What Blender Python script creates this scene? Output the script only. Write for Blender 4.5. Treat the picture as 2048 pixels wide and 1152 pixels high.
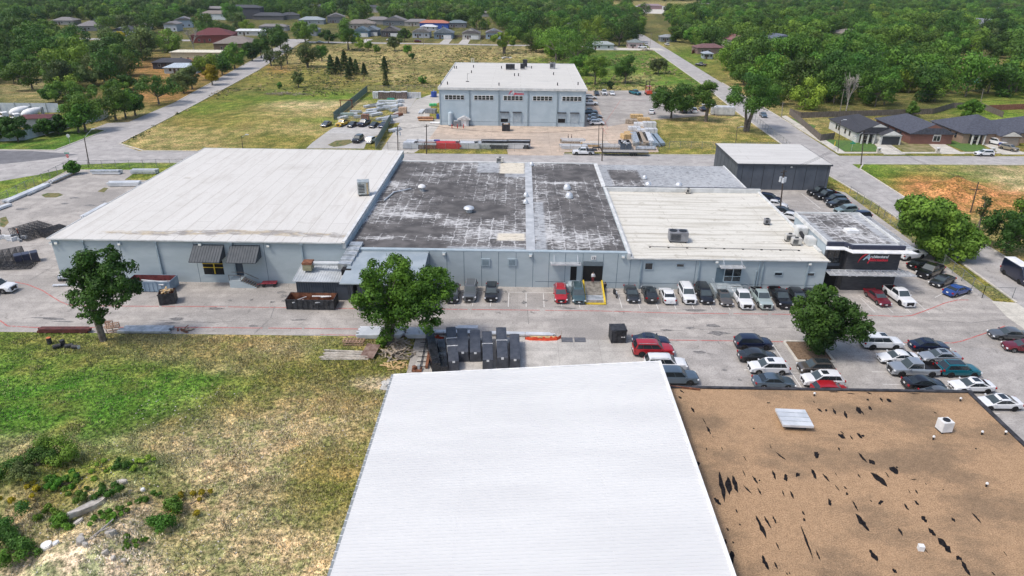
import bpy,bmesh,math,random
import numpy as np
from mathutils import Vector,Matrix,noise as mnoise
R=math.radians
scene=bpy.context.scene
COL=scene.collection
for o in list(bpy.data.objects):bpy.data.objects.remove(o)
random.seed(7);rng=np.random.default_rng(7)
#camera
FPX,CAMH=1365.0,45.0
_Y=Vector((1045-1024,576+68,FPX)).normalized()
_X=Vector((1,-.015,0));_X.z=-(_X.x*_Y.x+_X.y*_Y.y)/_Y.z;_X.normalize()
_Z=_X.cross(_Y)
if _Z.y<0:_Z=-_Z
cd=bpy.data.cameras.new("camera");cam=bpy.data.objects.new("camera",cd);COL.objects.link(cam)
cd.sensor_width=36;cd.lens=36*FPX/2048;cd.clip_end=9000;cd.clip_start=1
right=Vector((_X.x,_Y.x,_Z.x));up=Vector((_X.y,_Y.y,_Z.y));fwd=Vector((_X.z,_Y.z,_Z.z))
m=Matrix((right,up,-fwd)).transposed().to_4x4();m.translation=(0,0,CAMH)
cam.matrix_world=m
scene.camera=cam
scene.render.resolution_x=1024;scene.render.resolution_y=576
def G(px,py,z=0.0):
 """world point on the horizontal plane z seen at photo pixel px,py"""
 r=Vector((px-1024,576-py,FPX));d=Vector((r.dot(_X),r.dot(_Y),r.dot(_Z)))
 t=(z-CAMH)/d.z
 return Vector((d.x*t,d.y*t,z))
def PX(x,y,z=0.0):
 v=_X*x+_Y*y+_Z*(z-CAMH)
 return 1024+FPX*v.x/v.z,576-FPX*v.y/v.z
 #light
SUN_EL,SUN_AZ=R(58),R(-116)
w=bpy.data.worlds.new("World");scene.world=w;w.use_nodes=True
nt=w.node_tree;bg=nt.nodes['Background']
sky=nt.nodes.new('ShaderNodeTexSky');sky.sky_type='NISHITA';sky.sun_disc=False
sky.sun_elevation=SUN_EL;sky.sun_rotation=SUN_AZ
sky.dust_density=3.0;sky.air_density=1.0;sky.ozone_density=1.0
nt.links.new(sky.outputs[0],bg.inputs[0]);bg.inputs[1].default_value=0.15
sd=bpy.data.lights.new("sun",'SUN');sun=bpy.data.objects.new("sun",sd);COL.objects.link(sun)
sd.energy=1.85;sd.angle=R(10);sd.color=(1,.945,.87)
sdir=Vector((math.sin(SUN_AZ)*math.cos(SUN_EL),math.cos(SUN_AZ)*math.cos(SUN_EL),math.sin(SUN_EL)))
sun.rotation_euler=sdir.to_track_quat('Z','Y').to_euler();sun.location=sdir*300
scene.view_settings.view_transform='Standard';scene.view_settings.look='None'
scene.view_settings.exposure=0.40;scene.view_settings.gamma=1
#mesh builder
class MB:
 def __init__(s):s.v=[];s.f=[];s.m=[]
 def add(s,vs,fs,mi=0):
  b=len(s.v);s.v+=[tuple(p)for p in vs]
  for f in fs:s.f.append([b+i for i in f]);s.m.append(mi)
  return s
 def box(s,x0,y0,z0,x1,y1,z1,mi=0,rz=0,c=None):
  vs=[(x,y,z)for z in(z0,z1)for x,y in((x0,y0),(x1,y0),(x1,y1),(x0,y1))]
  if rz:
   cx,cy=c if c else((x0+x1)/2,(y0+y1)/2);ca,sa=math.cos(rz),math.sin(rz)
   vs=[(cx+(x-cx)*ca-(y-cy)*sa,cy+(x-cx)*sa+(y-cy)*ca,z)for x,y,z in vs]
  return s.add(vs,[(3,2,1,0),(4,5,6,7),(0,1,5,4),(1,2,6,5),(2,3,7,6),(3,0,4,7)],mi)
 def tube(s,p0,p1,r0,r1=None,n=8,mi=0,cap=True):
  r1=r0 if r1 is None else r1
  p0=Vector(p0);p1=Vector(p1);d=(p1-p0).normalized()
  a=d.orthogonal().normalized();b=d.cross(a);vs=[]
  for p,r in((p0,r0),(p1,r1)):
   for k in range(n):
    t=2*math.pi*k/n;vs.append(p+a*(r*math.cos(t))+b*(r*math.sin(t)))
  fs=[(k,(k+1)%n,n+(k+1)%n,n+k)for k in range(n)]
  if cap:fs+=[tuple(range(n-1,-1,-1)),tuple(range(n,2*n))]
  return s.add(vs,fs,mi)
 def beam(s,p0,p1,w,h=None,mi=0):
  h=h or w;p0=Vector(p0);p1=Vector(p1);d=(p1-p0).normalized()
  a=d.cross(Vector((0,0,1)))
  a=a.normalized()if a.length>.01 else Vector((1,0,0));b=a.cross(d)
  vs=[p+a*(sx*w/2)+b*(sz*h/2)for p in(p0,p1)for sx,sz in((-1,-1),(1,-1),(1,1),(-1,1))]
  return s.add(vs,[(3,2,1,0),(4,5,6,7),(0,1,5,4),(1,2,6,5),(2,3,7,6),(3,0,4,7)],mi)
 def prism(s,poly,z0,z1,mi=0,top=None):
  n=len(poly)
  zt=z1 if callable(z1)else(lambda x,y:z1)
  vs=[(p[0],p[1],z0)for p in poly]+[(p[0],p[1],zt(p[0],p[1]))for p in poly]
  fs=[(i,(i+1)%n,n+(i+1)%n,n+i)for i in range(n)]
  s.add(vs,fs,mi);b=len(s.v)-2*n
  s.f.append([b+n+i for i in range(n)]);s.m.append(mi if top is None else top)
  s.f.append([b+i for i in range(n-1,-1,-1)]);s.m.append(mi)
  return s
 def quad(s,a,b,c,d,mi=0):return s.add([a,b,c,d],[(0,1,2,3)],mi)
 def mesh(s,name,mats=()):
  me=bpy.data.meshes.new(name);me.from_pydata(s.v,[],s.f);me.validate()
  for m_ in mats:me.materials.append(m_)
  if len(mats)>1 and len(me.polygons)==len(s.m):me.polygons.foreach_set('material_index',s.m)
  return me
 def build(s,name,mats,parent=None,smooth=False,loc=None,bevel=0):
  if not isinstance(mats,(list,tuple)):mats=[mats]
  me=s.mesh(name,mats)
  bm=bmesh.new();bm.from_mesh(me)
  bmesh.ops.recalc_face_normals(bm,faces=bm.faces)
  if bevel:bmesh.ops.bevel(bm,geom=[e for e in bm.edges if e.is_manifold and e.calc_face_angle(0)>.5],offset=bevel,segments=2,affect='EDGES',clamp_overlap=True)
  bm.to_mesh(me);bm.free()
  if smooth:
   me.polygons.foreach_set('use_smooth',[True]*len(me.polygons))
   try:me.set_sharp_from_angle(angle=R(40))
   except Exception:pass
  return link(name,me,parent,loc)
def link(name,me,parent=None,loc=None,rz=0):
 o=bpy.data.objects.new(name,me);COL.objects.link(o)
 if parent:o.parent=parent
 if loc is not None:o.location=loc
 if rz:o.rotation_euler.z=rz
 return o
def tag(o,label,cat,group=None):
 o['label']=label;o['category']=cat
 if group:o['group']=group
 return o
def thing(name,label,cat,loc=(0,0,0),rz=0,group=None):
 o=bpy.data.objects.new(name,None);COL.objects.link(o);o.empty_display_size=.5
 o.location=loc;o.rotation_euler.z=rz
 return tag(o,label,cat,group)
def struct(o,kind='structure'):o['kind']=kind;return o
#materials
MATS={}
def newmat(name):
 m_=bpy.data.materials.new(name);m_.use_nodes=True;t=m_.node_tree
 return m_,t,t.nodes['Principled BSDF']
def N(t,ty,**kw):
 n=t.nodes.new(ty)
 for k,v in kw.items():
  if k in n.inputs:n.inputs[k].default_value=v
  else:setattr(n,k,v)
 return n
def coords(t,scale=(1,1,1),mode='Object'):
 tc=N(t,'ShaderNodeTexCoord');mp=N(t,'ShaderNodeMapping');mp.inputs['Scale'].default_value=scale
 t.links.new(tc.outputs[mode],mp.inputs[0]);return mp.outputs[0]
def geo_pos(t,scale=(1,1,1)):
 g=N(t,'ShaderNodeNewGeometry');mp=N(t,'ShaderNodeMapping');mp.inputs['Scale'].default_value=scale
 t.links.new(g.outputs['Position'],mp.inputs[0]);return mp.outputs[0]
def mix(t,fac,a,b,blend='MIX'):
 n=N(t,'ShaderNodeMix');n.data_type='RGBA';n.blend_type=blend
 for s_,v in((n.inputs[0],fac),(n.inputs[6],a),(n.inputs[7],b)):
  if hasattr(v,'is_linked')or isinstance(v,bpy.types.NodeSocket):t.links.new(v,s_)
  else:s_.default_value=v if isinstance(v,(int,float))else(*v[:3],1)
 return n.outputs[2]
def ramp(t,fac,a,b):
 n=N(t,'ShaderNodeMapRange');n.inputs[1].default_value=a;n.inputs[2].default_value=b
 t.links.new(fac,n.inputs[0]);n.interpolation_type='SMOOTHSTEP';return n.outputs[0]
def noise(t,vec,scale,detail=4,rough=.55,dist=0):
 n=N(t,'ShaderNodeTexNoise');n.inputs['Scale'].default_value=scale;n.inputs['Detail'].default_value=detail
 n.inputs['Roughness'].default_value=rough;n.inputs['Distortion'].default_value=dist
 t.links.new(vec,n.inputs['Vector']);return n.outputs['Fac']
def math_(t,op,a,b=0.0):
 n=N(t,'ShaderNodeMath');n.operation=op
 for s_,v in((n.inputs[0],a),(n.inputs[1],b)):
  if isinstance(v,bpy.types.NodeSocket):t.links.new(v,s_)
  else:s_.default_value=v
 return n.outputs[0]
def bump(t,p,h,strength=.3,dist=.05):
 b=N(t,'ShaderNodeBump');b.inputs['Strength'].default_value=strength;b.inputs['Distance'].default_value=dist
 t.links.new(h,b.inputs['Height']);t.links.new(b.outputs[0],p.inputs['Normal'])
def pm(name,c1,c2=None,scale=2.0,rough=.8,metal=0.0,bs=0.0,world=False,detail=5,lo=.35,hi=.65,sc=(1,1,1),coat=0,spec=None):
 """two-tone noise material"""
 if name in MATS:return MATS[name]
 m_,t,p=newmat(name)
 p.inputs['Roughness'].default_value=rough;p.inputs['Metallic'].default_value=metal
 if coat:p.inputs['Coat Weight'].default_value=coat;p.inputs['Coat Roughness'].default_value=.06
 if spec is not None:p.inputs['Specular IOR Level'].default_value=spec
 c2=c2 or tuple(min(1,c*1.18)for c in c1)
 v=geo_pos(t,sc)if world else coords(t,sc)
 n1=noise(t,v,scale,detail)
 t.links.new(mix(t,ramp(t,n1,lo,hi),c1,c2),p.inputs['Base Color'])
 if bs:bump(t,p,noise(t,v,scale*4,3),bs,.03)
 MATS[name]=m_;return m_
def flat(name,c,rough=.6,metal=0.0,coat=0,spec=None):return pm(name,tuple(x*.92 for x in c),tuple(min(1,x*1.08)for x in c),1.5,rough,metal,coat=coat,spec=spec)
M_black=flat('black_plastic',(.012,.012,.014),.5)
M_tyre=flat('tyre_rubber',(.014,.014,.014),.85)
M_rim=flat('wheel_alloy',(.35,.36,.37),.3,.8)
M_rimdark=flat('wheel_dark',(.04,.04,.045),.35,.6)
M_glass=flat('car_glass',(.02,.026,.03),.04,0,spec=.8)
M_glasslight=flat('windscreen_glass',(.055,.072,.08),.3,0,spec=.35)
M_lamp=flat('lamp_lens',(.7,.72,.74),.1)
M_tail=flat('tail_lens',(.35,.01,.012),.2)
M_plate=flat('plate_white',(.7,.7,.7),.5)
M_chrome=flat('chrome_trim',(.6,.6,.62),.2,.9)
M_winglass=flat('window_glass',(.02,.025,.03),.08,0,spec=.8)
M_wood=pm('weathered_wood',(.20,.15,.10),(.42,.36,.29),3,.85,bs=.2,sc=(1,4,1))
M_yellowwood=pm('fresh_lumber',(.42,.27,.11),(.58,.42,.22),3,.8,bs=.1)
M_steel=pm('galvanised_steel',(.33,.36,.38),(.55,.58,.60),1.5,.45,.5)
M_alu=pm('aluminium',(.55,.57,.59),(.72,.74,.76),1.5,.4,.4)
M_rust=pm('rusty_steel',(.10,.035,.018),(.24,.10,.05),2,.85)
M_darksteel=pm('black_steel',(.012,.013,.016),(.04,.042,.048),2,.6)
M_white=pm('white_paint',(.62,.63,.63),(.78,.78,.77),1,.6)
M_redplastic=flat('red_paint',(.5,.02,.02),.5)
M_blue=flat('blue_paint',(.02,.06,.28),.5)
M_conc=pm('plain_concrete',(.36,.35,.33),(.52,.51,.48),1.5,.9,bs=.2,world=True)
#ground sheet
_T=rng.random((8,256,256))
def vn(x,y,s,k=0):
 x=np.asarray(x)/s+37.3*k;y=np.asarray(y)/s+11.7*k
 xi=np.floor(x).astype(int);yi=np.floor(y).astype(int);fx=x-xi;fy=y-yi
 fx=fx*fx*(3-2*fx);fy=fy*fy*(3-2*fy);T=_T[k%8]
 a=T[xi%256,yi%256];b=T[(xi+1)%256,yi%256];c=T[xi%256,(yi+1)%256];d=T[(xi+1)%256,(yi+1)%256]
 return(a*(1-fx)+b*fx)*(1-fy)+(c*(1-fx)+d*fx)*fy
def fbm(x,y,s,k=0,o=4):
 r=0;a=1;t=0
 for i in range(o):r=r+a*vn(x,y,s/2**i,k+i);t+=a;a*=.55
 return r/t
def nPX(x,y,z=0):
 zz=z-CAMH
 a=_X.x*x+_Y.x*y+_Z.x*zz;b=_X.y*x+_Y.y*y+_Z.y*zz;c=_X.z*x+_Y.z*y+_Z.z*zz
 c=np.maximum(c,.5);return 1024+FPX*a/c,576-FPX*b/c
def axis(segs):
 out=[]
 for a,b,st in segs:out+=list(np.arange(a,b,st))
 return np.array(out+[segs[-1][1]])
gx=axis([(-4000,-1000,300),(-1000,-300,50),(-300,-140,8),(-140,-46,2.),(-46,20,.6),(20,100,2.),(100,300,8),(300,1000,50),(1000,4000,300)])
gy=axis([(-400,0,80),(0,30,5),(30,90,.6),(90,180,3),(180,420,4),(420,700,15),(700,1500,60),(1500,6000,400)])
GX,GY=np.meshgrid(gx,gy)
U,V=nPX(GX,GY)
LUSH,GRN,OLV,DRY,TAN,DIRT,RUB,SCR=range(8)
CK=np.array([(.062,.165,.022),(.12,.20,.030),(.19,.185,.058),(.33,.28,.155),(.45,.385,.27),(.40,.195,.095),(.50,.45,.38),(.095,.10,.045)])
blobs=[(90,800,210,72,LUSH,4.5),(20,730,130,50,LUSH,1.4),(350,770,130,34,LUSH,2.2),(300,720,60,12,TAN,1.0),(560,700,60,10,TAN,1.2),(440,735,60,12,TAN,1),(640,700,50,20,GRN,1.2),(250,720,260,30,OLV,1.3),(400,700,200,26,DRY,1.6),(60,690,100,18,OLV,1),(560,745,100,40,OLV,1.3),(620,690,60,14,DRY,1.0),(700,760,70,45,OLV,1.5),(640,820,90,60,DRY,1.0),(470,815,130,36,OLV,1.3),(300,850,120,22,SCR,1.1),(320,880,90,18,TAN,1.6),(560,850,140,40,TAN,2.4),(60,890,90,20,TAN,2.2),(430,930,120,50,TAN,2.6),(480,960,50,40,SCR,1),(640,960,60,60,OLV,1.6),(620,1040,60,40,OLV,1.6),(700,880,50,60,DRY,1.3),(480,1080,160,60,TAN,3),(330,1040,60,60,DRY,1),(600,1130,120,50,TAN,2.8),(170,950,120,30,GRN,1.6),(280,950,60,40,GRN,1.3),(60,960,70,50,SCR,1.5),(250,1040,40,50,RUB,4),(120,1120,90,40,RUB,4),(200,1060,60,50,RUB,2),(210,1110,70,45,RUB,5),(40,1040,50,40,TAN,1.4),(160,1060,80,40,GRN,1),(330,1090,40,30,GRN,1),(745,775,40,10,RUB,3),(0,1100,200,60,SCR,.7),(740,950,40,90,OLV,1.2),(470,240,100,26,OLV,2),(330,285,110,14,DRY,2),(590,225,90,10,DRY,2),(620,210,60,7,TAN,2.2),(420,215,60,9,GRN,2.2),(560,285,90,14,OLV,1.6),(600,190,120,9,GRN,1.3),(560,250,60,10,DRY,1.2),(620,240,40,6,GRN,1.3),(440,262,160,7,DRY,1.2),(500,200,50,8,GRN,1.2),(560,160,70,18,OLV,1.5),(520,185,50,10,SCR,1),(700,150,100,14,OLV,1.4),(620,110,60,14,DRY,1.4),(760,118,120,14,DRY,1.8),(880,105,120,12,DRY,2.4),(800,150,80,12,DRY,1.2),(770,175,120,8,OLV,1.8),(850,138,60,8,SCR,.8),(960,112,70,8,DRY,2.2),(1050,105,60,8,TAN,1.4),(1090,118,40,6,GRN,1),(700,180,90,6,SCR,.8),(560,140,20,6,DIRT,1),(745,145,12,10,TAN,1.2),(795,155,5,12,TAN,1.5),(1250,120,80,14,LUSH,2.4),(1340,130,60,26,GRN,2),(1290,150,50,14,GRN,1.5),(1280,158,30,7,TAN,1.6),(1220,165,60,10,GRN,2),(1350,165,50,8,LUSH,1.4),(1300,178,120,5,DRY,1.3),(1450,255,110,20,DRY,1.6),(1430,265,120,14,OLV,2.2),(1500,280,70,8,OLV,2),(1450,300,120,4,OLV,2),(1500,190,60,40,DRY,.8),(1440,140,30,20,OLV,1.4),(1780,345,60,14,GRN,2.2),(1900,350,60,12,GRN,1.6),(1830,340,50,6,DRY,1.2),(1990,345,60,10,TAN,1.4),(1890,380,70,14,DIRT,5),(1960,405,80,18,DIRT,5),(1850,362,50,12,DIRT,3.2),(1960,345,60,8,SCR,1.2),(1780,380,30,14,GRN,1.6),(1830,400,40,10,GRN,1.5),(2020,370,40,14,TAN,1.3),(2010,420,60,10,OLV,1),(1960,470,50,30,DRY,1.3),(2030,500,40,30,DRY,1.4),(2000,460,40,20,OLV,1),(100,170,300,60,SCR,.7),(60,165,60,30,TAN,.7),(330,140,90,20,DIRT,1),(100,106,30,6,DRY,2),(300,60,400,50,SCR,.9),(1100,60,300,50,SCR,.9),(1750,120,330,70,SCR,.8),(1760,140,60,8,TAN,2.4),(1950,135,60,12,DRY,2),(1580,158,50,8,DRY,1.6),(1660,150,40,6,DRY,1.2),(1500,150,30,14,DRY,1.4),(1520,175,30,14,DIRT,.8),(1340,90,30,5,DRY,1.5),(1480,85,60,6,DRY,1),(1350,14,120,6,DRY,3),(2000,215,60,20,GRN,1.4),(1400,120,30,20,GRN,1),(60,285,120,10,LUSH,3),(150,275,60,10,LUSH,2.4),(40,262,60,12,SCR,1.2),(260,240,50,14,DRY,1.6),(320,190,80,14,DIRT,.8),(130,232,60,8,OLV,1.6),(20,360,60,16,GRN,1.2),(260,336,130,7,GRN,2.4),(60,385,60,26,GRN,2),(20,350,20,8,TAN,1.5),(1680,420,60,12,OLV,2),(1800,480,80,20,OLV,2),(1940,550,90,40,OLV,2),(1900,600,60,16,OLV,1.5),]
acc=np.zeros(GX.shape+(3,));wt=np.full(GX.shape,.03);acc+=wt[...,None]*CK[OLV]
wU=U+(fbm(GX,GY,14,1)-.5)*np.minimum(70,9000/np.maximum(GY,40));wV=V+(fbm(GX,GY,14,4)-.5)*np.minimum(50,2400/np.maximum(GY,40))
for cx,cy,rx,ry,k,ww in blobs:
 g=ww*np.exp(-(((wU-cx)/rx)**2+((wV-cy)/ry)**2))
 g=np.where(GY<25,0,g);acc+=g[...,None]*CK[k];wt+=g
gcol=acc/wt[...,None]
mfar=1/(1+np.maximum(GY-120,0)/200)
n1=fbm(GX,GY,5,2)[...,None];n2=fbm(GX,GY,2.2,5)[...,None];n3=vn(GX,GY,.9,3)[...,None]
gcol=gcol*(.50+1.0*n2)*(.72+.56*n3)
tt=np.clip((n1-.5)*3.2,-1,1)
gcol=np.where(tt>0,gcol*(1-.45*tt)+np.array((.33,.25,.11))*.45*tt,gcol*(1+.4*tt)+np.array((.08,.105,.02))*(-.4*tt))
GZ=-.03+0*GX
def bumpz(px,py,r,h,rough=.5):
 c=G(px,py);d=np.hypot(GX-c.x,GY-c.y)/r
 return np.clip(1-d*d,0,1)**1.5*h*(1-rough/2+rough*fbm(GX,GY,1.6,6))
mask_near=(GX<-14)&(GY<79)&(GY>20)
GZ+=np.where(mask_near,.22*(fbm(GX,GY,2.5,3)-.5)+.1*(vn(GX,GY,.9,6)-.5),0)*np.clip((78.5-GY)/4,0,1)*np.clip((-14-GX)/3,0,1)
for a in((230,960,5.5,1.3),(170,1120,5,1.7),(60,970,5,1.0),(270,1040,3.5,.9),(40,1080,4,.8),(180,1030,4,.7)):GZ+=bumpz(*a)
GZ+=bumpz(1895,380,6.5,2.2,.9)+bumpz(1925,388,6,1.2,.9)
GZ+=np.where((GY>520),(GY-520)*0.0,0)
ny,nx=GX.shape
me=bpy.data.meshes.new("ground")
idx=np.arange(nx*ny).reshape(ny,nx)
quads=np.stack([idx[:-1,:-1],idx[:-1,1:],idx[1:,1:],idx[1:,:-1]],-1).reshape(-1,4)
def np_mesh(name,verts,faces,mats=(),smooth=False,mi=None):
 me=bpy.data.meshes.new(name);n=len(verts);k=faces.shape[1];f=len(faces)
 me.vertices.add(n);me.vertices.foreach_set('co',np.ascontiguousarray(verts,dtype=np.float32).ravel())
 me.loops.add(f*k);me.loops.foreach_set('vertex_index',np.ascontiguousarray(faces,dtype=np.int32).ravel())
 me.polygons.add(f);me.polygons.foreach_set('loop_start',np.arange(0,f*k,k,dtype=np.int32))
 for m_ in mats:me.materials.append(m_)
 if mi is not None:me.polygons.foreach_set('material_index',mi.astype(np.int32))
 if smooth:me.polygons.foreach_set('use_smooth',np.ones(f,dtype=bool))
 me.update(calc_edges=True);return me
def vcol(me,name,col):
 a=me.color_attributes.new(name,'FLOAT_COLOR','POINT');c=np.ones((len(me.vertices),4),dtype=np.float32)
 c[:,:3]=col.reshape(-1,3);a.data.foreach_set('color',c.ravel())
gm,t,p=newmat('ground_soil_grass')
at=N(t,'ShaderNodeVertexColor');at.layer_name='Col'
gp=geo_pos(t)
nM=noise(t,gp,.33,9,.72);nA=noise(t,gp,2.2,8,.7);nB=noise(t,gp,9,4,.7);nC=noise(t,gp,.12,4)
c0=mix(t,ramp(t,nM,.42,.60),mix(t,1.0,at.outputs[0],(.62,.74,.52),'MULTIPLY'),mix(t,1.0,at.outputs[0],(1.35,1.22,1.15),'MULTIPLY'))
c1=mix(t,1.0,c0,mix(t,ramp(t,nA,.36,.64),(.30,.34,.28),(1.75,1.66,1.58)),'MULTIPLY')
c2=mix(t,1.0,c1,mix(t,ramp(t,nB,.3,.7),(.55,.58,.52),(1.45,1.4,1.35)),'MULTIPLY')
straw=ramp(t,noise(t,geo_pos(t,(1,1,1)),5.5,3,.8,1.5),.60,.68)
c3=mix(t,math_(t,'MULTIPLY',straw,.45),c2,(.56,.50,.35))
t.links.new(c3,p.inputs['Base Color']);p.inputs['Roughness'].default_value=.95;p.inputs['Specular IOR Level'].default_value=.1
bump(t,p,nA,.8,.12)
me=np_mesh("ground",np.stack([GX,GY,GZ],-1).reshape(-1,3),quads,[gm],True);vcol(me,'Col',gcol)
struct(link('ground',me))
def gh(x,y):
 """ground height at a near-field point"""
 i=min(max(np.searchsorted(gx,x)-1,0),nx-2);j=min(max(np.searchsorted(gy,y)-1,0),ny-2)
 fx=(x-gx[i])/(gx[i+1]-gx[i]);fy=(y-gy[j])/(gy[j+1]-gy[j])
 return float((GZ[j,i]*(1-fx)+GZ[j,i+1]*fx)*(1-fy)+(GZ[j+1,i]*(1-fx)+GZ[j+1,i+1]*fx)*fy)
 #pavements, roads
def pave_mat(name,base,dark,joint=5.0,jw=.012,jc=.6,stain=.5,crack=True,jrot=0):
 m_,t,p=newmat(name);gp=geo_pos(t)
 big=noise(t,gp,.07,6,.6);mid=noise(t,gp,.45,6,.65);fin=noise(t,gp,5,4,.7)
 streak=noise(t,geo_pos(t,(.04,.5,1)),1.0,5,.6)
 c=mix(t,ramp(t,mid,.35,.65),tuple(b*1.06 for b in base),tuple(b*.78 for b in base))
 c=mix(t,math_(t,'MULTIPLY',ramp(t,big,.46,.62),stain),c,dark)
 c=mix(t,math_(t,'MULTIPLY',ramp(t,streak,.46,.66),stain*.8),c,dark)
 c=mix(t,1.0,c,mix(t,ramp(t,fin,.3,.7),(.80,.80,.80),(1.17,1.17,1.17)),'MULTIPLY')
 sp=ramp(t,noise(t,gp,.9,5,.8,1.0),.60,.70)
 c=mix(t,math_(t,'MULTIPLY',sp,.75),c,tuple(d*.45 for d in dark))
 if joint:
  br=N(t,'ShaderNodeTexBrick');t.links.new(gp,br.inputs['Vector']);br.offset=0
  for k,v in(('Scale',1),('Mortar Size',jw),('Brick Width',joint*1.2),('Row Height',joint),('Mortar Smooth',.1)):br.inputs[k].default_value=v
  br.inputs['Color1'].default_value=(1,1,1,1);br.inputs['Color2'].default_value=(.93,.93,.93,1);br.inputs['Mortar'].default_value=(jc,jc,jc,1)
  c=mix(t,1.0,c,br.outputs[0],'MULTIPLY')
 if crack:
  gpd=N(t,'ShaderNodeVectorMath');gpd.operation='ADD';t.links.new(gp,gpd.inputs[0])
  nn=N(t,'ShaderNodeTexNoise');nn.inputs['Scale'].default_value=.5;nn.inputs['Detail'].default_value=5;t.links.new(gp,nn.inputs['Vector'])
  sc_=N(t,'ShaderNodeVectorMath');sc_.operation='SCALE';sc_.inputs['Scale'].default_value=1.6;t.links.new(nn.outputs['Color'],sc_.inputs[0]);t.links.new(sc_.outputs[0],gpd.inputs[1])
  vo=N(t,'ShaderNodeTexVoronoi');vo.feature='DISTANCE_TO_EDGE';vo.inputs['Scale'].default_value=.11;t.links.new(gpd.outputs[0],vo.inputs['Vector'])
  ck=math_(t,'SUBTRACT',1.0,ramp(t,vo.outputs['Distance'],.002,.008))
  c=mix(t,math_(t,'MULTIPLY',math_(t,'MULTIPLY',ck,ramp(t,mid,.42,.6)),.4),c,tuple(d*.35 for d in dark))
 t.links.new(c,p.inputs['Base Color']);p.inputs['Roughness'].default_value=.9
 bump(t,p,fin,.15,.01);return m_
M_lot=pave_mat('worn_lot_concrete',(.425,.395,.362),(.27,.253,.235),5.5,.014,.72,.75)
M_pad=pave_mat('pale_pad_concrete',(.50,.475,.435),(.34,.325,.30),4.5,.02,.62,.5,False)
M_walk=pave_mat('pavement_concrete',(.58,.55,.48),(.45,.43,.38),1.5,.02,.8,.3,False)
M_tan=pave_mat('tan_yard_concrete',(.55,.44,.345),(.38,.32,.265),7.0,.03,.62,.6)
M_road=pave_mat('road_concrete',(.41,.39,.375),(.29,.28,.27),0,0,1,.5)
M_asph=pave_mat('old_asphalt',(.165,.165,.175),(.11,.11,.12),0,0,1,.5)
M_gravel=pave_mat('crushed_gravel',(.46,.45,.43),(.34,.32,.29),0,0,1,.6,False)
M_kerb=pm('kerb_concrete',(.46,.43,.37),(.58,.55,.49),1.2,.9,world=True)
M_parking=pave_mat('parking_asphalt',(.385,.362,.338),(.29,.275,.26),0,0,1,.5)
def sheet(name,pts,z,m_,px=True):
 P_=[G(*q)if px else Vector((q[0],q[1],0))for q in pts]
 me=bpy.data.meshes.new(name);me.from_pydata([(q.x,q.y,z)for q in P_],[],[list(range(len(P_)))])
 me.materials.append(m_);bm=bmesh.new();bm.from_mesh(me);bmesh.ops.recalc_face_normals(bm,faces=bm.faces)
 for f in bm.faces:
  if f.normal.z<0:f.normal_flip()
 bmesh.ops.triangulate(bm,faces=bm.faces);bm.to_mesh(me);bm.free()
 return struct(link(name,me))
def W(*pts):return[Vector((a,b,0))for a,b in pts]
sheet('lot',[(-140,78.7),(-13.5,79.6),(-13.3,62),(-12,20),(140,20),(140,90),(85,91),(71.8,93.3),(72.2,113),(72.8,148),(68,152),(44,152),(44,150),(-90,150),(-91,158.5),(-107.5,158),(-106,138),(-112,127),(-140,108)],.0,M_lot,False)
sheet('parking_lot',[(14.8,78.0),(31,77.2),(52.5,79),(72,79),(80,76),(85,40),(13,40),(13.6,68)],.006,M_parking,False)
sheet('concrete_pad',[(858,672),(1264,681),(1330,775),(1200,1000),(760,1000),(815,760)],.008,M_pad)
sheet('back_road',[(-200,174.3),(-122,175.6),(-100,176.3),(0,178.2),(77,180.8),(200,186),(200,176),(84,172.6),(77,169.5),(-35,166),(-97,164.8),(-107,162.5),(-112,153),(-125,139),(-140,127),(-160,112),(-176,112),(-150,134),(-133,152),(-131,157),(-136,160.5),(-200,161)],-.004,M_road,False)
sheet('asphalt_patch',[(-200,173.6),(-128,174.9),(-113.5,172),(-119,166.5),(-126,162),(-137,161.8),(-200,162)],.002,M_asph,False)
sheet('side_street',[(76,40),(85,40),(84.9,108),(84.3,140),(85,170),(85.5,187),(87,232),(87.3,307),(89,426),(90,540),(82,540),(79.5,426),(77.5,304),(74.8,235),(74.2,187),(74.6,162),(76,141),(75.6,112),(75,93)],.002,M_road,False)
sheet('west_street',[(-121.5,199.5),(-122,175.5),(-100,176.2),(-109.5,184),(-114.2,243),(-122.5,329),(-139,450),(-139,474),(-163,474),(-149.5,458),(-138.5,371),(-122.8,247),(-121.5,212),(-127,210),(-127,202)],.004,M_road,False)
sheet('residential_street',[(-340,465),(-139,461),(0,455),(60,452),(60,446),(0,448),(-60,452),(-139,452),(-340,455)],.008,M_road,False)
sheet('cross_lane',[(1180,95),(1318,96),(1330,101),(1180,100)],.004,M_walk)
sheet('lot_apron',[(74.9,77),(74.9,92.8),(71.5,93.2),(70.5,88),(70.5,77)],.012,M_walk,False)
sheet('factory_yard',[(-33,215.5),(-25,215.5),(-25,282),(22,282),(52,283),(65,235),(40.5,224),(37.5,182.5),(23,182),(12,181),(11.5,177.5),(-3,177),(-3.5,183.5),(-27,183.5)],.004,M_tan,False)
sheet('yard_drive',[(-37,178),(-28,178),(-26.5,184),(-25,216),(-24.9,222),(-29.5,222.5),(-31.5,244),(-27,262),(-24.9,266),(-24.9,273),(-34,270),(-38.5,257),(-38,222)],.008,M_pad,False)
sheet('truck_court',[(29,283),(53,284),(64,236),(44,227),(27,214)],.008,M_lot,False)
sheet('gravel_lot',[(612,297),(625,285),(648,268),(665,256),(690,250),(770,250),(760,268),(735,280),(728,297)],.002,M_gravel)
sheet('gravel_strip',[(790,186),(838,190),(800,245),(760,250),(800,215)],.0,M_gravel)
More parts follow.
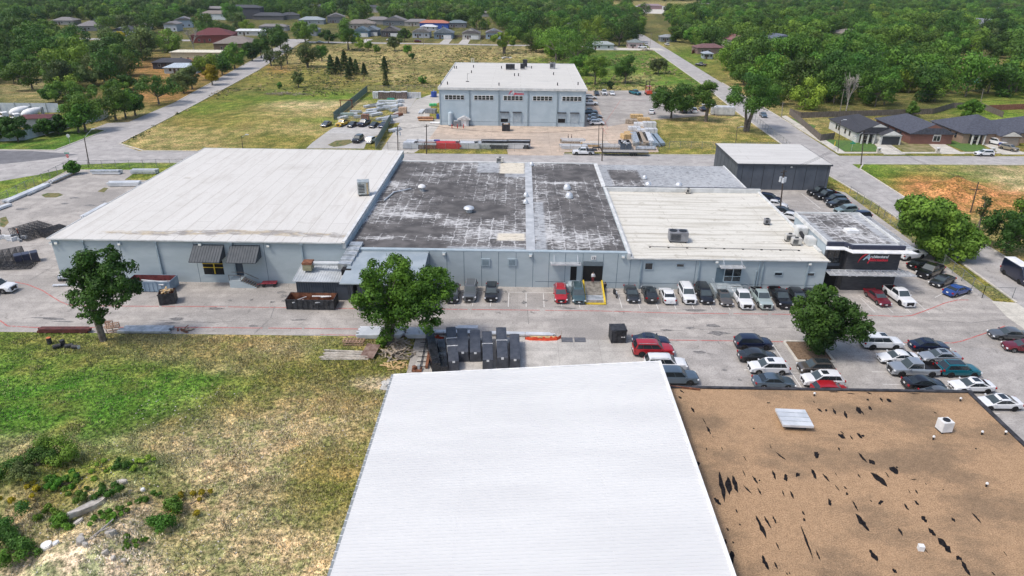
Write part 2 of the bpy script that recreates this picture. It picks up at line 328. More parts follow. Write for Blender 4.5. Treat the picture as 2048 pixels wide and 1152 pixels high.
M_weed=pm('weedy_patch',(.05,.09,.02),(.22,.17,.07),.9,.95,world=True,bs=.3)
sheet('weed_patch',[(655,290),(672,281),(700,279),(708,284),(690,291),(668,294)],.010,M_weed)
for i,pts in enumerate([[(82,390),(95,386),(118,386),(127,390),(112,395),(90,395)],[(195,383),(208,375),(217,376),(208,385)],[(0,436),(12,433),(18,445),(8,455),(0,453)]]):
 sheet('weed_patch',pts,.010,M_weed)
def kerb(name,pts,w_=.3,h=.14,closed=False):
 mb=MB();n=len(pts)
 P_=[Vector((a,b))for a,b in pts]
 for i in range(n if closed else n-1):
  a,b=P_[i],P_[(i+1)%n];d=(b-a).normalized();nrm=Vector((-d.y,d.x))*w_/2
  e=d*(w_*.45)
  mb.prism([(a-e-nrm)[:],(b+e-nrm)[:],(b+e+nrm)[:],(a-e+nrm)[:]],-.1,h+(i%2)*.002)
 return struct(mb.build(name,M_kerb))
g2=lambda l:[tuple(G(*q).xy)for q in l]
kerb('kerb',[(75.0,93),(75.6,112),(76,141),(74.6,162)]);kerb('kerb',[(74.2,187),(74.8,235),(77.5,304),(79.5,426)])
kerb('kerb',[(84.9,60),(84.9,108),(84.3,140),(85,168),(88,172.8),(200,176)]);kerb('kerb',[(87.5,307),(87,232),(86.6,195)])
kerb('kerb',[(-200,174.4),(-122,175.8),(-121.8,199.5)]);kerb('kerb',[(-99,176.5),(-109.3,184),(-114,243),(-122,329),(-138.5,450)]);kerb('kerb',[(-99,176.5),(-30,177.9),(-29.7,178.5)]);kerb('kerb',[(11.7,178.9),(60,180.4),(70,180.6),(74,187)])
kerb('kerb',[(-122.6,247),(-138.3,371),(-149.3,458)]);kerb('kerb',[(-200,160.6),(-136,160.6),(-131.5,157),(-133.5,152),(-150,134)]);kerb('kerb',[(-35,166),(-97,164.8)])
kerb('kerb',[(35.9,79.9),(35.6,79.5),(35.6,74.9),(40.3,74.9),(40.3,79.6),(40.0,79.9)],closed=True)
M_mulch=pm('bark_mulch',(.11,.07,.04),(.22,.15,.095),5,.95,bs=.5,world=True)
sheet('planting_bed',[(35.7,75),(40.2,75),(40.2,79.8),(35.7,79.8)],.05,M_mulch,False)
def paint_mat(name,c):
 m_,t,p=newmat(name);gp=geo_pos(t)
 w_=ramp(t,noise(t,gp,2.2,5,.75),.50,.66)
 t.links.new(mix(t,math_(t,'MULTIPLY',w_,.8),c,(.42,.38,.36)),p.inputs['Base Color']);p.inputs['Roughness'].default_value=.8;return m_
M_redline=paint_mat('red_line_paint',(.44,.10,.09));M_whiteline=paint_mat('white_line_paint',(.62,.61,.58))
def line(name,pts,w_,m_,z=.014,px=True,gaps=0):
 P_=[G(*q).xy if px else Vector(q)for q in pts];mb=MB()
 for a,b in zip(P_,P_[1:]):
  L=(b-a).length;d=(b-a)/L;nrm=Vector((-d.y,d.x))*w_/2;s_=0
  while s_<L:
   e=min(L,s_+(random.uniform(3,16)if gaps else 1e9))
   p0,p1=a+d*s_,a+d*e
   mb.quad((*(p0-nrm),z),(*(p1-nrm),z),(*(p1+nrm),z),(*(p0+nrm),z));s_=e+(random.uniform(.15,.9)if gaps else 1)
 return struct(mb.build(name,m_))
line('red_line',[(0,641),(15,652),(70,655),(400,655),(716,658)],.17,M_redline,gaps=1)
line('red_line',[(30,564),(55,569),(85,581),(105,594),(120,603),(135,609),(160,612),(400,613),(690,617),(850,618),(1200,622),(1340,626),(1600,629),(1745,631)],.16,M_redline,gaps=1)
line('red_line',[(1745,631),(1800,633),(1824,631),(1860,618),(1890,606),(1915,600),(1937,600)],.17,M_redline)
line('red_line',[(1325,680),(1475,682)],.17,M_redline,z=.016,gaps=1);line('red_line',[(1535,683),(1570,684)],.17,M_redline,z=.016)
line('red_line',[(1800,685),(1905,686),(1925,682),(1960,670),(1990,660),(2010,652)],.17,M_redline,z=.016)
line('red_line',[(640,669),(760,672),(860,672)],.12,M_redline,gaps=1)
line('red_line',[(1213,268),(1204,255),(1236,208),(1240,202),(1262,200),(1290,203)],.1,M_redline,z=.018)
line('red_line',[(1178,205),(1196,222),(1210,245),(1216,256),(1206,262)],.09,M_redline,z=.018)
for i in range(34):
 x=-9.2+i*2.62+(.9 if i>7 else 0)
 if 9.4<x<15:continue
 if x>62 or(38<x<46):continue
 line('stall_line',[(x,88.9),(x+.02,93.6)],.1,M_whiteline,px=False)
line('stall_line',[(-9.2,93.8),(9.2,93.9)],.1,M_whiteline,px=False);line('stall_line',[(14.3,93.9),(20,93.9)],.1,M_whiteline,px=False)
for y in(75.4,72.6,69.8,67.0,64.2):
 line('stall_line',[(15.0,y),(20.3,y)],.11,M_whiteline,px=False,z=.016);line('stall_line',[(28.2,y),(33.4,y)],.11,M_whiteline,px=False,z=.016)
 line('stall_line',[(34.0,min(y,72)),(39.3,min(y,72))],.11,M_whiteline,px=False,z=.018+.0005*y/10);line('stall_line',[(44,y),(54.5,y)],.11,M_whiteline,px=False,z=.016)
line('stall_line',[(33.9,79.5),(33.9,62)],.11,M_whiteline,px=False,z=.019);line('stall_line',[(49.5,78.4),(50.2,62)],.11,M_whiteline,px=False,z=.019)
for y in(114,117,120,123):line('stall_line',[(64.5,y),(70,y)],.1,M_whiteline,px=False)
line('stall_line',[(1603,387),(1641,417)],.14,M_whiteline);line('stall_line',[(1549,388),(1578,414)],.14,M_whiteline);line('stall_line',[(1626,416),(1658,432)],.12,M_whiteline)
for q in([(1893,583),(1870,595)],[(1940,585),(1915,600)],[(1716,590),(1765,620)],[(1790,600),(1815,622)]):line('stall_line',q,.1,M_whiteline)
M_oil=pm('oil_stain',(.10,.095,.09),(.21,.20,.19),3,.6,world=True,hi=.55);ro=random.Random(9)
for px,py,r_,e in((1010,583,.5,1),(1048,583,.55,1),(1010,603,.6,1),(1048,605,.6,1),(1070,597,.35,.4),(1090,601,.4,1.6),(565,585,.7,1.3),(568,592,.8,1),(567,602,.5,1),(545,604,.4,1.6),(503,600,.4,1),(461,601,.35,1),(1423,651,.7,2.2),(1437,667,.8,2.4),(1250,654,.3,1),(1332,660,.35,2.5),(1380,656,.3,3),(1120,614,.25,4),(1140,617,.3,5),(935,606,.5,1.6),(430,617,.5,3),(505,652,.4,2),(88,636,.3,6),(110,638,.35,7),(128,643,.3,6),(355,638,.5,3),(345,646,.3,6),(1200,612,.25,2),(1840,585,.5,2),(1390,620,.6,4),(600,640,.3,5),(150,396,.8,2),(45,418,.9,1.6),(130,407,.7,1.6),(180,411,.8,2),(206,403,.5,1.4),(1450,740,.4,1),(1400,705,.5,2),(1480,760,.3,1)):
 g=G(px,py);n_=11;P_=[(g.x+math.cos(6.283*k/n_)*r_*e*ro.uniform(.35,1.1),g.y+math.sin(6.283*k/n_)*r_*ro.uniform(.35,1.1))for k in range(n_)];sheet('oil_stain',P_,.018,M_oil,False)
for q in([(112,594),(150,572),(250,540)],[(510,668),(540,636),(548,612)],[(1056,620),(1058,648)],[(300,640),(420,645),(520,640)],[(1275,665),(1400,660),(1560,655),(1700,662)],[(1730,650),(1712,628)],[(1850,640),(1940,646),(2010,640)],[(60,560),(130,520),(220,470)],[(1660,350),(1740,405),(1810,470),(1880,530)],[(1700,372),(1790,420),(1850,480)],[(1640,300),(1700,345),(1760,385),(1830,440)],[(160,315),(150,330),(110,350)]):
 line('sealed_crack',[(a+ro.uniform(-2,2),b+ro.uniform(-1,1))for a,b in q],.07,M_oil,z=.019,gaps=1)
 #large buildings
M_wall=pm('blue_grey_stucco',(.355,.415,.44),(.395,.455,.48),.35,.9,world=True,bs=.12,sc=(1,1,2.5))
M_joint=flat('wall_joint',(.12,.16,.19),.9)
M_pipe=flat('painted_downpipe',(.27,.34,.38),.6)
M_char=pm('charcoal_panel',(.070,.082,.102),(.090,.104,.126),.5,.6,world=True)
M_charmet=pm('charcoal_metal',(.055,.062,.074),(.075,.083,.096),1,.5,.2)
M_light=flat('wall_lamp_lens',(.85,.84,.78),.3)
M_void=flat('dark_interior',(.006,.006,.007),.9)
M_trimw=pm('pale_roof_edge',(.50,.51,.50),(.64,.65,.64),.8,.7,world=True)
M_walltrim=pm('painted_wall_trim',(.30,.37,.41),(.36,.43,.47),.8,.7,world=True)
def roof_membrane(name,base,dirt,stain,seam=2.75,along='y',stainamt=.6):
 m_,t,p=newmat(name);gp=geo_pos(t)
 big=noise(t,gp,.09,6,.65);mid=noise(t,gp,.55,7,.7,.6);fin=noise(t,gp,4,5,.7)
 st=noise(t,geo_pos(t,(1,.12,1)if along=='y' else(.07,1.3,1)),.8,7,.68)
 c=mix(t,math_(t,'MULTIPLY',ramp(t,st,.47,.66),.62),base,dirt)
 c=mix(t,math_(t,'MULTIPLY',ramp(t,mid,.54,.70),.6),c,dirt)
 c=mix(t,math_(t,'MULTIPLY',ramp(t,big,.55,.75),stainamt),c,stain)
 c=mix(t,1.0,c,mix(t,ramp(t,fin,.3,.7),(.93,.93,.92),(1.05,1.05,1.05)),'MULTIPLY')
 br=N(t,'ShaderNodeTexBrick');br.offset=.35
 g=N(t,'ShaderNodeNewGeometry');mp=N(t,'ShaderNodeMapping');mp.inputs['Rotation'].default_value=(0,0,R(90)if along=='y' else 0)
 t.links.new(g.outputs['Position'],mp.inputs[0]);t.links.new(mp.outputs[0],br.inputs['Vector'])
 for k,v in(('Scale',1),('Mortar Size',.05),('Brick Width',26),('Row Height',seam),('Mortar Smooth',.6)):br.inputs[k].default_value=v
 br.inputs['Color1'].default_value=(1,1,1,1);br.inputs['Color2'].default_value=(.965,.965,.96,1);br.inputs['Mortar'].default_value=(.60,.58,.55,1)
 c=mix(t,1.0,c,br.outputs[0],'MULTIPLY')
 t.links.new(c,p.inputs['Base Color']);p.inputs['Roughness'].default_value=.75;bump(t,p,mid,.1,.03)
 return m_,t,p,c
M_roofA=roof_membrane('white_roof_membrane',(.585,.57,.54),(.49,.465,.43),(.43,.405,.37))[0]
M_roofC=roof_membrane('stained_cream_roof',(.62,.60,.54),(.31,.28,.22),(.46,.43,.36),1.9,'x',.7)[0]
M_roofF=roof_membrane('far_roof_membrane',(.56,.545,.51),(.44,.43,.40),(.44,.44,.42),3.0,'x',.8)[0]
M_roofG=roof_membrane('grey_smear_roof',(.36,.37,.39),(.24,.24,.25),(.44,.45,.46),2.6,'x',.6)[0]
def tar_mat():
 m_,t,p=newmat('tarred_roof');gp=geo_pos(t)
 at=N(t,'ShaderNodeVertexColor');at.layer_name='Col'
 sx=N(t,'ShaderNodeSeparateColor');t.links.new(at.outputs[0],sx.inputs[0])
 wn=N(t,'ShaderNodeTexNoise');wn.inputs['Scale'].default_value=.6;wn.inputs['Detail'].default_value=4;t.links.new(gp,wn.inputs['Vector'])
 ws=N(t,'ShaderNodeVectorMath');ws.operation='SCALE';ws.inputs['Scale'].default_value=1.1;t.links.new(wn.outputs['Color'],ws.inputs[0])
 wa=N(t,'ShaderNodeVectorMath');wa.operation='ADD';t.links.new(gp,wa.inputs[0]);t.links.new(ws.outputs[0],wa.inputs[1])
 br=N(t,'ShaderNodeTexBrick');br.offset=.4;rt=N(t,'ShaderNodeMapping');rt.inputs['Rotation'].default_value=(0,0,R(90));t.links.new(wa.outputs[0],rt.inputs[0]);t.links.new(rt.outputs[0],br.inputs['Vector'])
 for k,v in(('Scale',1),('Mortar Size',.15),('Brick Width',2.4),('Row Height',1.95),('Mortar Smooth',.8)):br.inputs[k].default_value=v
 br.inputs['Color1'].default_value=(0,0,0,1);br.inputs['Color2'].default_value=(.25,.25,.25,1);br.inputs['Mortar'].default_value=(1,1,1,1)
 seam=N(t,'ShaderNodeSeparateColor');t.links.new(br.outputs[0],seam.inputs[0])
 smear=noise(t,geo_pos(t,(1.1,.22,1)),1.4,8,.8,.8);fine=noise(t,geo_pos(t,(.45,1.5,1)),1.9,6,.75)
 a=math_(t,'ADD',math_(t,'MULTIPLY',seam.outputs[0],.24),math_(t,'MULTIPLY',smear,.8))
 a=math_(t,'ADD',a,math_(t,'MULTIPLY',math_(t,'SUBTRACT',fine,.5),1.9))
 a=math_(t,'ADD',a,math_(t,'SUBTRACT',sx.outputs[0],.5))
 f=ramp(t,a,.50,.90)
 dk=mix(t,ramp(t,noise(t,gp,.35,5),.35,.65),(.056,.052,.051),(.12,.112,.108))
 c=mix(t,f,dk,mix(t,ramp(t,fine,.3,.7),(.40,.40,.40),(.56,.56,.555)))
 c=mix(t,sx.outputs[1],c,mix(t,ramp(t,fine,.36,.50),(.12,.12,.125),(.37,.39,.41)));c=mix(t,sx.outputs[2],c,mix(t,ramp(t,fine,.38,.46),(.3,.26,.2),(.60,.55,.45)))
 t.links.new(c,p.inputs['Base Color']);p.inputs['Roughness'].default_value=.8;bump(t,p,smear,.3,.03);return m_
M_tar=tar_mat()
def tar_sheet(name,x0,x1,y0,y1,z,parent,white=.5,blobs_=(),grey=(),pale=()):
 xs=np.linspace(x0,x1,int((x1-x0)/.4)+2);ys=np.linspace(y0,y1,int((y1-y0)/.4)+2);X_,Y_=np.meshgrid(xs,ys)
 wx=X_+(fbm(X_,Y_,2.5,1)-.5)*2;wy=Y_+(fbm(X_,Y_,2.5,4)-.5)*2
 r=white+.15+.4*(fbm(X_,Y_,7,2)-.5)*2
 for cx,cy,rx,ry,a in blobs_:
  c=G(cx,cy,z);r=r+a*(.62 if a<0 else 1)*np.exp(-(((wx-c.x)/rx)**2+((wy-c.y)/ry)**2)**2)
 g=0*X_;b=0*X_
 for ax0,ay0,ax1,ay1 in grey:g=np.maximum(g,((wx*.25+X_*.75>ax0)&(wx*.25+X_*.75<ax1)&(wy*.25+Y_*.75>ay0)&(wy*.25+Y_*.75<ay1))*(.55+.45*fbm(X_,Y_,1.2,5)))
 for ax0,ay0,ax1,ay1 in pale:b=np.maximum(b,((X_>ax0)&(X_<ax1)&(Y_>ay0)&(Y_<ay1))*np.clip(.5+1.2*fbm(X_,Y_,1.5,3),0,1))
 n_,m2=X_.shape;id_=np.arange(n_*m2).reshape(n_,m2)
 q=np.stack([id_[:-1,:-1],id_[:-1,1:],id_[1:,1:],id_[1:,:-1]],-1).reshape(-1,4)
 me=np_mesh(name,np.stack([X_,Y_,0*X_+z],-1).reshape(-1,3),q,[M_tar]);vcol(me,'Col',np.stack([np.clip(r,0,1),g,b],-1))
 return link(name,me,parent)
FY=95.8
B=thing('factory_building','long low blue-grey factory with white, tarred and cream roof sections behind the parking row','factory',(0,0,0))
def bx(name,a,m_,parent=B,**k):return MB().box(*a).build(name,m_,parent,**k)
bx('wall',(-71,FY,-.2,-26.5,151.8,6.98),M_wall);bx('wall',(-26.5,FY,-.2,17,147.2,5.84),M_wall);bx('wall',(17,FY,-.2,46.9,129.8,5.1),M_wall)
bx('wall',(17,129.8,-.2,44.5,147.4,5.7),M_wall)
mb=MB();xs=np.linspace(-71.3,-26.2,90);ys=np.linspace(FY-.3,152.1,110)
X_,Y_=np.meshgrid(xs,ys);id_=np.arange(X_.size).reshape(X_.shape)
q=np.stack([id_[:-1,:-1],id_[:-1,1:],id_[1:,1:],id_[1:,:-1]],-1).reshape(-1,4)
M_roofA,t,p,cA=roof_membrane('white_roof_membrane',(.585,.57,.54),(.49,.465,.43),(.43,.405,.37))
at=N(t,'ShaderNodeVertexColor');at.layer_name='Col';sx=N(t,'ShaderNodeSeparateColor');t.links.new(at.outputs[0],sx.inputs[0])
rg=noise(t,geo_pos(t,(.25,1,1)),1.3,7,.75,1.2)
pond=math_(t,'MULTIPLY',ramp(t,math_(t,'ADD',math_(t,'MULTIPLY',rg,.9),math_(t,'MULTIPLY',sx.outputs[0],.35)),.66,.80),.85)
cA2=mix(t,math_(t,'MULTIPLY',pond,ramp(t,sx.outputs[0],.05,.5)),cA,mix(t,ramp(t,noise(t,geo_pos(t),.5,4),.4,.6),(.22,.20,.18),(.42,.34,.22)))
t.links.new(cA2,p.inputs['Base Color'])
st=np.exp(-((Y_-98.7)/1.6)**2)*(.45+.9*fbm(X_,Y_,9,1))*np.clip((X_+69)/6,0,1)
for cx,cy,rx,ry,a in((450,463,5,1.0,.7),(560,462,4,1.0,.6),(335,466,3,.8,.6),(150,467,2.0,.7,.5),(374,356,1.2,1.0,1),(470,308,5,.8,.4),(790,308,3,.7,.8),(360,352,2,.8,.4)):
 c=G(cx,cy,7);st=st+a*np.exp(-((X_-c.x)/rx)**2-((Y_-c.y)/ry)**2)
ex=np.minimum(np.minimum(X_+71.3,-26.2-X_)/.9,(Y_-FY+.3)/.9).clip(0,1);Zr=7.0+.0*X_+.04*fbm(X_,Y_,6,2)*ex
me=np_mesh('roof',np.stack([X_,Y_,Zr],-1).reshape(-1,3),q,[M_roofA],True);vcol(me,'Col',np.stack([st.clip(0,1)]*3,-1));link('roof',me,B)
tar_sheet('roof',-26.2,1.2,FY+.75,146.9,5.9,B,.44,[(850,462,6,2.2,-.55),(730,458,3.5,2.2,-.4),(800,490,9,1.6,-.6),(700,488,3,1.0,-.4),(930,420,7,5,-.5),(870,385,7,4.5,-.45),(830,330,6,1.6,-.55),(1010,385,4,6,-.3),(1010,345,5,3,-.4),(790,350,3,4,-.5),(740,390,2.5,3,-.25),(830,430,5,1.6,.35),(760,475,3,.8,.35),(940,470,9,3,.18),(720,500,2,1,.4),(900,350,10,1,.2),(985,470,5,3,.2),(840,318,4,1.5,.2)],grey=[(-11,97.6-.9,1.2,98.4-.7),(-3,136,1.2,143),(-9,139,-4.4,147)],pale=[(-4.2,138.6,1.2,147),(-3.4,100.2,.9,103.6)])
tar_sheet('roof',2.6,16.4,FY+.75,146.9,5.9,B,.40,[(1120,365,6,1,.4),(1090,350,5,6,-.35),(1160,350,5,5,-.25),(1140,390,2,4,.3),(1190,440,5,8,-.14),(1100,460,2.5,8,.12),(1150,480,5,3,.1),(1200,400,3,4,-.15)],grey=[(2.6,96,4.4,120)])
bx('roof_ridge',(1.2,FY+.4,5.8,2.6,147.1,5.97),pm('grey_sealant',(.34,.36,.38),(.46,.48,.50),.6,.8,world=True))
mb=MB().box(-27,FY-.02,5.8,17,FY+.75,5.955);mb.build('roof_edge',M_walltrim,B)
bx('roof_edge',(-26.2,146.9,5.7,17,147.35,6.1),M_trimw)
bx('parapet',(-26.62,FY-.02,5.9,-26.14,152.0,7.16),M_trimw);bx('flashing',(-26.139,FY+.5,5.8,-26.0,151.5,6.45),M_walltrim)
bx('roof_edge',(-71.4,FY-.38,6.86,-26.63,FY-.28,7.06),M_trimw);bx('roof_edge',(-71.42,FY-.27,6.86,-71.3,152.2,7.08),M_trimw);bx('roof_edge',(-71.29,152.1,6.8,-26.63,152.25,7.08),M_trimw)
xs=np.linspace(17.3,46.6,3);bx('roof',(17.42,FY-.3,5.0,47.1,129.4,5.16),M_roofC)
bx('roof_edge',(17.0,FY-.35,5.06,47.15,FY-.301,5.22),M_trimw);bx('roof_edge',(16.55,FY-.3,5.0,17.0,129.4,5.98),M_trimw);bx('roof_edge',(17.001,FY-.29,5.05,17.41,129.4,5.45),M_trimw)
bx('roof_edge',(46.75,99,5.17,47.2,129.5,5.42),M_trimw)
bx('parapet',(16.9,129.41,5.0,47.2,129.85,6.0),M_trimw);bx('coping',(16.85,129.86,5.8,47.3,130.15,6.08),M_charmet)
tar_sheet('roof',17.0,44.6,130.2,147.2,5.76,B,.60,[(1240,350,3.5,5,-.45),(1290,350,3,4,-.3),(1260,355,6,1.0,-.3)],grey=[(16,129,18.8,148),(25,130,45,148),(18,143,45,148)])
bx('roof_ridge',(16.2,129.9,5.75,17.0,147.2,6.05),M_trimw);bx('roof_edge',(44.6,130.2,5.6,44.85,147.4,5.9),M_trimw)
def wallx(px,py=540):return G(px,py,0).x and(G(px,py).x*FY/G(px,py).y)
def fx(px,py,z=3):
 r=Vector((px-1024,576-py,FPX));d=Vector((r.dot(_X),r.dot(_Y),r.dot(_Z)));t_=FY/d.y;return d.x*t_,CAMH+d.z*t_
def joints(pts,z1,z0=0):
 for px,py in pts:
  x,_=fx(px,py);bx('wall_joint',(x-.035,FY-.012,z0,x+.035,FY+.05,z1),M_joint)
joints([(249,530),(398,545),(533,530)],6.9)
joints([(860,530),(894,530),(928,530),(963,530),(997,530),(1032,530),(1066,530),(1098,530),(1131,520),(1167,500),(1206,530),(1235,530),(1260,540)],5.75)
joints([(1392,530)],5)
for x0,x1 in((2.7,10),(13,18.5),(18.7,26),(26.2,33),(33.2,46.8)):bx('wall_joint',(x0,FY-.02,.95,x1,FY+.05,1.01),M_joint)
for px,py,z1 in((176,520,6.9),(322,530,6.9),(470,530,6.9),(607,520,6.9)):
 x,_=fx(px,py);mb=MB().box(x-.11,FY-.24,0,x+.11,FY-.02,z1);mb.box(x-.28,FY-.34,z1-.35,x+.28,FY-.021,z1-.002);mb.build('downpipe',M_pipe,B)
for px,py,z1 in((1281,540,5),(1397,540,5),(1517,540,5),(1525,540,5),(1611,560,5),(1512,545,3.3)):
 x,_=fx(px,py);MB().box(x-.09,FY-.2,.02,x+.09,FY-.02,z1).build('downpipe',M_pipe,B)
for px,py in((114,485),(104,486),(240,487),(401,488),(537,491),(888,507),(1061,510),(1246,513),(1433,523),(1619,527)):
 x,z=fx(px,py);z=min(z,6.7 if px<600 else(5.55 if px<1260 else 4.8))
 f_=MB().box(x-.26,FY-.32,z-.16,x+.26,FY-.01,z+.2).build('wall_lamp',M_walltrim,B);MB().box(x-.2,FY-.37,z-.14,x+.2,FY-.322,z+.12).build('lens',M_light,f_)
for px,py in((971,524),(1024,524)):
 x,z=fx(px,py);f_=MB().box(x-.7,FY-.16,z-.6,x+.7,FY-.003,z+.6).build('wall_vent',M_walltrim,B);MB().box(x-.48,FY-.19,z-.4,x+.48,FY-.161,z+.4).build('louvre',pm('vent_grey',(.16,.21,.24)),f_)
def window(px0,py0,px1,py1,mull=0):
 x0,z1=fx(px0,py0);x1,z0=fx(px1,py1)
 f_=MB().box(x0-.12,FY-.09,z0-.12,x1+.12,FY+.02,z1+.12).build('window',M_walltrim,B)
 MB().box(x0,FY-.1,z0,x1,FY-.091,z1).build('pane',M_winglass,f_)
 if mull:
  for k in range(1,mull):xx=x0+(x1-x0)*k/mull;MB().box(xx-.06,FY-.13,z0,xx+.06,FY-.101,z1).build('mullion',M_walltrim,f_)
  MB().box(x0,FY-.14,z0+(z1-z0)*.35,x1,FY-.131,z0+(z1-z0)*.35+.1).build('mullion',M_walltrim,f_)
window(1291,526,1304,538);window(1354,528,1367,533);window(1550,545,1563,550);window(1613,546,1627,551)
window(1451,536,1479,562,2)
x,z=fx(1441,550);MB().box(x-.75,FY-.05,1.3,x+.65,FY+.02,3.75).build('door',pm('slate_door',(.08,.12,.15)),B)
mb=MB().box(29.6,92.6,0,34.2,FY-.02,1.15)
for k in range(7):mb.box(34.2+k*.3,92.6,0,34.5+k*.3,94.2,1.0-k*.15)
mb.build('entrance_stairs',pm('grey_stair',(.25,.30,.32),(.33,.37,.39)),B)
mb=MB()
for z in(1.7,2.15):mb.beam((29.7,92.7,z),(34.1,92.7,z),.05);mb.beam((34.1,92.7,z),(36.4,92.7,z-1.1),.05);mb.beam((34.1,94.1,z),(36.4,94.1,z-1.1),.05);mb.beam((29.7,92.7,z),(29.7,95.6,z),.05)
for x in(29.7,31.2,32.7,34.1):mb.beam((x,92.7,1.1),(x,92.7,2.2),.05)
for x,z in((35.2,.7),(36.4,.1)):mb.beam((x,92.7,z),(x,92.7,z+1),.05);mb.beam((x,94.1,z),(x,94.1,z+1),.05)
mb.build('handrail',M_steel,B)
def slat_awning(px0,px1,py,depth,z,slats,m_=M_alu):
 x0,_=fx(px0,py);x1,_=fx(px1,py);mb=MB()
 mb.box(x0,FY-depth,z-.22,x1,FY-depth+.08,z+.02);mb.box(x0,FY-depth+.08,z-.2,x0+.08,FY-.02,z);mb.box(x1-.08,FY-depth+.08,z-.2,x1,FY-.02,z)
 for k in range(slats):xx=x0+.1+(x1-x0-.3)*k/slats;mb.box(xx,FY-depth+.081,z-.08,xx+(x1-x0)/slats*.62,FY-.03,z-.03)
 for xx in(x0+.5,x1-.5):mb.beam((xx,FY-depth+.1,z),(xx,FY-.05,z+1.1),.06)
 mb.build('awning',m_,B)
slat_awning(1101,1161,528,1.0,4.35,26);slat_awning(1438,1487,530,1.2,4.3,22)
x0,x1=9.95,12.95
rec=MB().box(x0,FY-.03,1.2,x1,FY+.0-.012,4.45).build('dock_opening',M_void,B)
MB().box(x0+.02,FY-.1,3.75,x1-.02,FY-.031,4.42).build('door_shutter',pm('shutter_grey',(.12,.15,.17)),rec)
def text_mesh(s,size,ext=.02,shear=0,bold=.0):
 cu=bpy.data.curves.new('t','FONT');cu.body=s;cu.size=size;cu.extrude=ext;cu.shear=shear;cu.offset=bold;cu.align_x='LEFT';cu.resolution_u=3
 ob=bpy.data.objects.new('t',cu);COL.objects.link(ob);dg=bpy.context.evaluated_depsgraph_get();me=bpy.data.meshes.new_from_object(ob.evaluated_get(dg))
 bpy.data.objects.remove(ob);bpy.data.curves.remove(cu);return me
def text(name,s,size,loc,m_,parent,bold=.0,shear=0,ext=.02,sx=1):
 me=text_mesh(s,size,ext,shear,bold);me.materials.clear();me.materials.append(m_)
 o=link(name,me,parent,loc);o.rotation_euler=(R(90),0,0);o.scale=(sx,1,1);return o
pl=MB().box(11.1,FY-.07,4.75,11.85,FY-.01,5.4).build('dock_number_plate',M_white,B);text('numeral','12',.55,(11.17,FY-.08,4.87),flat('dark_lettering',(.05,.06,.08)),pl,.015)
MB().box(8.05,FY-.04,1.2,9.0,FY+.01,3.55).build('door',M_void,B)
mb=MB().box(7.7,FY-2.0,0,9.4,FY-.02,1.15)
for k in range(6):mb.box(7.7-.3*(k+1),FY-2.0,0,7.7-.3*k,FY-.9,1.0-k*.17)
mb.build('entrance_stairs',M_wall,B)
mb=MB();mb.beam((9.3,FY-2,2.1),(7.7,FY-2,2.1),.05);mb.beam((7.7,FY-2,2.1),(5.8,FY-2,1.1),.05)
for x,z in((9.3,1.1),(7.7,1.1),(5.8,.1)):mb.beam((x,FY-2,z),(x,FY-2,z+1.0),.05)
mb.build('handrail',M_walltrim,B)
x0,z1=fx(404,522);x1,z0=fx(449,547)
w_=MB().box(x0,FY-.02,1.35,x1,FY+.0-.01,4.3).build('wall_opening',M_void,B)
mb=MB()
for z in(2.5,3.15):mb.box(x0,FY-.1,z,x1,FY-.03,z+.09)
mb.box((x0+x1)/2+.1,FY-.14,1.5,(x0+x1)/2+.25,FY-.04,3.2);mb.build('guard_rail',flat('safety_yellow',(.62,.44,.03)),w_)
MB().box(x0-.2,FY-.06,1.1,x1+.2,FY-.011,1.34).build('sill',M_walltrim,B)
M_seam=pm('dark_seam_metal',(.055,.065,.075),(.075,.085,.095),1,.7,0)
def seam_awning(x0,x1,ztop=6.35,zlow=4.5,out=2.6):
 mb=MB();s_=.45
 vs=[(x0+s_,FY-.02,ztop),(x1-.1,FY-.02,ztop),(x1,FY-out,zlow),(x0,FY-out,zlow),(x0,FY-.02,zlow),(x1,FY-.02,zlow)]
 vs=[(x0,FY-.02,ztop),(x1,FY-.02,ztop),(x1,FY-out,zlow),(x0,FY-out,zlow),(x0,FY-.02,zlow-.1),(x1,FY-.02,zlow-.1),(x1,FY-out,zlow-.12),(x0,FY-out,zlow-.12)]
 mb.add(vs,[(0,3,2,1),(3,7,6,2),(0,4,7,3),(1,2,6,5),(4,5,6,7)])
 n=11
 for k in range(n+1):
  x=x0+.03+(x1-x0-.06)*k/n;mb.beam((x,FY-.03,ztop+.02),(x,FY-out-.02,zlow+.02),.03,.06)
 mb.build('awning',M_seam,B)
ax0,_=fx(388,492);ax1,_=fx(448,492);seam_awning(ax0,ax1);ax0,_=fx(461,492);ax1,_=fx(520,493);seam_awning(ax0,ax1)
dx,_=fx(478,530);MB().box(dx-.55,FY-.04,1.25,dx+.55,FY+.01,3.6).build('door',pm('navy_door',(.035,.05,.07)),B)
mb=MB().box(dx-1.1,FY-1.9,0,dx+.7,FY-.02,1.2)
for k in range(7):mb.box(dx+.7+k*.32,FY-1.9,0,dx+1.02+k*.32,FY-.6,1.03-k*.15)
mb.build('entrance_stairs',M_wall,B)
mb=MB()
for y in(FY-1.85,FY-.7):mb.beam((dx+.7,y,2.1),(dx+3.0,y,1.0),.06);mb.beam((dx-1.05,y,2.1),(dx+.7,y,2.1),.06)
for k in range(8):mb.box(dx+.7+k*.32,FY-1.8,1.21-k*.15-.12,dx+.98+k*.32,FY-.7,1.23-k*.15-.12)
for x,z in((-1.05,1.15),(.7,1.15),(3.0,0)):mb.beam((dx+x,FY-1.85,z),(dx+x,FY-1.85,z+1),.06)
mb.build('handrail',pm('worn_timber_tread',(.13,.10,.08),(.2,.17,.14)),B)
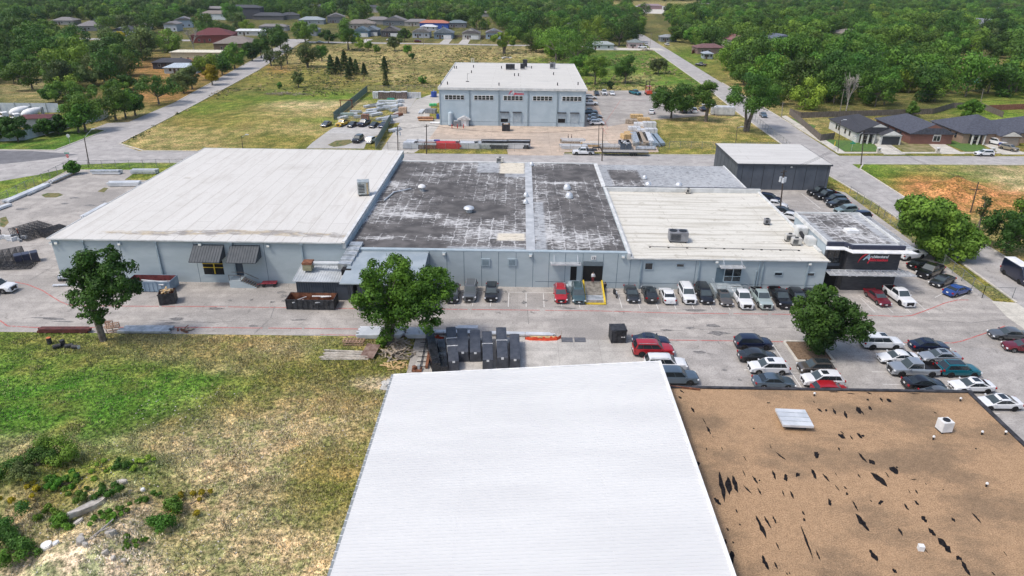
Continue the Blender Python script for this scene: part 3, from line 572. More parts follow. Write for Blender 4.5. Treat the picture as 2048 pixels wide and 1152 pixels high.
M_shedroof=pm('galvanised_shed_roof',(.38,.41,.43),(.52,.55,.57),.5,.5,.1,world=True)
M_shedroof2=pm('silver_blue_roof',(.26,.31,.345),(.34,.39,.42),.4,.5,.1,world=True)
S=thing('lean_to_shed','tall charcoal shed with wide pale metal roof leaning on the factory front','shed',(0,0,0))
MB().prism([(-22.7,86.9),(-14.2,86.9),(-14.2,FY-.05),(-22.7,FY-.05)],0,lambda x,y:4.6+(y-87)*.09-.1).build('wall',M_char,S)
MB().add([(-24.9,86.0,4.55),(-13.6,86.0,4.55),(-13.6,95.75,5.45),(-24.9,95.75,5.45),(-24.9,86.0,4.7),(-13.6,86.0,4.7),(-13.6,95.75,5.6),(-24.9,95.75,5.6)],[(3,2,1,0),(4,5,6,7),(0,1,5,4),(1,2,6,5),(2,3,7,6),(3,0,4,7)]).build('roof',M_shedroof2,S)
MB().box(-22.75,86.85,0,-14.15,86.9-.001,1.3).build('skirting',pm('slate_skirt',(.06,.075,.095)),S)
mb=MB()
for k in range(24):mb.box(-22.6+k*.36,86.86,1.31,-22.56+k*.36,86.899,4.4)
mb.build('cladding_batten',pm('batten',(.035,.04,.05)),S)
S=thing('metal_shed','low dark corrugated shed with a small ribbed light roof left of the tall charcoal shed','shed',(0,0,0))
MB().box(-32.5,90.3,0,-24.2,95.6,3.0).build('wall',M_char,S)
mb=MB();mb.add([(-32.9,89.9,3.02),(-23.0,89.9,3.02),(-23.0,95.7,3.72),(-32.9,95.7,3.72),(-32.9,89.9,3.12),(-23.0,89.9,3.12),(-23.0,95.7,3.82),(-32.9,95.7,3.82)],[(3,2,1,0),(4,5,6,7),(0,1,5,4),(1,2,6,5),(2,3,7,6),(3,0,4,7)])
for k in range(26):x=-32.8+k*.39;mb.beam((x,89.88,3.15),(x,95.7,3.85),.07,.06)
mb.build('roof',M_shedroof,S)
mb=MB()
for k in range(24):mb.box(-32.4+k*.35,90.25,.05,-32.34+k*.35,90.299,2.95)
mb.build('cladding_batten',pm('batten',(.035,.04,.05)),S)
for x in(-30.2,-26.6):MB().box(x,90.22,.05,x+1.7,90.249,2.3).build('door',pm('shed_door',(.05,.06,.078)),S)
D=thing('ventilation_duct','stepped silver sheet-metal duct running over the small ribbed shed','duct')
mb=MB()
for k in range(5):mb.box(-26.0-k*.12+.2,96.5-k*1.35,5.5-k*.22,-23.9-k*.12,97.8-k*1.35,6.35-k*.22)
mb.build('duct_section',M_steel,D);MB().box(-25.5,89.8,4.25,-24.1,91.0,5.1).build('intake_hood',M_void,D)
mb=MB();mb.tube((-25.2,92.6,4.9),(-31.0,93.2,4.6),.33,n=12);mb.build('pipe',M_shedroof,D)
bb=MB().box(-31.9,92.2,3.8,-30.6,93.6,4.75).build('fan_box',pm('dull_olive_box',(.22,.21,.13),(.3,.28,.18)),D);MB().box(-31.95,92.15,4.76,-30.5,93.65,5.05).build('lid',M_rust,bb)
#showroom with sign
H=7.15
S=thing('showroom_building','charcoal brick office with large red and white sign at the right end of the factory','office')
M_dbrick=pm('dark_charcoal_brick',(.030,.031,.036),(.048,.049,.054),1.2,.8,world=True,bs=.2,sc=(1,1,5))
bx('wall',(47.3,98.3,0,58.0,111.5,H),pm('pale_side_wall',(.30,.36,.40),(.36,.42,.46),.6,.85,world=True),S)
bx('wall',(50.0,96.4,0,58.02,98.299,H-.02),M_dbrick,S);bx('wall',(47.35,97.8,0,49.99,98.29,H-.04),M_dbrick,S);bx('wall',(58.021,96.5,0,58.06,111.4,H-.1),M_dbrick,S)
tar_sheet('roof',47.4,58.0,98.0,111.6,H+.02,S,.56,[(1660,450,6,1.5,-.2),(1690,470,4,4,-.15)],grey=[(47,97,48.6,112),(56.8,97,58.2,112)])
mb=MB().box(47.15,98.0,H-.3,47.399,111.85,H+.3);mb.box(47.4,111.6,H-.3,58.3,111.85,H+.3);mb.box(58.001,98.0,H-.3,58.3,111.599,H+.3);mb.build('parapet',M_trimw,S)
mb=MB().box(47.2,97.45,H-.35,49.6,97.95,H+.28);mb.prism([(49.6,97.45),(50.3,96.2),(58.3,96.2),(58.3,96.7),(50.55,96.7),(49.9,97.95),(49.6,97.95)],H-.35,H+.28);mb.build('fascia',pm('navy_fascia',(.02,.024,.045)),S)
bx('roof',(49.95,96.71,H-.2,57.99,97.99,H+.0),pm('grey_sealant',(.34,.36,.38),(.46,.48,.50),.6,.8,world=True),S)
mb=MB().prism([(46.4,96.2),(49.2,96.2),(49.9,94.9),(59.6,94.9),(59.2,96.19),(50.3,96.19),(49.6,97.44),(46.9,97.44)],H-.42,H-.3);mb.build('canopy',M_white,S)
mb=MB()
for k in range(26):mb.box(58.31,97.0+k*.58,H-.36,60.1,97.12+k*.58,H-.26)
for x in(58.31,59.2,60.05):mb.box(x,96.9,H-.46,x+.07,111.8,H-.361)
mb.build('sun_louvre',M_alu,S)
zc=3.3;mb=MB().box(47.0,94.4,zc,60.0,94.5,zc+.22);mb.box(47.0,96.2,zc+.02,58.3,96.38,zc+.2);mb.box(47.0,94.51,zc,47.1,96.19,zc+.2)
for k in range(12):x=47.8+k*1.06;mb.box(x,94.51,zc+.05,x+.09,96.19,zc+.2)
for k in range(9):y=94.62+k*.17;mb.box(47.11,y,zc+.0,59.9,y+.06,zc+.045)
mb.beam((60,94.45,zc+.1),(58.1,98.0,zc+.1),.12);mb.beam((59.2,96.2,zc+.08),(58.1,96.2,zc+.08),.08);mb.build('canopy',M_alu,S)
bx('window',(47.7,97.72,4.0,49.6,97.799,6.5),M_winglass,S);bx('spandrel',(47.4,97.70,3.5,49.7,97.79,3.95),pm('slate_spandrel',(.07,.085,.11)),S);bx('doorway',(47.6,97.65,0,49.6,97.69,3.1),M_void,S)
for x in(47.65,48.6,49.6):bx('mullion',(x,97.66,4.0,x+.06,97.719,6.5),pm('bronze_frame',(.06,.045,.035)),S)
bx('skylight',(52.0,102.2,H+.021,53.9,103.6,H+.5),M_white,S)
sg=MB().box(53.45,96.385,5.13,53.5,96.399,5.2).build('company_sign',M_white,S)
M_signred=flat('sign_red',(.80,.03,.06),.5);M_signwhite=flat('sign_white',(.85,.86,.88),.5);M_signblue=flat('sign_pale_blue',(.58,.75,.88),.5)
def company_sign(parent,x,y,z,k,wmat):
 text('letter','A',1.45*k,(x,y,z),wmat,parent,.03*k,.35,.03,1.05);text('lettering','rchitectural',.68*k,(x+1.05*k,y,z+.36*k),M_signwhite,parent,.022*k,.25,.03,.92)
 text('letter','F',1.25*k,(x+.72*k,y-.02,z-.58*k),M_signred,parent,.03*k,.35,.03,1);text('lettering','abrication',.62*k,(x+1.35*k,y,z-.2*k),M_signred,parent,.022*k,.25,.03,1.08)
 mb=MB();cx,cz,n=x+1.55*k,z-1.0*k,22
 for i in range(n):
  a0=R(168-78*i/n);a1=R(168-78*(i+1)/n);w0=.10*k*math.sin(math.pi*(i+.3)/n)+.02*k;r0=2.35*k
  P_=[(cx+math.cos(a)*(r0+d)*1.0,cz+math.sin(a)*(r0+d))for a,d in((a0,-w0),(a1,-w0),(a1,w0),(a0,w0))]
  mb.add([(p_[0],y,p_[1])for p_ in P_]+[(p_[0],y-.04,p_[1])for p_ in P_],[(0,1,2,3),(7,6,5,4),(0,4,5,1),(2,6,7,3)])
 mb.build('swoosh',M_signred,parent)
company_sign(sg,52.4,96.36,5.15,.93,M_signblue)
for x,w_ in((50.8,.45),(51.95,.28),(54.7,.4),(57.2,.4)):MB().box(x,96.37,2.35,x+w_,96.399,2.75).build('notice',M_white if x<54 else pm('grey_notice',(.35,.36,.37)),S)
#charcoal annex at the corner
S=thing('charcoal_annex','charcoal panelled annex with flat white roof at the street corner','warehouse')
bx('wall',(48.5,149.2,0,69.0,168,5.75),M_char,S);bx('roof',(48.3,149.0,5.751,69.2,168.2,5.95),roof_membrane('annex_roof',(.56,.55,.53),(.46,.45,.43),(.42,.41,.40),3,'x',.5)[0],S)
for k in range(9):x=49.6+k*2.35;bx('wall_joint',(x,149.18,.05,x+.07,149.199,5.7),M_black,S)
for k in range(6):bx('wall_joint',(48.48,151+k*2.9,.05,48.499,151.07+k*2.9,5.7),M_black,S)
bx('roof_edge',(48.2,148.9,5.6,69.3,148.999,5.98),M_charmet,S);bx('roof_edge',(69.201,149.0,5.6,69.3,168.2,5.98),M_charmet,S);bx('roof_edge',(48.2,149.0,5.6,48.299,168.2,5.98),M_charmet,S)
MB().box(60.1,149.0,5.2,60.5,149.199,5.4).build('wall_lamp',M_light,S)
#rear hall
YF=213.4
S=thing('rear_hall','tall blue-grey hall with five bands of windows across the back road','factory')
M_wallF=pm('pale_blue_stucco',(.37,.45,.50),(.42,.50,.55),.3,.9,world=True)
bx('wall',(-24.9,YF,0,19.95,272.5,11.0),M_wallF,S);bx('roof',(-25.0,YF-.2,11.001,20.1,272.7,11.2),M_roofF,S)
mb=MB().box(-25.2,YF-.35,10.75,20.3,YF-.201,11.45);mb.box(-25.2,YF-.2,10.75,-25.001,272.9,11.4);mb.box(20.101,YF-.2,10.75,20.3,272.9,11.4);mb.box(-25.0,272.701,10.75,20.1,272.9,11.4);mb.build('parapet',M_trimw,S)
for k in range(5):
 x0=-24.7+k*8.97
 w_=MB().box(x0+1.45,YF-.08,7.75,x0+7.5,YF-.003,9.2).build('window',M_white,S)
 for i in range(5):
  for j in range(2):MB().box(x0+1.62+i*1.19,YF-.12,7.88+j*.64,x0+2.62+i*1.19,YF-.081,8.44+j*.64).build('pane',M_winglass,w_)
 for dx_ in((0,)if k==0 else(0,.28)):bx('downpipe',(x0-.06+dx_,YF-.16,.05,x0+.08+dx_,YF-.004,10.9),M_pipe,S)
bx('downpipe',(19.7,YF-.16,.05,19.9,YF-.004,10.9),M_pipe,S);bx('wall_joint',(-24.8,YF-.03,1.2,19.9,YF-.004,1.26),M_joint,S)
M_shut=pm('shutter_panel',(.30,.36,.40),(.36,.42,.46),2)
for i,(x,op)in enumerate(((-4.9,.35),(-1.0,0),(12.8,.42),(16.7,0))):
 d_=MB().box(x-1.15,YF-.1,1.2,x+1.15,YF-.005,4.1).build('loading_door',M_shut,S);MB().box(x-1.4,YF-.45,4.1,x+1.4,YF-.006,4.4).build('hood',M_charmet,d_)
 MB().box(x-1.35,YF-.2,1.0,x-1.16,YF-.006,4.09).build('door_frame',M_walltrim,d_);MB().box(x+1.16,YF-.2,1.0,x+1.35,YF-.006,4.09).build('door_frame',M_walltrim,d_)
 if op:MB().box(x-1.1,YF-.13,1.2,x+1.1,YF-.101,1.2+2.9*op).build('opening',M_void,d_)
sg=MB().box(-1.2,YF-.06,9.9,-1.1,YF-.01,10.0).build('company_sign',M_white,S);company_sign(sg,-2.9,YF-.06,9.75,.95,M_signwhite)
for px,py in((770,205),(785,207),(1097,207)):pass
#foreground white metal building
S=thing('white_metal_building','foreground building with a huge pure white ribbed metal roof','warehouse')
def zr(x):return 5.15+(x+13.2)*.0775
bx('wall',(-12.9,8,0,14.7,61.6,4.9),M_white,S)
MB().prism([(-12.9,8),(14.7,8),(14.7,61.6),(-12.9,61.6)],4.9,lambda x,y:zr(x)-.12).build('wall',M_white,S)
mb=MB().prism([(-13.2,7.5),(15.0,7.5),(15.0,62),(-13.2,62)],5.0,lambda x,y:zr(x))
mb=MB();mb.quad((-13.2,7.5,zr(-13.2)),(15,7.5,zr(15)),(15,62,zr(15)),(-13.2,62,zr(-13.2)));mb.quad((-13.2,7.5,zr(-13.2)-.1),(15,7.5,zr(15)-.1),(15,62,zr(15)-.1),(-13.2,62,zr(-13.2)-.1))
y=7.6;segs=[(-13.2,-4.45),(-4.4,7.2),(7.25,15.0)]
while y<61.95:
 for a,b in segs:
  za,zb=zr(a),zr(b);mb.add([(a,y,za),(a,y+.09,za),(a,y+.07,za+.04),(a,y+.02,za+.04),(b,y,zb),(b,y+.09,zb),(b,y+.07,zb+.04),(b,y+.02,zb+.04)],[(0,3,7,4),(3,2,6,7),(2,1,5,6),(0,1,2,3),(4,7,6,5)])
 y+=.33
mw,t,p=newmat('white_standing_seam')
v=geo_pos(t);c=mix(t,ramp(t,noise(t,geo_pos(t,(.08,.5,1)),.6,5),.35,.7),(.60,.605,.60),(.55,.555,.555));t.links.new(c,p.inputs['Base Color']);p.inputs['Roughness'].default_value=.55
mb.build('roof',mw,S)
def slope_box(x0,x1,y0,y1,d0,d1,name,m_):
 MB().add([(x0,y0,zr(x0)+d0),(x1,y0,zr(x1)+d0),(x1,y1,zr(x1)+d0),(x0,y1,zr(x0)+d0),(x0,y0,zr(x0)+d1),(x1,y0,zr(x1)+d1),(x1,y1,zr(x1)+d1),(x0,y1,zr(x0)+d1)],[(3,2,1,0),(4,5,6,7),(0,1,5,4),(1,2,6,5),(2,3,7,6),(3,0,4,7)]).build(name,m_,S)
slope_box(15.001,15.25,7.5,62.2,-.35,.10,'eave_trim',M_white);slope_box(-13.2,15.0,62.001,62.2,-.3,.08,'eave_trim',M_white);slope_box(-13.42,-13.201,7.5,62.2,-.35,.02,'gutter',pm('grey_gutter',(.20,.22,.23)))
y=8
mb=MB()
while y<62:mb.box(-13.43,y,5.0,-13.19,y+.05,zr(-13.2)+.035);y+=.8
mb.build('gutter_strap',M_white,S)
#gravel-ballasted brown roof building
S=thing('gravel_roof_building','foreground building with a tan gravel roof torn open in black rips','building')
mg,t,p=newmat('tan_gravel_roof');gp=geo_pos(t)
sp=noise(t,gp,9,4,.8);sp2=noise(t,gp,2.5,5,.7);bg_=noise(t,geo_pos(t,(.7,1.2,1)),.16,6,.6)
c=mix(t,ramp(t,bg_,.42,.62),(.36,.235,.135),(.22,.15,.09));c=mix(t,1,c,mix(t,ramp(t,sp,.25,.75),(.5,.48,.45),(1.5,1.5,1.5)),'MULTIPLY')
c=mix(t,1,c,mix(t,ramp(t,sp2,.3,.7),(.86,.85,.84),(1.12,1.12,1.12)),'MULTIPLY');t.links.new(c,p.inputs['Base Color']);p.inputs['Roughness'].default_value=.95;bump(t,p,sp,.8,.05)
M_tearm=pm('bare_black_felt',(.008,.0075,.009),(.022,.02,.021),4,1,world=True,bs=.3,spec=.05)
bx('wall',(15.4,8,0,47.3,60.6,4.7),pm('buff_wall',(.3,.27,.22)),S);bx('roof',(15.4,8,4.701,47.3,60.6,5.0),mg,S)
E_=pm('tarred_edge',(.018,.018,.022),(.05,.05,.058),1.5,.8,world=True)
mb=MB().box(15.4,60.601,4.5,47.9,60.95,5.16);mb.box(47.301,8,4.5,47.75,60.6,5.12);mb.build('parapet',E_,S)
rr=random.Random(5)
TE=[(165,95,26,10,40),(235,165,36,12,55),(300,230,50,5,60),(322,275,50,12,62),(345,310,16,3,70),(310,378,18,6,80),(395,585,170,26,80),(432,580,100,32,84),(468,570,100,26,72),(515,510,45,5,65),(535,600,70,9,45),(575,545,55,14,55),(600,550,12,8,45),(600,610,50,9,62),(370,665,55,24,45),(475,718,26,9,65),(680,520,55,14,72),(745,535,42,24,80),(810,517,24,26,30),(898,515,60,24,62),(965,535,62,12,50),(730,620,38,8,70),(777,628,50,12,66),(715,415,75,10,38),(660,365,26,5,70),(912,410,40,36,60),(1035,378,24,10,60),(1018,515,22,5,60),(1025,590,45,6,50),(1070,590,26,10,40),(1080,622,18,16,40),(985,668,44,24,70),(1145,525,28,7,55),(1165,425,80,14,48),(1215,450,44,26,38),(1255,545,120,32,40),(1335,495,60,36,35),(1352,478,14,10,20),(1125,690,70,10,62),(1165,780,125,30,52),(1265,672,34,22,150),(1405,695,44,12,55),(1460,672,36,14,50),(1460,612,30,9,60),(1420,610,30,5,60),(1502,762,46,24,50),(1545,832,60,22,50),(1615,905,110,36,48),(1693,975,40,26,30),(1730,1030,100,24,58),(1662,765,32,14,50),(1788,755,80,12,48),(1372,832,50,14,58),(610,805,140,26,66),(645,780,80,14,60),(682,765,50,12,66),(700,910,50,8,66),(632,1000,88,26,68),(690,1015,44,12,66),(860,890,200,12,70),(922,960,66,12,66),(840,728,26,12,60),(845,765,22,12,60),(1225,960,78,32,56),(1340,1045,36,20,40),(425,818,24,10,60),(455,890,14,12,60),(415,885,30,14,80),(450,975,80,34,85),(345,735,40,10,75),(258,460,30,34,60),(1145,165,46,36,60),(1165,180,30,8,55),(1072,190,44,18,72),(1010,172,44,14,62),(965,165,16,14,40),(930,165,36,12,40),(898,120,14,6,60),(1207,155,32,14,50),(1193,108,16,14,20),(1268,108,30,14,60),(1310,112,36,16,30),(1050,307,48,24,30),(1052,288,30,6,40),(1103,315,30,8,55),(1148,305,44,14,45),(1165,305,20,14,10),(568,265,12,7,20),(1010,65,60,8,2),(1100,74,50,6,6),(1200,72,36,7,20),(1450,74,60,6,4),(650,125,24,8,5),(1210,662,14,7,50),(1606,600,10,6,40),(1945,950,36,5,52),(1300,520,40,6,55),(1512,570,16,4,55),(1445,545,30,6,0),(1785,376,14,7,20),(1515,938,30,4,52),(175,62,30,9,35),(125,103,22,8,5),(750,1060,20,7,60),(765,1058,14,7,60),(493,792,12,10,60),(520,430,34,5,58),(395,375,26,4,66),(1880,1060,30,9,40),(1560,178,26,6,25)]
for cx,cy,L,w_,an in TE:
 cx,cy,L,w_=1300+cx/2.738,760+cy/2.738,L/2.738*1.04,w_/2.738*1.12;a=R(an);ax,ay=math.cos(a),math.sin(a);n=7;pts=[]
 ph=rr.random()*3
 for k in range(n+1):
  s_=k/n;r_=(math.sin(math.pi*min(1,max(0,s_)))**.8)*w_/2*(rr.uniform(.5,1.25))if 0<k<n else .05*w_;pts.append((s_-.5,r_))
 for k in range(n-1,0,-1):
  s_=k/n;pts.append((s_-.5+rr.uniform(-.04,.04),-(math.sin(math.pi*s_)**.8)*w_/2*rr.uniform(.3,1.1)))
 P_=[G(cx+ax*s_*L-ay*r_,cy+ay*s_*L+ax*r_,5.0)for s_,r_ in pts]
 P_=[q_ for q_ in P_ if 15.42<q_.x<47.2]
 if len(P_)>3:c_=sum(P_,Vector())/len(P_);MB().add([(c_.x,c_.y,5.012)]+[(q_.x,q_.y,5.006)for q_ in P_],[(0,i+1,(i+1)%len(P_)+1)for i in range(len(P_))]).build('felt_rip',M_tearm,S)
 #vehicles
def lerp(a,b,t):return a+(b-a)*t
def interp(tab,x):
 for(x0,z0),(x1,z1)in zip(tab,tab[1:]):
  if x<=x1:return z0+(z1-z0)*max(0,min(1,(x-x0)/(x1-x0)if x1>x0 else 0))
 return tab[-1][1]
KINDS={'sedan':dict(L=4.85,W=1.86,r=.33,wb=1.42,top=[(-.5,.66),(-.485,.93),(-.36,1.02),(.2,.98),(.40,.84),(.475,.70),(.5,.48)],gh=(-.42,.26,-.20,.045),belt=.95,H=1.44),'coupe':dict(L=4.75,W=1.88,r=.34,wb=1.40,top=[(-.5,.68),(-.485,.98),(-.40,1.03),(.2,.95),(.42,.80),(.48,.66),(.5,.46)],gh=(-.465,.27,-.17,.03),belt=.94,H=1.41),'suv':dict(L=4.75,W=1.92,r=.37,wb=1.40,top=[(-.5,.62),(-.49,1.04),(-.46,1.08),(.2,1.10),(.40,1.02),(.48,.86),(.5,.52)],gh=(-.49,.275,-.37,.075),belt=1.05,H=1.68),'bigsuv':dict(L=5.15,W=2.0,r=.41,wb=1.50,top=[(-.5,.62),(-.495,1.12),(-.47,1.18),(.2,1.20),(.42,1.14),(.485,1.0),(.5,.58)],gh=(-.495,.25,-.42,.09),belt=1.15,H=1.86),'hatch':dict(L=4.25,W=1.83,r=.34,wb=1.28,top=[(-.5,.62),(-.49,1.0),(-.46,1.04),(.2,1.03),(.40,.94),(.48,.78),(.5,.50)],gh=(-.485,.29,-.38,.08),belt=1.0,H=1.58),'minivan':dict(L=5.1,W=1.98,r=.35,wb=1.52,top=[(-.5,.62),(-.495,1.0),(-.47,1.05),(.26,1.04),(.42,.90),(.485,.74),(.5,.50)],gh=(-.49,.31,-.45,.13),belt=1.03,H=1.76),'pickup':dict(L=5.8,W=2.02,r=.42,wb=1.82,top=[(-.5,.75),(-.499,1.22),(.20,1.20),(.43,1.14),(.487,1.02),(.5,.62)],gh=(-.135,.235,-.115,.115),belt=1.19,H=1.92,bed=(-.49,-.145)),'van':dict(L=6.2,W=2.06,r=.37,wb=1.85,top=[(-.5,.6),(-.499,2.55),(-.47,2.68),(.20,2.68),(.27,2.6),(.37,1.45),(.48,1.18),(.5,.6)],gh=None,belt=1.3,H=2.7),}
def body_mesh(k):
 d=KINDS[k];L,W,r,wb=d['L'],d['W'],d['r'],d['wb'];mb=MB();ra=r+.07
 st=set([-.5*L,-.497*L,-.485*L,-.46*L,-.40*L,.0,.1*L,.2*L,.3*L,.36*L,.42*L,.46*L,.48*L,.492*L,.5*L])
 for xw in(-wb,wb):
  for a in range(0,181,20):st.add(xw+ra*math.cos(R(a)))
  st.add(xw-ra-.01);st.add(xw+ra+.01)
 bed=d.get('bed')
 if bed:
  for b in bed:st.add(b*L);st.add(b*L+.015*(1 if b<-.3 else-1))
 xs=sorted(st);rings=[]
 for x in xs:
  u=x/L*2;w_=W/2*(1-.16*max(0,abs(u)-.55)**2.2/.45**2.2*(1.0 if u>0 else .75));zt=interp(d['top'],x/L);zb=.21+(.07 if abs(u)>.93 else 0)
  if abs(u)>.985:w_*=.965
  for xw in(-wb,wb):
   if abs(x-xw)<ra:zb=max(zb,r-.02+math.sqrt(ra*ra-(x-xw)**2))
  z2=max(zb+.04,.42);z3=max(z2+.06,zt*.62);z3=min(z3,zt-.10);z2=min(z2,z3-.02)
  inb=bed and bed[0]*L+.004<x<bed[1]*L-.004
  zt2=.72 if inb else zt+.012
  y5=.92 if bed else .86
  if k=='van' and x<.3*L:y5=.90
  rings.append([(x,0,zb),(x,w_*.9,zb),(x,w_*.985,z2),(x,w_,z3),(x,w_*(.95 if k=='van' else .965),zt-.05),(x,w_*y5,zt),(x,w_*(y5-.05 if inb else y5*.72),zt2),(x,0,zt2+(0 if inb else .02))])
 n=len(rings[0]);vs=[];
 for rg in rings:vs+=rg+[(a,-b,c)for a,b,c in rg]
 fs=[];mi=[]
 for i in range(len(rings)-1):
  b0,b1=i*2*n,(i+1)*2*n
  mid=(rings[i][0][0]+rings[i+1][0][0])/2;inb=bed and bed[0]*L<mid<bed[1]*L
  for j in range(n-1):
   mm=1 if j==0 or(j==1)or(inb and j>=5)else 0
   fs.append((b0+j,b1+j,b1+j+1,b0+j+1));mi.append(mm);fs.append((b0+n+j,b0+n+j+1,b1+n+j+1,b1+n+j));mi.append(mm)
 mb.v=vs;mb.f=[list(f)for f in fs];mb.m=mi
 for b,s_ in((0,1),((len(rings)-1)*2*n,-1)):
  lo=[b+j for j in range(n)];hi=[b+n+j for j in range(n-1,-1,-1)]
  f=lo+hi[:-1];mb.f.append(f[::s_]);mb.m.append(0)
 if d['gh']:
  g=d['gh'];xb0,xb1,xr0,xr1=[q*L for q in g];zb,H_=d['belt'],d['H'];wb_,wr=W/2*.955,W/2*.79
  m2=MB();zb2=zb-.12
  pts=[(xb0-.02,zb2,wb_),(xr0,H_-.045,wr),(xr1,H_-.045,wr),(xb1+.05,zb2,wb_)]
  xm=(xr0+xr1)/2
  prof=[(xb0-.02,zb2,wb_*.98),(xr0,H_-.05,wr*.96),(lerp(xr0,xm,.5),H_-.012,wr),(xm,H_,wr),(lerp(xm,xr1,.6),H_-.012,wr),(xr1,H_-.05,wr*.96),(xb1+.06,zb2,wb_*.96)]
  m2.add([(x,0,z)for x,z,_ in[]],[])
  V_=[]
  for x,z,ww in prof:V_+=[(x,ww,z-.0),(x,ww*.72,z+.035 if z>zb2+.1 else z),(x,-ww*.72,z+.035 if z>zb2+.1 else z),(x,-ww,z)]
  F_=[]
  for i in range(len(prof)-1):
   a,b=i*4,i*4+4
   for j in range(3):F_.append((a+j,a+j+1,b+j+1,b+j))
  base0,base1=0,(len(prof)-1)*4
  sideL=[i*4 for i in range(len(prof))];sideR=[i*4+3 for i in range(len(prof))]
  F_.append(tuple(sideL));F_.append(tuple(reversed(sideR)))
  bb=len(mb.v);mb.v+=V_;mb.f+=[[bb+i for i in f]for f in F_];mb.m+=[0]*len(F_)
 return mb
def panes(k):
 d=KINDS[k];L,W=d['L'],d['W'];out=[]
 if d['gh']:
  g=d['gh'];xb0,xb1,xr0,xr1=[q*L for q in g];zb,H_=d['belt'],d['H'];wb_,wr=W/2*.955,W/2*.79;z0=zb-.12
  def pt(xa,za,wa,xb,zb_,wb2,s_,tt):return(lerp(xa,xb,tt),lerp(wa,wb2,tt)*s_,lerp(za,zb_,tt))
  def screen(xa,wa,xb,wb2,sgn):
   q=[]
   for tt,ss in((.20,.93),(.98,.92)):
    for s_ in(-1,1):p_=pt(xa,z0,wa,xb,H_-.045,wb2,s_*ss,tt);q.append(Vector(p_))
   nrm=(q[1]-q[0]).cross(q[2]-q[0]).normalized();nrm=nrm if nrm.x*sgn>0 or abs(nrm.x)<.01 else-nrm
   top_add=Vector((0,0,.03));c=[q[0]+nrm*.02,q[1]+nrm*.02,q[3]+nrm*.012+top_add*.4,q[2]+nrm*.012+top_add*.4]
   return MB().add([tuple(p_)for p_ in c]+[tuple(p_-nrm*.03)for p_ in c],[(0,1,2,3),(7,6,5,4),(0,4,5,1),(1,5,6,2),(2,6,7,3),(3,7,4,0)])
  out.append(('windshield',screen(xb1+.06,wb_*.96,xr1,wr*.96,1)))
  if k!='pickup' or True:out.append(('rear_window',screen(xb0-.02,wb_*.98,xr0,wr*.96,-1)))
  for s_ in(1,-1):
   def sp(x,tt):
    w_=lerp(wb_*.97,wr*.98,tt);return(x,s_*(w_+.018),lerp(z0,H_-.05,tt))
   def lim(tt):return lerp(xb0,xr0,tt),lerp(xb1+.05,xr1,tt)
   t0,t1=.27,.93;r0,f0=lim(t0);r1,f1=lim(t1);cuts={'sedan':(.12,.52,.96),'coupe':(.14,.52,.96),'pickup':(.05,.48,.95),'hatch':(.08,.32,.62,.96),'suv':(.07,.30,.62,.96),'bigsuv':(.05,.28,.62,.96),'minivan':(.05,.33,.64,.96)}[k]
   for c0,c1 in zip(cuts,cuts[1:]):
    q=[]
    for tt,(ra_,fa)in((t0,(r0,f0)),(t1,(r1,f1))):
     q+=[(lerp(ra_,fa,c0)+.018,tt),(lerp(ra_,fa,c1)-.018,tt)]
    a,b,c,e=[sp(*z)for z in(q[0],q[1],q[3],q[2])];i_=[(x,y-s_*.03,z)for x,y,z in(a,b,c,e)]
    out.append(('side_window',MB().add([a,b,c,e]+i_,[(0,1,2,3),(7,6,5,4),(0,4,5,1),(1,5,6,2),(2,6,7,3),(3,7,4,0)])))
 else:
  a=[(2.32,.9,1.52),(2.32,-.9,1.52),(1.72,-.86,2.5),(1.72,.86,2.5)];n_=Vector((.85,0,.53)).normalized()*.03
  out.append(('windshield',MB().add([tuple(Vector(p_)+n_)for p_ in a]+[tuple(Vector(p_)-n_)for p_ in a],[(0,1,2,3),(7,6,5,4),(0,4,5,1),(1,5,6,2),(2,6,7,3),(3,7,4,0)])))
  for s_ in(1,-1):out.append(('side_window',MB().add([(1.2,s_*1.0,1.5),(2.15,s_*1.0,1.5),(1.75,s_*.985,2.25),(1.2,s_*.985,2.25),(1.2,s_*.9,1.5),(2.15,s_*.9,1.5),(1.75,s_*.9,2.25),(1.2,s_*.9,2.25)],[(0,1,2,3),(7,6,5,4),(0,4,5,1),(1,5,6,2),(2,6,7,3),(3,7,4,0)])))
 return out
_cm={}
def shared(key,fn):
 if key not in _cm:_cm[key]=fn()
 return _cm[key]
def finish(mb,name,mats,smooth=False,bevel=0):
 me=mb.mesh(name,mats);bm=bmesh.new();bm.from_mesh(me);bmesh.ops.recalc_face_normals(bm,faces=bm.faces)
 if bevel:bmesh.ops.bevel(bm,geom=list(bm.edges),offset=bevel,segments=2,affect='EDGES',clamp_overlap=True)
 bm.to_mesh(me);bm.free()
 if smooth:
  me.polygons.foreach_set('use_smooth',[True]*len(me.polygons))
  try:me.set_sharp_from_angle(angle=R(38))
  except Exception:pass
 return me
def paint(name,c,metal=.25,rough=.28):return pm('paint_'+name,tuple(x*.96 for x in c),c,.7,rough,metal,coat=.8)
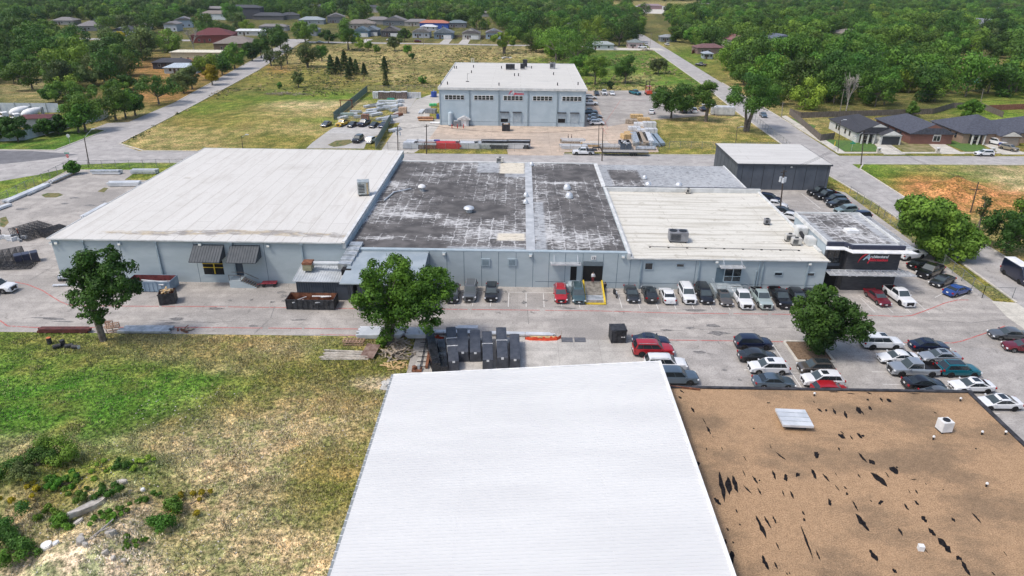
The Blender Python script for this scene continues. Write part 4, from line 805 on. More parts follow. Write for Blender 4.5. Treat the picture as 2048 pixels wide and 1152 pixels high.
PAINT=dict(white=paint('white',(.70,.71,.72),0),silver=paint('silver',(.38,.41,.44),.5),grey=paint('grey',(.13,.14,.15),.4),darkgrey=paint('darkgrey',(.035,.038,.042),.4),black=paint('black',(.008,.008,.010),.1),navy=paint('navy',(.010,.016,.045),.3),slate=paint('slate',(.10,.14,.18),.4),red=paint('red',(.42,.012,.02),.2),maroon=paint('maroon',(.16,.01,.02),.3),blue=paint('blue',(.02,.07,.28),.3),teal=paint('teal',(.0,.13,.17),.3),tealgrey=paint('tealgrey',(.07,.12,.13),.4),sage=paint('sage',(.22,.30,.30),.3),mint=paint('mint',(.42,.50,.48),.3),tan=paint('tan',(.28,.24,.18),.3),bronze=paint('bronze',(.14,.125,.11),.5),yellow=paint('yellow',(.62,.38,.01),.1),orange=paint('orange',(.55,.05,.01),.1))
def tyre_mesh(r):
 mb=MB();w_=.11;n=20;prof=[(r*.62,-w_),(r*.92,-w_),(r,-w_*.7),(r,w_*.7),(r*.92,w_),(r*.62,w_)]
 vs=[(a*math.cos(2*math.pi*k/n),y,a*math.sin(2*math.pi*k/n))for k in range(n)for a,y in prof];m_=len(prof)
 fs=[(k*m_+j,((k+1)%n)*m_+j,((k+1)%n)*m_+(j+1)%m_,k*m_+(j+1)%m_)for k in range(n)for j in range(m_)]
 mb.add(vs,fs);return finish(mb,'wheel',[M_tyre],True)
def rim_mesh(r,m_):
 mb=MB();mb.tube((0,-.07,0),(0,.07,0),r*.60,n=16,mi=1)
 for s_ in(-1,1):
  for k in range(5):
   a=k*2*math.pi/5;mb.beam((.03*math.cos(a),s_*.085,.03*math.sin(a)),(r*.62*math.cos(a),s_*.085,r*.62*math.sin(a)),.085*r/.35,.05)
  n=16;vs=[(q*math.cos(2*math.pi*k/n),s_*.09,q*math.sin(2*math.pi*k/n))for k in range(n)for q in(r*.56,r*.66)]
  mb.add(vs,[(2*k,2*k+1,(2*k+3)%(2*n),(2*k+2)%(2*n))for k in range(n)])
 return finish(mb,'rim',[m_,M_rimdark])
CARS=[]
def car(kind,col,loc,rz,label,lod=0,group=None,cat=None,rim=0,roof=None,rails=0,hood=None,light=0,z=0):
 d=KINDS[kind];L,W,r,wb=d['L'],d['W'],d['r'],d['wb']
 name={'sedan':'parked_sedan','coupe':'parked_coupe','suv':'parked_suv','bigsuv':'parked_suv','hatch':'parked_hatchback','minivan':'parked_minivan','pickup':'pickup_truck','van':'cargo_van'}[kind]
 t=thing(name,label,cat or{'pickup':'pickup truck','van':'van','minivan':'minivan'}.get(kind,'car'),(loc[0],loc[1],z),rz,group);CARS.append(t)
 me=shared((kind,col),lambda:finish(body_mesh(kind),'body',[PAINT[col],M_black],True));link('body',me,t)
 for i,(nm,mb)in enumerate(shared((kind,'panes'),lambda:panes(kind))):
  gm_=M_glasslight if nm=='windshield' else M_glass
  link(nm,shared((kind,'pane',i),lambda:finish(mb,nm,[gm_])),t)
 for sx_ in(-1,1):
  for sy in(-1,1):
   wme=shared(('tyre',r),lambda:tyre_mesh(r));w_=link('wheel',wme,t,(sx_*wb,sy*(W/2-.12),r))
   if lod<2:link('rim',shared(('rim',r,rim),lambda:rim_mesh(r,M_rimdark if rim else M_rim)),w_)
 zt=interp(d['top'],.465);zl=min(zt-.14,.95)if kind!='van' else .95
 for sy in(-1,1):
  link('headlight',shared((kind,'hl',sy),lambda:finish(MB().box(L*.455,sy*W*.44-.14,zl-.09,L*.491,sy*W*.44+.11*(1 if sy<0 else 1),zl+.08),'headlight',[M_lamp],bevel=.02)),t)
  zt2=1.0 if kind in('suv','bigsuv','pickup','van','minivan')else .84
  link('taillight',shared((kind,'tl',sy),lambda:finish(MB().box(-L*.504,sy*W*.425-.13,zt2-.12,-L*.47,sy*W*.425+.13,zt2+.1),'taillight',[M_tail],bevel=.02)),t)
  if lod<2 and d['gh']:
   xm=d['gh'][1]*L-.35
   link('wing_mirror',shared((kind,'mi',col,sy),lambda:finish(MB().box(xm-.1,sy*W*.5-.02 if sy>0 else sy*W*.5-.2,d['belt']-.0,xm+.08,sy*W*.5+.2 if sy>0 else sy*W*.5+.02,d['belt']+.15),'wing_mirror',[PAINT[col]],bevel=.03)),t)
 link('grille',shared((kind,'gr'),lambda:finish(MB().box(L*.47,-W*.27,.42,L*.503,W*.27,zl+.02),'grille',[M_black])),t)
 if lod<1:
  link('licence_plate',shared((kind,'pl'),lambda:finish(MB().box(-L*.512,-.16,.66,-L*.50,.16,.82),'licence_plate',[M_plate])),t)
  link('licence_plate',shared((kind,'plf'),lambda:finish(MB().box(L*.503,-.16,.40,L*.513,.16,.54),'licence_plate',[M_plate])),t)
  link('bumper',shared((kind,'bp',col),lambda:finish(MB().box(-L*.508,-W*.40,.3,-L*.46,W*.40,.5),'bumper',[M_black if kind!='sedan' else PAINT[col]],bevel=.03)),t)
 if roof=='sun' and d['gh']:
  x1=d['gh'][3]*L;link('sunroof',shared((kind,'sun'),lambda:finish(MB().box(x1-.85,-.40,d['H']-.02,x1-.12,.40,d['H']+.047),'sunroof',[M_glass])),t)
 if roof=='glass' and d['gh']:
  x1,x0=d['gh'][3]*L,d['gh'][2]*L;link('glass_roof',shared((kind,'gls'),lambda:finish(MB().box(x0+.15,-.5,d['H']-.02,x1-.1,.5,d['H']+.047),'glass_roof',[M_glass])),t)
 if rails:
  x1,x0=d['gh'][3]*L,d['gh'][2]*L
  for sy in(-1,1):link('roof_rail',shared((kind,'rail',sy),lambda:finish(MB().beam((x0+.2,sy*W*.33,d['H']+.03),(x1-.25,sy*W*.33,d['H']+.03),.05,.09),'roof_rail',[M_steel])),t)
 return t
S_,N_,E_D,W_D=R(-90),R(90),0,R(180)
def cp(kind,col,px,py,rz,label,**k):
 g=G(px,py,.75);return car(kind,col,(g.x,g.y),rz,label,**k)
GR1,GR2='cars parked along the factory front','cars in the front parking lot'
def row(kind,col,px,py,label,rz=S_,**k):return cp(kind,col,px,py-4,rz,label,group=GR1,**k)
row('suv','darkgrey',906,590,'dark grey car half hidden behind the large tree at the shed',light=1)
row('bigsuv','grey',941,586,'boxy grey four-wheel drive with dark bonnet, between the tree and the black suv',rails=1)
row('suv','black',983,587,'shiny black suv facing out beside the empty stalls',roof='glass')
row('suv','red',1121,590,'dark red suv with a pale sunshade, left of the teal-grey minivan',rails=1)
row('minivan','tealgrey',1156,590,'teal-grey minivan parked beside the yellow-edged ramp',rails=1)
row('sedan','darkgrey',1263,589,'dark grey sedan facing out beside the motorcycle',rim=1)
row('suv','darkgrey',1299,590,'dark grey crossover parked nose in, showing its rear window',rz=N_,roof='glass')
row('sedan','white',1335,592,'white sedan parked nose in, between two suvs',rz=N_)
row('bigsuv','white',1374,591,'tall white suv facing out with a roof rack',rails=1)
row('minivan','black',1408,591,'black suv facing out between the tall white suv and a bronze sedan')
row('sedan','bronze',1447,596,'bronze-grey sedan parked below the glazed entrance',roof='glass')
row('pickup','white',1484,599,'white pickup truck with empty bed in the factory row')
row('pickup','mint',1522,599,'pale mint pickup truck between the white and the black pickups')
row('pickup','black',1560,598,'black pickup truck with covered bed in the factory row',rim=1)
row('suv','black',1595,598,'black suv at the end of the factory row touching the black pickup',rim=1)
row('suv','darkgrey',1626,600,'charcoal suv partly hidden by the round island tree')
def two(kind,col,tail,nose,label,**k):
 a,b=G(*tail,.8),G(*nose,.8);rz=math.atan2(b.y-a.y,b.x-a.x);c=(a+b)/2;return car(kind,col,(c.x,c.y),rz,label,**k)
two('sedan','maroon',(1738,578),(1774,606),'dark red sedan parked in front of the charcoal showroom')
two('pickup','white',(1776,574),(1822,608),'large white crew-cab pickup with black grille beside the showroom',rim=1)
GR3='cars parked along the chain-link fence'
two('bigsuv','white',(1800,511),(1846,504),'white boxy suv nearest the showroom canopy',group=GR3,rim=1,rails=1)
two('coupe','black',(1817,532),(1864,520),'black coupe with red tail lights between white suv and black pickup',group=GR3,rim=1)
two('pickup','black',(1886,530),(1836,551),'black pickup truck angled towards the lot by the fence',group=GR3,rim=1)
two('coupe','darkgrey',(1907,551),(1863,567),'low glossy dark coupe with glass roof by the fence',group=GR3,roof='glass',rim=1)
two('sedan','blue',(1897,583),(1934,573),'small bright blue sedan nearest the gate',group=GR3)
GR4='cars in the lot behind the showroom'
two('pickup','black',(1668,383),(1616,384),'black truck deepest in the rear lot against the annex',group=GR4,lod=1)
two('pickup','black',(1679,388),(1630,392),'black pickup with cover second from the annex wall',group=GR4,lod=1,rim=1)
two('suv','black',(1691,397),(1650,398),'black suv in the rear lot behind the black pickup',group=GR4,lod=1)
two('suv','darkgrey',(1698,405),(1656,407),'dark suv in the rear lot next to the sage one',group=GR4,lod=1,roof='glass')
two('suv','sage',(1714,417),(1670,420),'sage green suv in the rear lot',group=GR4,lod=1,rails=1)
two('suv','navy',(1740,429),(1697,432),'navy suv half hidden behind the showroom roof',group=GR4,lod=1)
two('suv','navy',(1520,392),(1558,398),'dark blue suv behind the cream roof edge, nearest the annex',group=GR4,lod=1)
two('sedan','white',(1532,404),(1571,409),'white car behind the cream roof beside the utility pole',group=GR4,lod=1)
two('sedan','darkgrey',(1545,417),(1586,423),'dark grey sedan behind the cream roof edge',group=GR4,lod=1)
two('sedan','white',(1560,427),(1606,436),'white sedan behind the cream roof nearest the showroom',group=GR4,lod=1)
def lotcar(kind,col,px,py,rz,label,**k):return cp(kind,col,px,py,rz,label,group=GR2,**k)
lotcar('sedan','navy',1302,679,E_D,'dark navy sedan at the back end of the left column',roof='glass')
lotcar('bigsuv','red',1306,698,E_D,'bright red suv with roof rack in the left column',rim=1,rails=1)
lotcar('bigsuv','white',1331,727,E_D,'white suv poking out behind the white metal roof',rim=1,rails=1)
lotcar('bigsuv','slate',1352,753,E_D,'steel-blue suv nearest the gravel roof in the left column',rim=1)
lotcar('suv','navy',1507,684,E_D,'deep blue suv at the back of the middle column',rim=1)
lotcar('sedan','darkgrey',1516,710,E_D,'dark grey sedan with pale windows in the middle column')
lotcar('suv','white',1537,733,W_D,'white suv with sunroof facing left in the middle column',roof='sun',rails=0)
lotcar('sedan','slate',1548,761,E_D,'steel-blue sedan against the gravel roof in the middle column')
lotcar('hatch','bronze',1632,733,W_D,'boxy bronze hatchback beside the planting island',roof='glass')
lotcar('suv','white',1645,758,W_D,'white suv with sunroof below the planting island',roof='sun',rim=1)
lotcar('hatch','red',1662,779,E_D,'red car almost hidden behind the gravel roof edge')
lotcar('bigsuv','white',1763,684,E_D,'large white suv touching the shadow of the round tree',roof='sun',rim=1)
lotcar('sedan','navy',1859,689,E_D,'long navy sedan at the back of the right column',roof='glass',rim=1)
lotcar('coupe','white',1796,713,W_D,'white fastback coupe facing left',rim=0)
lotcar('sedan','silver',1880,711,W_D,'silver sedan with sunroof beside the teal suv',roof='sun')
lotcar('pickup','silver',1827,737,W_D,'silver pickup truck with black bed in the right column',rim=1)
lotcar('suv','teal',1918,738,E_D,'bright teal suv with glass roof',roof='glass',rim=1)
lotcar('coupe','black',1849,765,E_D,'glossy black coupe against the gravel roof')
lotcar('coupe','white',1944,769,W_D,'white sedan with sunroof right of the black coupe',roof='sun',rim=1)
lotcar('coupe','white',1997,803,W_D,'white coupe with all-glass roof at the gravel roof corner',roof='glass',rim=1)
lotcar('sedan','grey',1885,788,E_D,'grey sedan hidden but for its roof behind the gravel roof')
two('sedan','grey',(2052,668),(1986,664),'dark grey sedan near the gate post at the right edge')
two('sedan','maroon',(2080,694),(2018,688),'maroon car cut by the right edge')
v_=car('van','navy',(80.6,101.5),S_,'navy delivery van with white roof parked on the side street',rim=1)
MB().box(-3.0,-.88,2.62,1.2,.88,2.73).build('roof_panel',M_white,v_)
two('pickup','white',(-46,571),(27,574),'white pickup truck with open door at the left edge')
GR5='cars on the gravel lot'
for k,c,px,py,rz,lb in(('sedan','grey',652.5,247,R(-100),'grey sedan on grass, leftmost of the gravel lot cars'),('pickup','yellow',685,246,R(-105),'yellow pickup truck parked second from the left on the gravel lot'),('sedan','darkgrey',705,248,R(-105),'small dark sedan right of the yellow pickup'),('pickup','navy',728,246,R(-105),'dark blue pickup truck in the gravel lot row'),('sedan','black',748,249,R(-105),'black sedan right of the dark blue pickup'),('sedan','navy',767,249,R(-105),'navy sedan nearest the slatted fence'),('bigsuv','darkgrey',716,278,R(-98),'dark suv standing alone near the road'),('suv','white',743,279,R(78),'white crossover showing its rear on the grass')):
 cp(k,c,px,py,rz,lb,lod=1,group=GR5)
GR6='vehicles in the rear hall yard'
for k,c,px,py,rz,lb in(('suv','white',1181,194,0,'white suv against the rear hall, farthest of the side row'),('pickup','white',1180,206,0,'white pickup truck against the rear hall'),('pickup','slate',1178,223,0,'blue-grey pickup truck against the rear hall'),('sedan','silver',1190,231,0,'silver sedan against the rear hall'),('sedan','white',1189,238,0,'white sedan against the rear hall'),('suv','white',1194,245,0,'white suv nearest the rear hall front corner'),('sedan','black',1193,186,S_,'black sedan along the back of the yard'),('pickup','white',1208,185,S_,'white pickup along the back of the yard'),('sedan','white',1224,185.5,S_,'white sedan along the back of the yard'),('pickup','teal',1270,185,R(-60),'dark teal pickup beside the orange forklift'),('sedan','white',1303,222,R(80),'white sedan below the left yard tree'),('suv','black',1367,221,N_,'black suv between the two yard trees'),('suv','white',1387,220,N_,'white suv between the two yard trees'),('sedan','black',1405,217,N_,'black sedan behind the twisted yard tree'),('sedan','white',1418,208,W_D,'white sedan behind the twisted yard tree'),('suv','darkgrey',1432,218,N_,'dark suv beside the white wrapped load')):
 cp(k,c,px,py,rz,lb,lod=2,group=GR6)
for k,c,px,py,rz,lb in(('sedan','slate',1527,229,R(-96),'dark car driving on the side street under trees'),('suv','white',1334,88,R(100),'white suv parked far up the side street'),('hatch','red',1260,90,0,'red car under the trees at the lane end'),('pickup','white',1284,94,0,'white truck at the debris pile on the lane'),('suv','white',1292,88,N_,'white suv beside the small pink house'),('pickup','darkgrey',1402,129,R(150),'dark pickup on the verge of the side street'),('suv','maroon',836,82,0,'dark maroon suv on the residential street'),('sedan','white',780,79,0,'white car in front of the brown far house'),('sedan','silver',640,84,0,'silver car left on the residential street')):
 cp(k,c,px,py,rz,lb,lod=2)
cp('suv','white',1969,306,W_D,'white suv parked on the back road before the brick houses',lod=1)
cp('bigsuv','white',1993,284,R(-62),'white suv in the driveway of the tan brick house',lod=1,rails=1)
cp('suv','tan',2018,295,R(-62),'tan suv in the driveway at the right edge',lod=1)
g=G(1166,309,0)
T=car('pickup','white',(g.x,g.y),R(180),'white flatbed truck coupled to a long trailer on the back road',lod=1)
for ch in list(T.children):
 if ch.name.startswith('body'):
  mb=MB().box(-3.6,-1.15,1.25,-.9,1.15,1.40);mb.box(-1.0,-1.0,1.4,-.9,1.0,2.0);mb.build('flatbed',M_darksteel,T)
TR=thing('gooseneck_trailer','black gooseneck flatbed trailer hitched to the white truck','trailer',(g.x+10.5,g.y,0))
MB().box(-5.6,-1.25,.95,6.6,1.25,1.12).build('deck',pm('grey_deck',(.22,.21,.2),(.34,.33,.31)),TR)
mb=MB().box(-5.6,-1.27,.75,6.6,-1.251,1.1);mb.box(-5.6,1.251,.75,6.6,1.27,1.1)
for k in range(24):mb.box(-5.5+k*.5,-1.2,.76,-5.4+k*.5,1.2,.949)
mb.build('frame',M_darksteel,TR)
mb=MB();mb.beam((-5.6,.5,1.0),(-6.0,.5,2.0),.2);mb.beam((-5.6,-.5,1.0),(-6.0,-.5,2.0),.2);mb.beam((-6.0,.5,2.0),(-8.0,0,1.9),.2);mb.beam((-6.0,-.5,2.0),(-8.0,0,1.9),.2);mb.beam((-8,0,1.9),(-8,0,1.3),.18);mb.build('gooseneck',M_darksteel,TR)
for x in(2.2,3.2):
 for s_ in(-1,1):link('wheel',shared(('tyre',.40),lambda:tyre_mesh(.40)),TR,(x,s_*1.1,.4))
mb=MB();
#trees
def leaf_mat(name,dark,light,yellow=None,hue=.035):
 m_,t,p=newmat(name);v=coords(t);oi=N(t,'ShaderNodeObjectInfo')
 va=N(t,'ShaderNodeVectorMath');va.operation='ADD';t.links.new(v,va.inputs[0])
 cx=N(t,'ShaderNodeCombineXYZ');t.links.new(math_(t,'MULTIPLY',oi.outputs['Random'],50.0),cx.inputs[0]);t.links.new(cx.outputs[0],va.inputs[1])
 n1=noise(t,va.outputs[0],.22,2);n2=noise(t,va.outputs[0],3.5,2)
 c=mix(t,ramp(t,n1,.25,.75),dark,light)
 c=mix(t,1.0,c,mix(t,ramp(t,n2,.3,.7),(.75,.78,.75),(1.22,1.2,1.1)),'MULTIPLY')
 hs=N(t,'ShaderNodeHueSaturation');t.links.new(c,hs.inputs['Color'])
 t.links.new(math_(t,'ADD',.502-hue*.5,math_(t,'MULTIPLY',oi.outputs['Random'],hue)),hs.inputs['Hue'])
 r2=math_(t,'FRACT',math_(t,'MULTIPLY',oi.outputs['Random'],17.3));t.links.new(math_(t,'ADD',.62,math_(t,'MULTIPLY',r2,.75)),hs.inputs['Value'])
 t.links.new(hs.outputs[0],p.inputs['Base Color']);p.inputs['Roughness'].default_value=.6;p.inputs['Specular IOR Level'].default_value=.25
 tr=N(t,'ShaderNodeBsdfTranslucent');t.links.new(hs.outputs[0],tr.inputs['Color']);ms=N(t,'ShaderNodeMixShader');ms.inputs[0].default_value=.2
 t.links.new(p.outputs[0],ms.inputs[1]);t.links.new(tr.outputs[0],ms.inputs[2]);t.links.new(ms.outputs[0],t.nodes['Material Output'].inputs[0]);return m_
L_dark=leaf_mat('leaves_deep_green',(.036,.090,.014),(.092,.185,.028))
L_mid=leaf_mat('leaves_mid_green',(.052,.125,.016),(.150,.270,.036))
L_lime=leaf_mat('leaves_yellow_green',(.10,.175,.020),(.23,.33,.040))
L_olive=leaf_mat('leaves_olive',(.07,.11,.036),(.165,.215,.065))
L_bright=leaf_mat('leaves_bright_green',(.045,.130,.014),(.120,.260,.026),hue=.02)
L_gold=leaf_mat('leaves_gold',(.25,.20,.01),(.45,.36,.02),hue=.01)
L_pink=leaf_mat('blossom_pink',(.35,.06,.14),(.5,.14,.25),hue=.01)
L_cedar=leaf_mat('cedar_green',(.035,.065,.022),(.065,.11,.03))
M_bark=pm('grey_bark',(.09,.075,.06),(.19,.165,.14),2,.9,bs=.3)
M_deadbark=pm('bleached_bark',(.24,.22,.20),(.38,.35,.32),2,.9)
def leaf_cloud(cl,n,size,seed,up=.25,fill=.35):
 g=np.random.default_rng(seed);cl=np.array(cl,float);wgt=cl[:,3]**2;wgt/=wgt.sum()
 k=g.choice(len(cl),n,p=wgt);d=g.normal(size=(n,3));d[:,2]+=up;d/=np.linalg.norm(d,axis=1)[:,None]
 rr_=cl[k,3]*(1-fill*g.random(n)**2*1.4)*(1+.12*g.normal(size=n));c=cl[k,:3]+d*rr_[:,None]*np.array([1,1,.82])
 nr=d+.36*g.normal(size=(n,3));nr/=np.linalg.norm(nr,axis=1)[:,None]
 a=np.cross(nr,g.normal(size=(n,3)));a/=np.linalg.norm(a,axis=1)[:,None];b=np.cross(nr,a)
 s_=size*(.55+.9*g.random(n))[:,None];a*=s_;b*=s_*.7
 v=np.stack([c-a,c+b*.9-a*.1,c+a,c-b*.9+a*.15],1).reshape(-1,3);f=np.arange(4*n).reshape(-1,4)
 return v,f
def crown_clusters(rx,ry,rz,zc,n,seed,rf=.36,flat_=0):
 r_=random.Random(seed);out=[(0,0,zc,min(rx,rz)*.55)]
 for i in range(n):
  while True:
   x,y,z=r_.uniform(-1,1),r_.uniform(-1,1),r_.uniform(-1,1);q=x*x+y*y+z*z
   if .25<q<1:break
  k=.86/math.sqrt(q)*(.72+.36*r_.random());rad=min(rx,rz)*rf*(.62+.75*r_.random())
  out.append((x*rx*k,y*ry*k,zc+z*rz*k,rad))
 return out
def wood_mesh(base,cl,h0,r0,seed,m_=None,lean=(0,0),forks=1):
 r_=random.Random(seed);mb=MB()
 for f in range(forks):
  ox,oy=(0,0)if forks==1 else(r_.uniform(-.5,.5)*forks*.4,r_.uniform(-.4,.4)*forks*.3)
  top=Vector((lean[0]+ox*2.2,lean[1]+oy*2,h0));mid=Vector((ox+lean[0]*.4,oy+lean[1]*.4,h0*.5))
  mb.tube((ox*.5,oy*.5,-.15),mid,r0*1.2,r0*.85,7,cap=False);mb.tube(mid,top,r0*.85,r0*.6,7,cap=False)
  for c in r_.sample(cl,min(len(cl),max(4,12//forks))):
   e=Vector(c[:3]);k=top.lerp(e,.5)+Vector((r_.uniform(-.3,.3),r_.uniform(-.3,.3),.3));mb.tube(top,k,r0*.42,r0*.25,5,cap=False);mb.tube(k,e,r0*.25,r0*.06,5,cap=False)
 me=mb.mesh('trunk',[m_ or M_bark]);me.polygons.foreach_set('use_smooth',[True]*len(me.polygons));return me
def crown_mesh(cl,n,size,seed,m_,up=.25,fill=.35):
 v,f=leaf_cloud(cl,n,size,seed,up,fill);return np_mesh('crown',v,f,[m_])
def tree(name,label,loc,cl,n,size,seed,m_,h0,r0,cat='tree',group=None,lean=(0,0),forks=1,bark=None,fill=.35,z=None):
 t=thing(name,label,cat,(loc[0],loc[1],(gh(loc[0],loc[1])if z is None else z)),0,group)
 link('trunk',wood_mesh(None,cl,h0,r0,seed,bark,lean,forks),t);link('crown',crown_mesh(cl,n,size,seed,m_,fill=fill),t);return t
def px_cl(base,lst,seed,extra=3,dep=1.0):
 """crown clumps from photo positions in the vertical plane through the trunk: (px, py, radius m)"""
 g=G(*base);out=[];r_=random.Random(seed)
 for px,py,rad in lst:
  r=Vector((px-1024,576-py,FPX));d=Vector((r.dot(_X),r.dot(_Y),r.dot(_Z)));t_=g.y/d.y
  x,z=d.x*t_-g.x,CAMH+d.z*t_
  for k in range(extra):
   yy=r_.uniform(-1,1)*dep*2.2;out.append((x+r_.uniform(-.4,.4),yy,z+yy*.0-abs(yy)*.12+r_.uniform(-.3,.3),rad*r_.uniform(.7,1.05)))
 return g,out
g,cl=px_cl((208,682),[(178,512,1.25),(165,530,1.3),(150,545,1.0),(205,505,.7),(212,520,.9),(225,535,1.2),(240,540,1.0),(255,548,.8),(180,555,1.6),(210,560,1.6),(155,570,1.1),(145,560,.7),(240,568,1.3),(258,575,1.1),(268,585,.7),(190,585,1.5),(220,590,1.2),(165,595,.9),(150,585,.7),(250,592,.7),(195,610,.9),(205,622,.8),(178,616,.5),(198,640,.6),(190,630,.45)],3,3,.9)
tree('broadleaf_tree','forked grey-trunked tree at the far left edge of the front lane beside the black barrels',g,cl,15000,.17,3,L_dark,6.4,.30,forks=3,lean=(-.2,0))
g,cl=px_cl((780,688),[(745,535,1.1),(760,545,1.2),(785,528,1.0),(800,540,1.1),(815,532,.7),(735,560,1.1),(725,580,1.0),(722,600,.9),(760,575,1.7),(790,570,1.6),(820,570,1.3),(850,560,1.3),(870,555,1.0),(885,565,1.1),(898,580,.9),(890,600,1.1),(865,590,1.6),(835,600,1.7),(800,605,1.7),(832,582,1.5),(815,590,1.6),(848,575,1.2),(825,612,1.5),(845,556,.9),(805,560,1.4),(802,584,1.7),(812,618,1.4),(792,600,1.6),(765,610,1.6),(740,615,1.0),(780,632,1.1),(815,632,1.1),(850,628,1.2),(870,640,.8),(862,650,.6),(770,650,.8),(785,662,.7),(770,672,.5)],4,3,1.2)
tree('broadleaf_tree','wide bright green two-lobed tree in front of the tall charcoal shed',g,cl,30000,.165,4,L_bright,4.4,.34,forks=2,lean=(.4,0))
g,cl=px_cl((1640,708),[(1650,592,1.0),(1635,598,1.0),(1670,597,1.0),(1615,612,1.2),(1645,615,1.7),(1690,612,1.2),(1602,628,1.0),(1625,635,1.7),(1660,635,1.9),(1700,632,1.4),(1722,630,.8),(1730,645,.7),(1600,645,1.0),(1612,655,1.1),(1640,660,1.7),(1680,655,1.7),(1712,652,1.0),(1720,662,.6),(1625,675,1.1),(1655,680,1.2),(1690,672,1.0),(1640,694,.7),(1630,690,.6)],5,3,1.1)
tree('broadleaf_tree','dense round dark green tree on the planting island in the parking lot',g,cl,19000,.17,5,L_dark,3.0,.26)
g,cl=px_cl((1885,512),[(1835,405,1.6),(1815,415,1.3),(1860,410,1.8),(1885,415,1.6),(1825,435,1.8),(1855,440,2.2),(1890,440,2.2),(1920,440,1.8),(1935,455,1.5),(1830,460,1.6),(1850,470,1.9),(1885,470,2.2),(1920,475,1.9),(1942,470,1.3),(1860,492,1.4),(1895,495,1.7),(1925,490,1.4),(1870,505,1.0)],6,3,1.5)
tree('broadleaf_tree','huge bushy tree overhanging the side street behind the fence',g,cl,20000,.27,6,L_mid,3.0,.4,forks=2)
def make_kind(name,rx,rz,zc,n,m_,seed,leaf=.42,nl=1500,h0=None,r0=.22,rf=.36,forks=1):
 cl=crown_clusters(rx,rx*.95,rz,zc,n,seed,rf);return dict(name=name,crown=crown_mesh(cl,nl,leaf,seed,m_),trunk=wood_mesh(None,cl,h0 or zc*.62,r0,seed,None,(0,0),forks),R=rx,H=zc+rz)
KT=[]
for i,m_ in enumerate([L_dark,L_dark,L_mid,L_mid,L_lime,L_olive,L_mid,L_dark]):
 KT.append(make_kind('broadleaf_tree',5.2+.6*(i%3),4.4+.6*(i%2),5.0+.3*(i%4),10+i,m_,40+i,nl=2600,leaf=.33,rf=.46))
def inst_tree(kind,loc,s_,rz,label,cat='tree',group=None,sz=None,name=None,z=None,no_trunk=False):
 t=thing(name or kind['name'],label,cat,(loc[0],loc[1],gh(loc[0],loc[1])if z is None else z),rz,group);t.scale=(s_,s_,sz or s_)
 link('crown',kind['crown'],t)
 if not no_trunk:link('trunk',kind['trunk'],t)
 return t
def near_tree(base,top,wpx,m_,label,nl=6000,forks=1,leafk=1.0,n=22,name='broadleaf_tree',cat='tree',group=None,low=.14,rf=.42,squash=1):
 """tree given by trunk-base pixel, crown-top y pixel and crown width in pixels"""
 g=G(*base);v=g-Vector((0,0,CAMH));dist=v.length;rx=wpx/FPX*dist/2
 r=Vector((base[0]-1024,576-top,FPX));d=Vector((r.dot(_X),r.dot(_Y),r.dot(_Z)));h=max(1.2,CAMH+d.z*g.y/d.y)
 rz=h*(1-low)/2;sd_=int(base[0]*7+base[1]);cl=crown_clusters(rx*.92,rx*.8*squash,rz*.92,h-rz,n,sd_,rf)
 return tree(name,label,g,cl,nl,.20*leafk*(dist/150)**.55,sd_,m_,h*max(low,.2)*1.2,.03*h+.05,cat,group,forks=forks,z=0)
near_tree((1342,236),164,100,L_dark,'dark spreading tree left of the grass plot behind the annex',9000,n=26)
near_tree((1410,243),163,58,L_dark,'twisted leaning tree in the middle of the grass plot',5000,forks=2,low=.38)
near_tree((1492,262),152,118,L_mid,'tall many-stemmed tree on the grass beside the side street',10000,forks=3,low=.34)
near_tree((1365,226),185,34,L_dark,'small dark tree just right of the spreading yard tree',3000)
near_tree((1250,167),112,46,L_dark,'rounded dark tree alone in the green field behind the yard',4000,low=.2)
near_tree((1316,148),115,38,L_olive,'thin pale tree in the green field left of the side street',2200)
near_tree((1190,168),112,66,L_mid,'layered green tree at the rear hall back corner',5000)
near_tree((1160,150),108,50,L_mid,'bushy green tree hugging the rear hall roof corner',4000)
near_tree((1220,178),160,14,L_cedar,'small dark shrub at the back of the yard',500,name='shrub',cat='shrub',low=.05)
near_tree((611,86),42,60,L_lime,'yellow-green tree standing at the head of the west street',5000)
near_tree((616,134),84,46,L_olive,'two-stemmed olive tree beside the west street bend',3500,forks=2)
near_tree((644,122),88,24,L_mid,'slender tree right of the two-stemmed olive tree',1500)
near_tree((575,128),84,22,L_olive,'sparse thin tree on the slope by the west street',700)
near_tree((543,131),94,34,L_olive,'sparse leaning tree at the west street edge',1200,forks=2)
near_tree((563,137),100,20,L_olive,'spindly bush tree on the slope below the sparse tree',700)
near_tree((697,100),40,56,L_mid,'tall airy tree in front of the second pale house',5500,low=.22)
near_tree((720,103),76,18,L_lime,'small bright tree right of the tall airy tree',900)
near_tree((738,101),82,16,L_lime,'small lime tree in the dry field, second of the row',800)
near_tree((754,107),89,14,L_mid,'small round bush tree in the dry field, third of the row',700)
near_tree((790,102),74,32,L_olive,'grey-green spreading tree in front of the white garage',2200,low=.2)
near_tree((809,83),58,34,L_dark,'dark dense tree between the brown and the white far houses',2500,low=.2)
near_tree((815,108),90,18,L_bright,'bright green bush tree in the dry field',1100)
near_tree((824,117),107,14,L_mid,'low green bush in the dry field',600,name='shrub',cat='shrub',low=.05)
near_tree((657,87),60,34,L_dark,'dark rounded tree right of the yellow-green street tree',2200)
near_tree((1008,107),62,66,L_lime,'wide many-stemmed lime tree behind the rear hall roof',5000,forks=4,low=.34)
near_tree((597,175),140,20,L_olive,'small lone tree in the scrub slope',1200)
near_tree((560,178),163,10,L_mid,'knee-high bush left of the small lone tree',300,name='shrub',cat='shrub',low=.05)
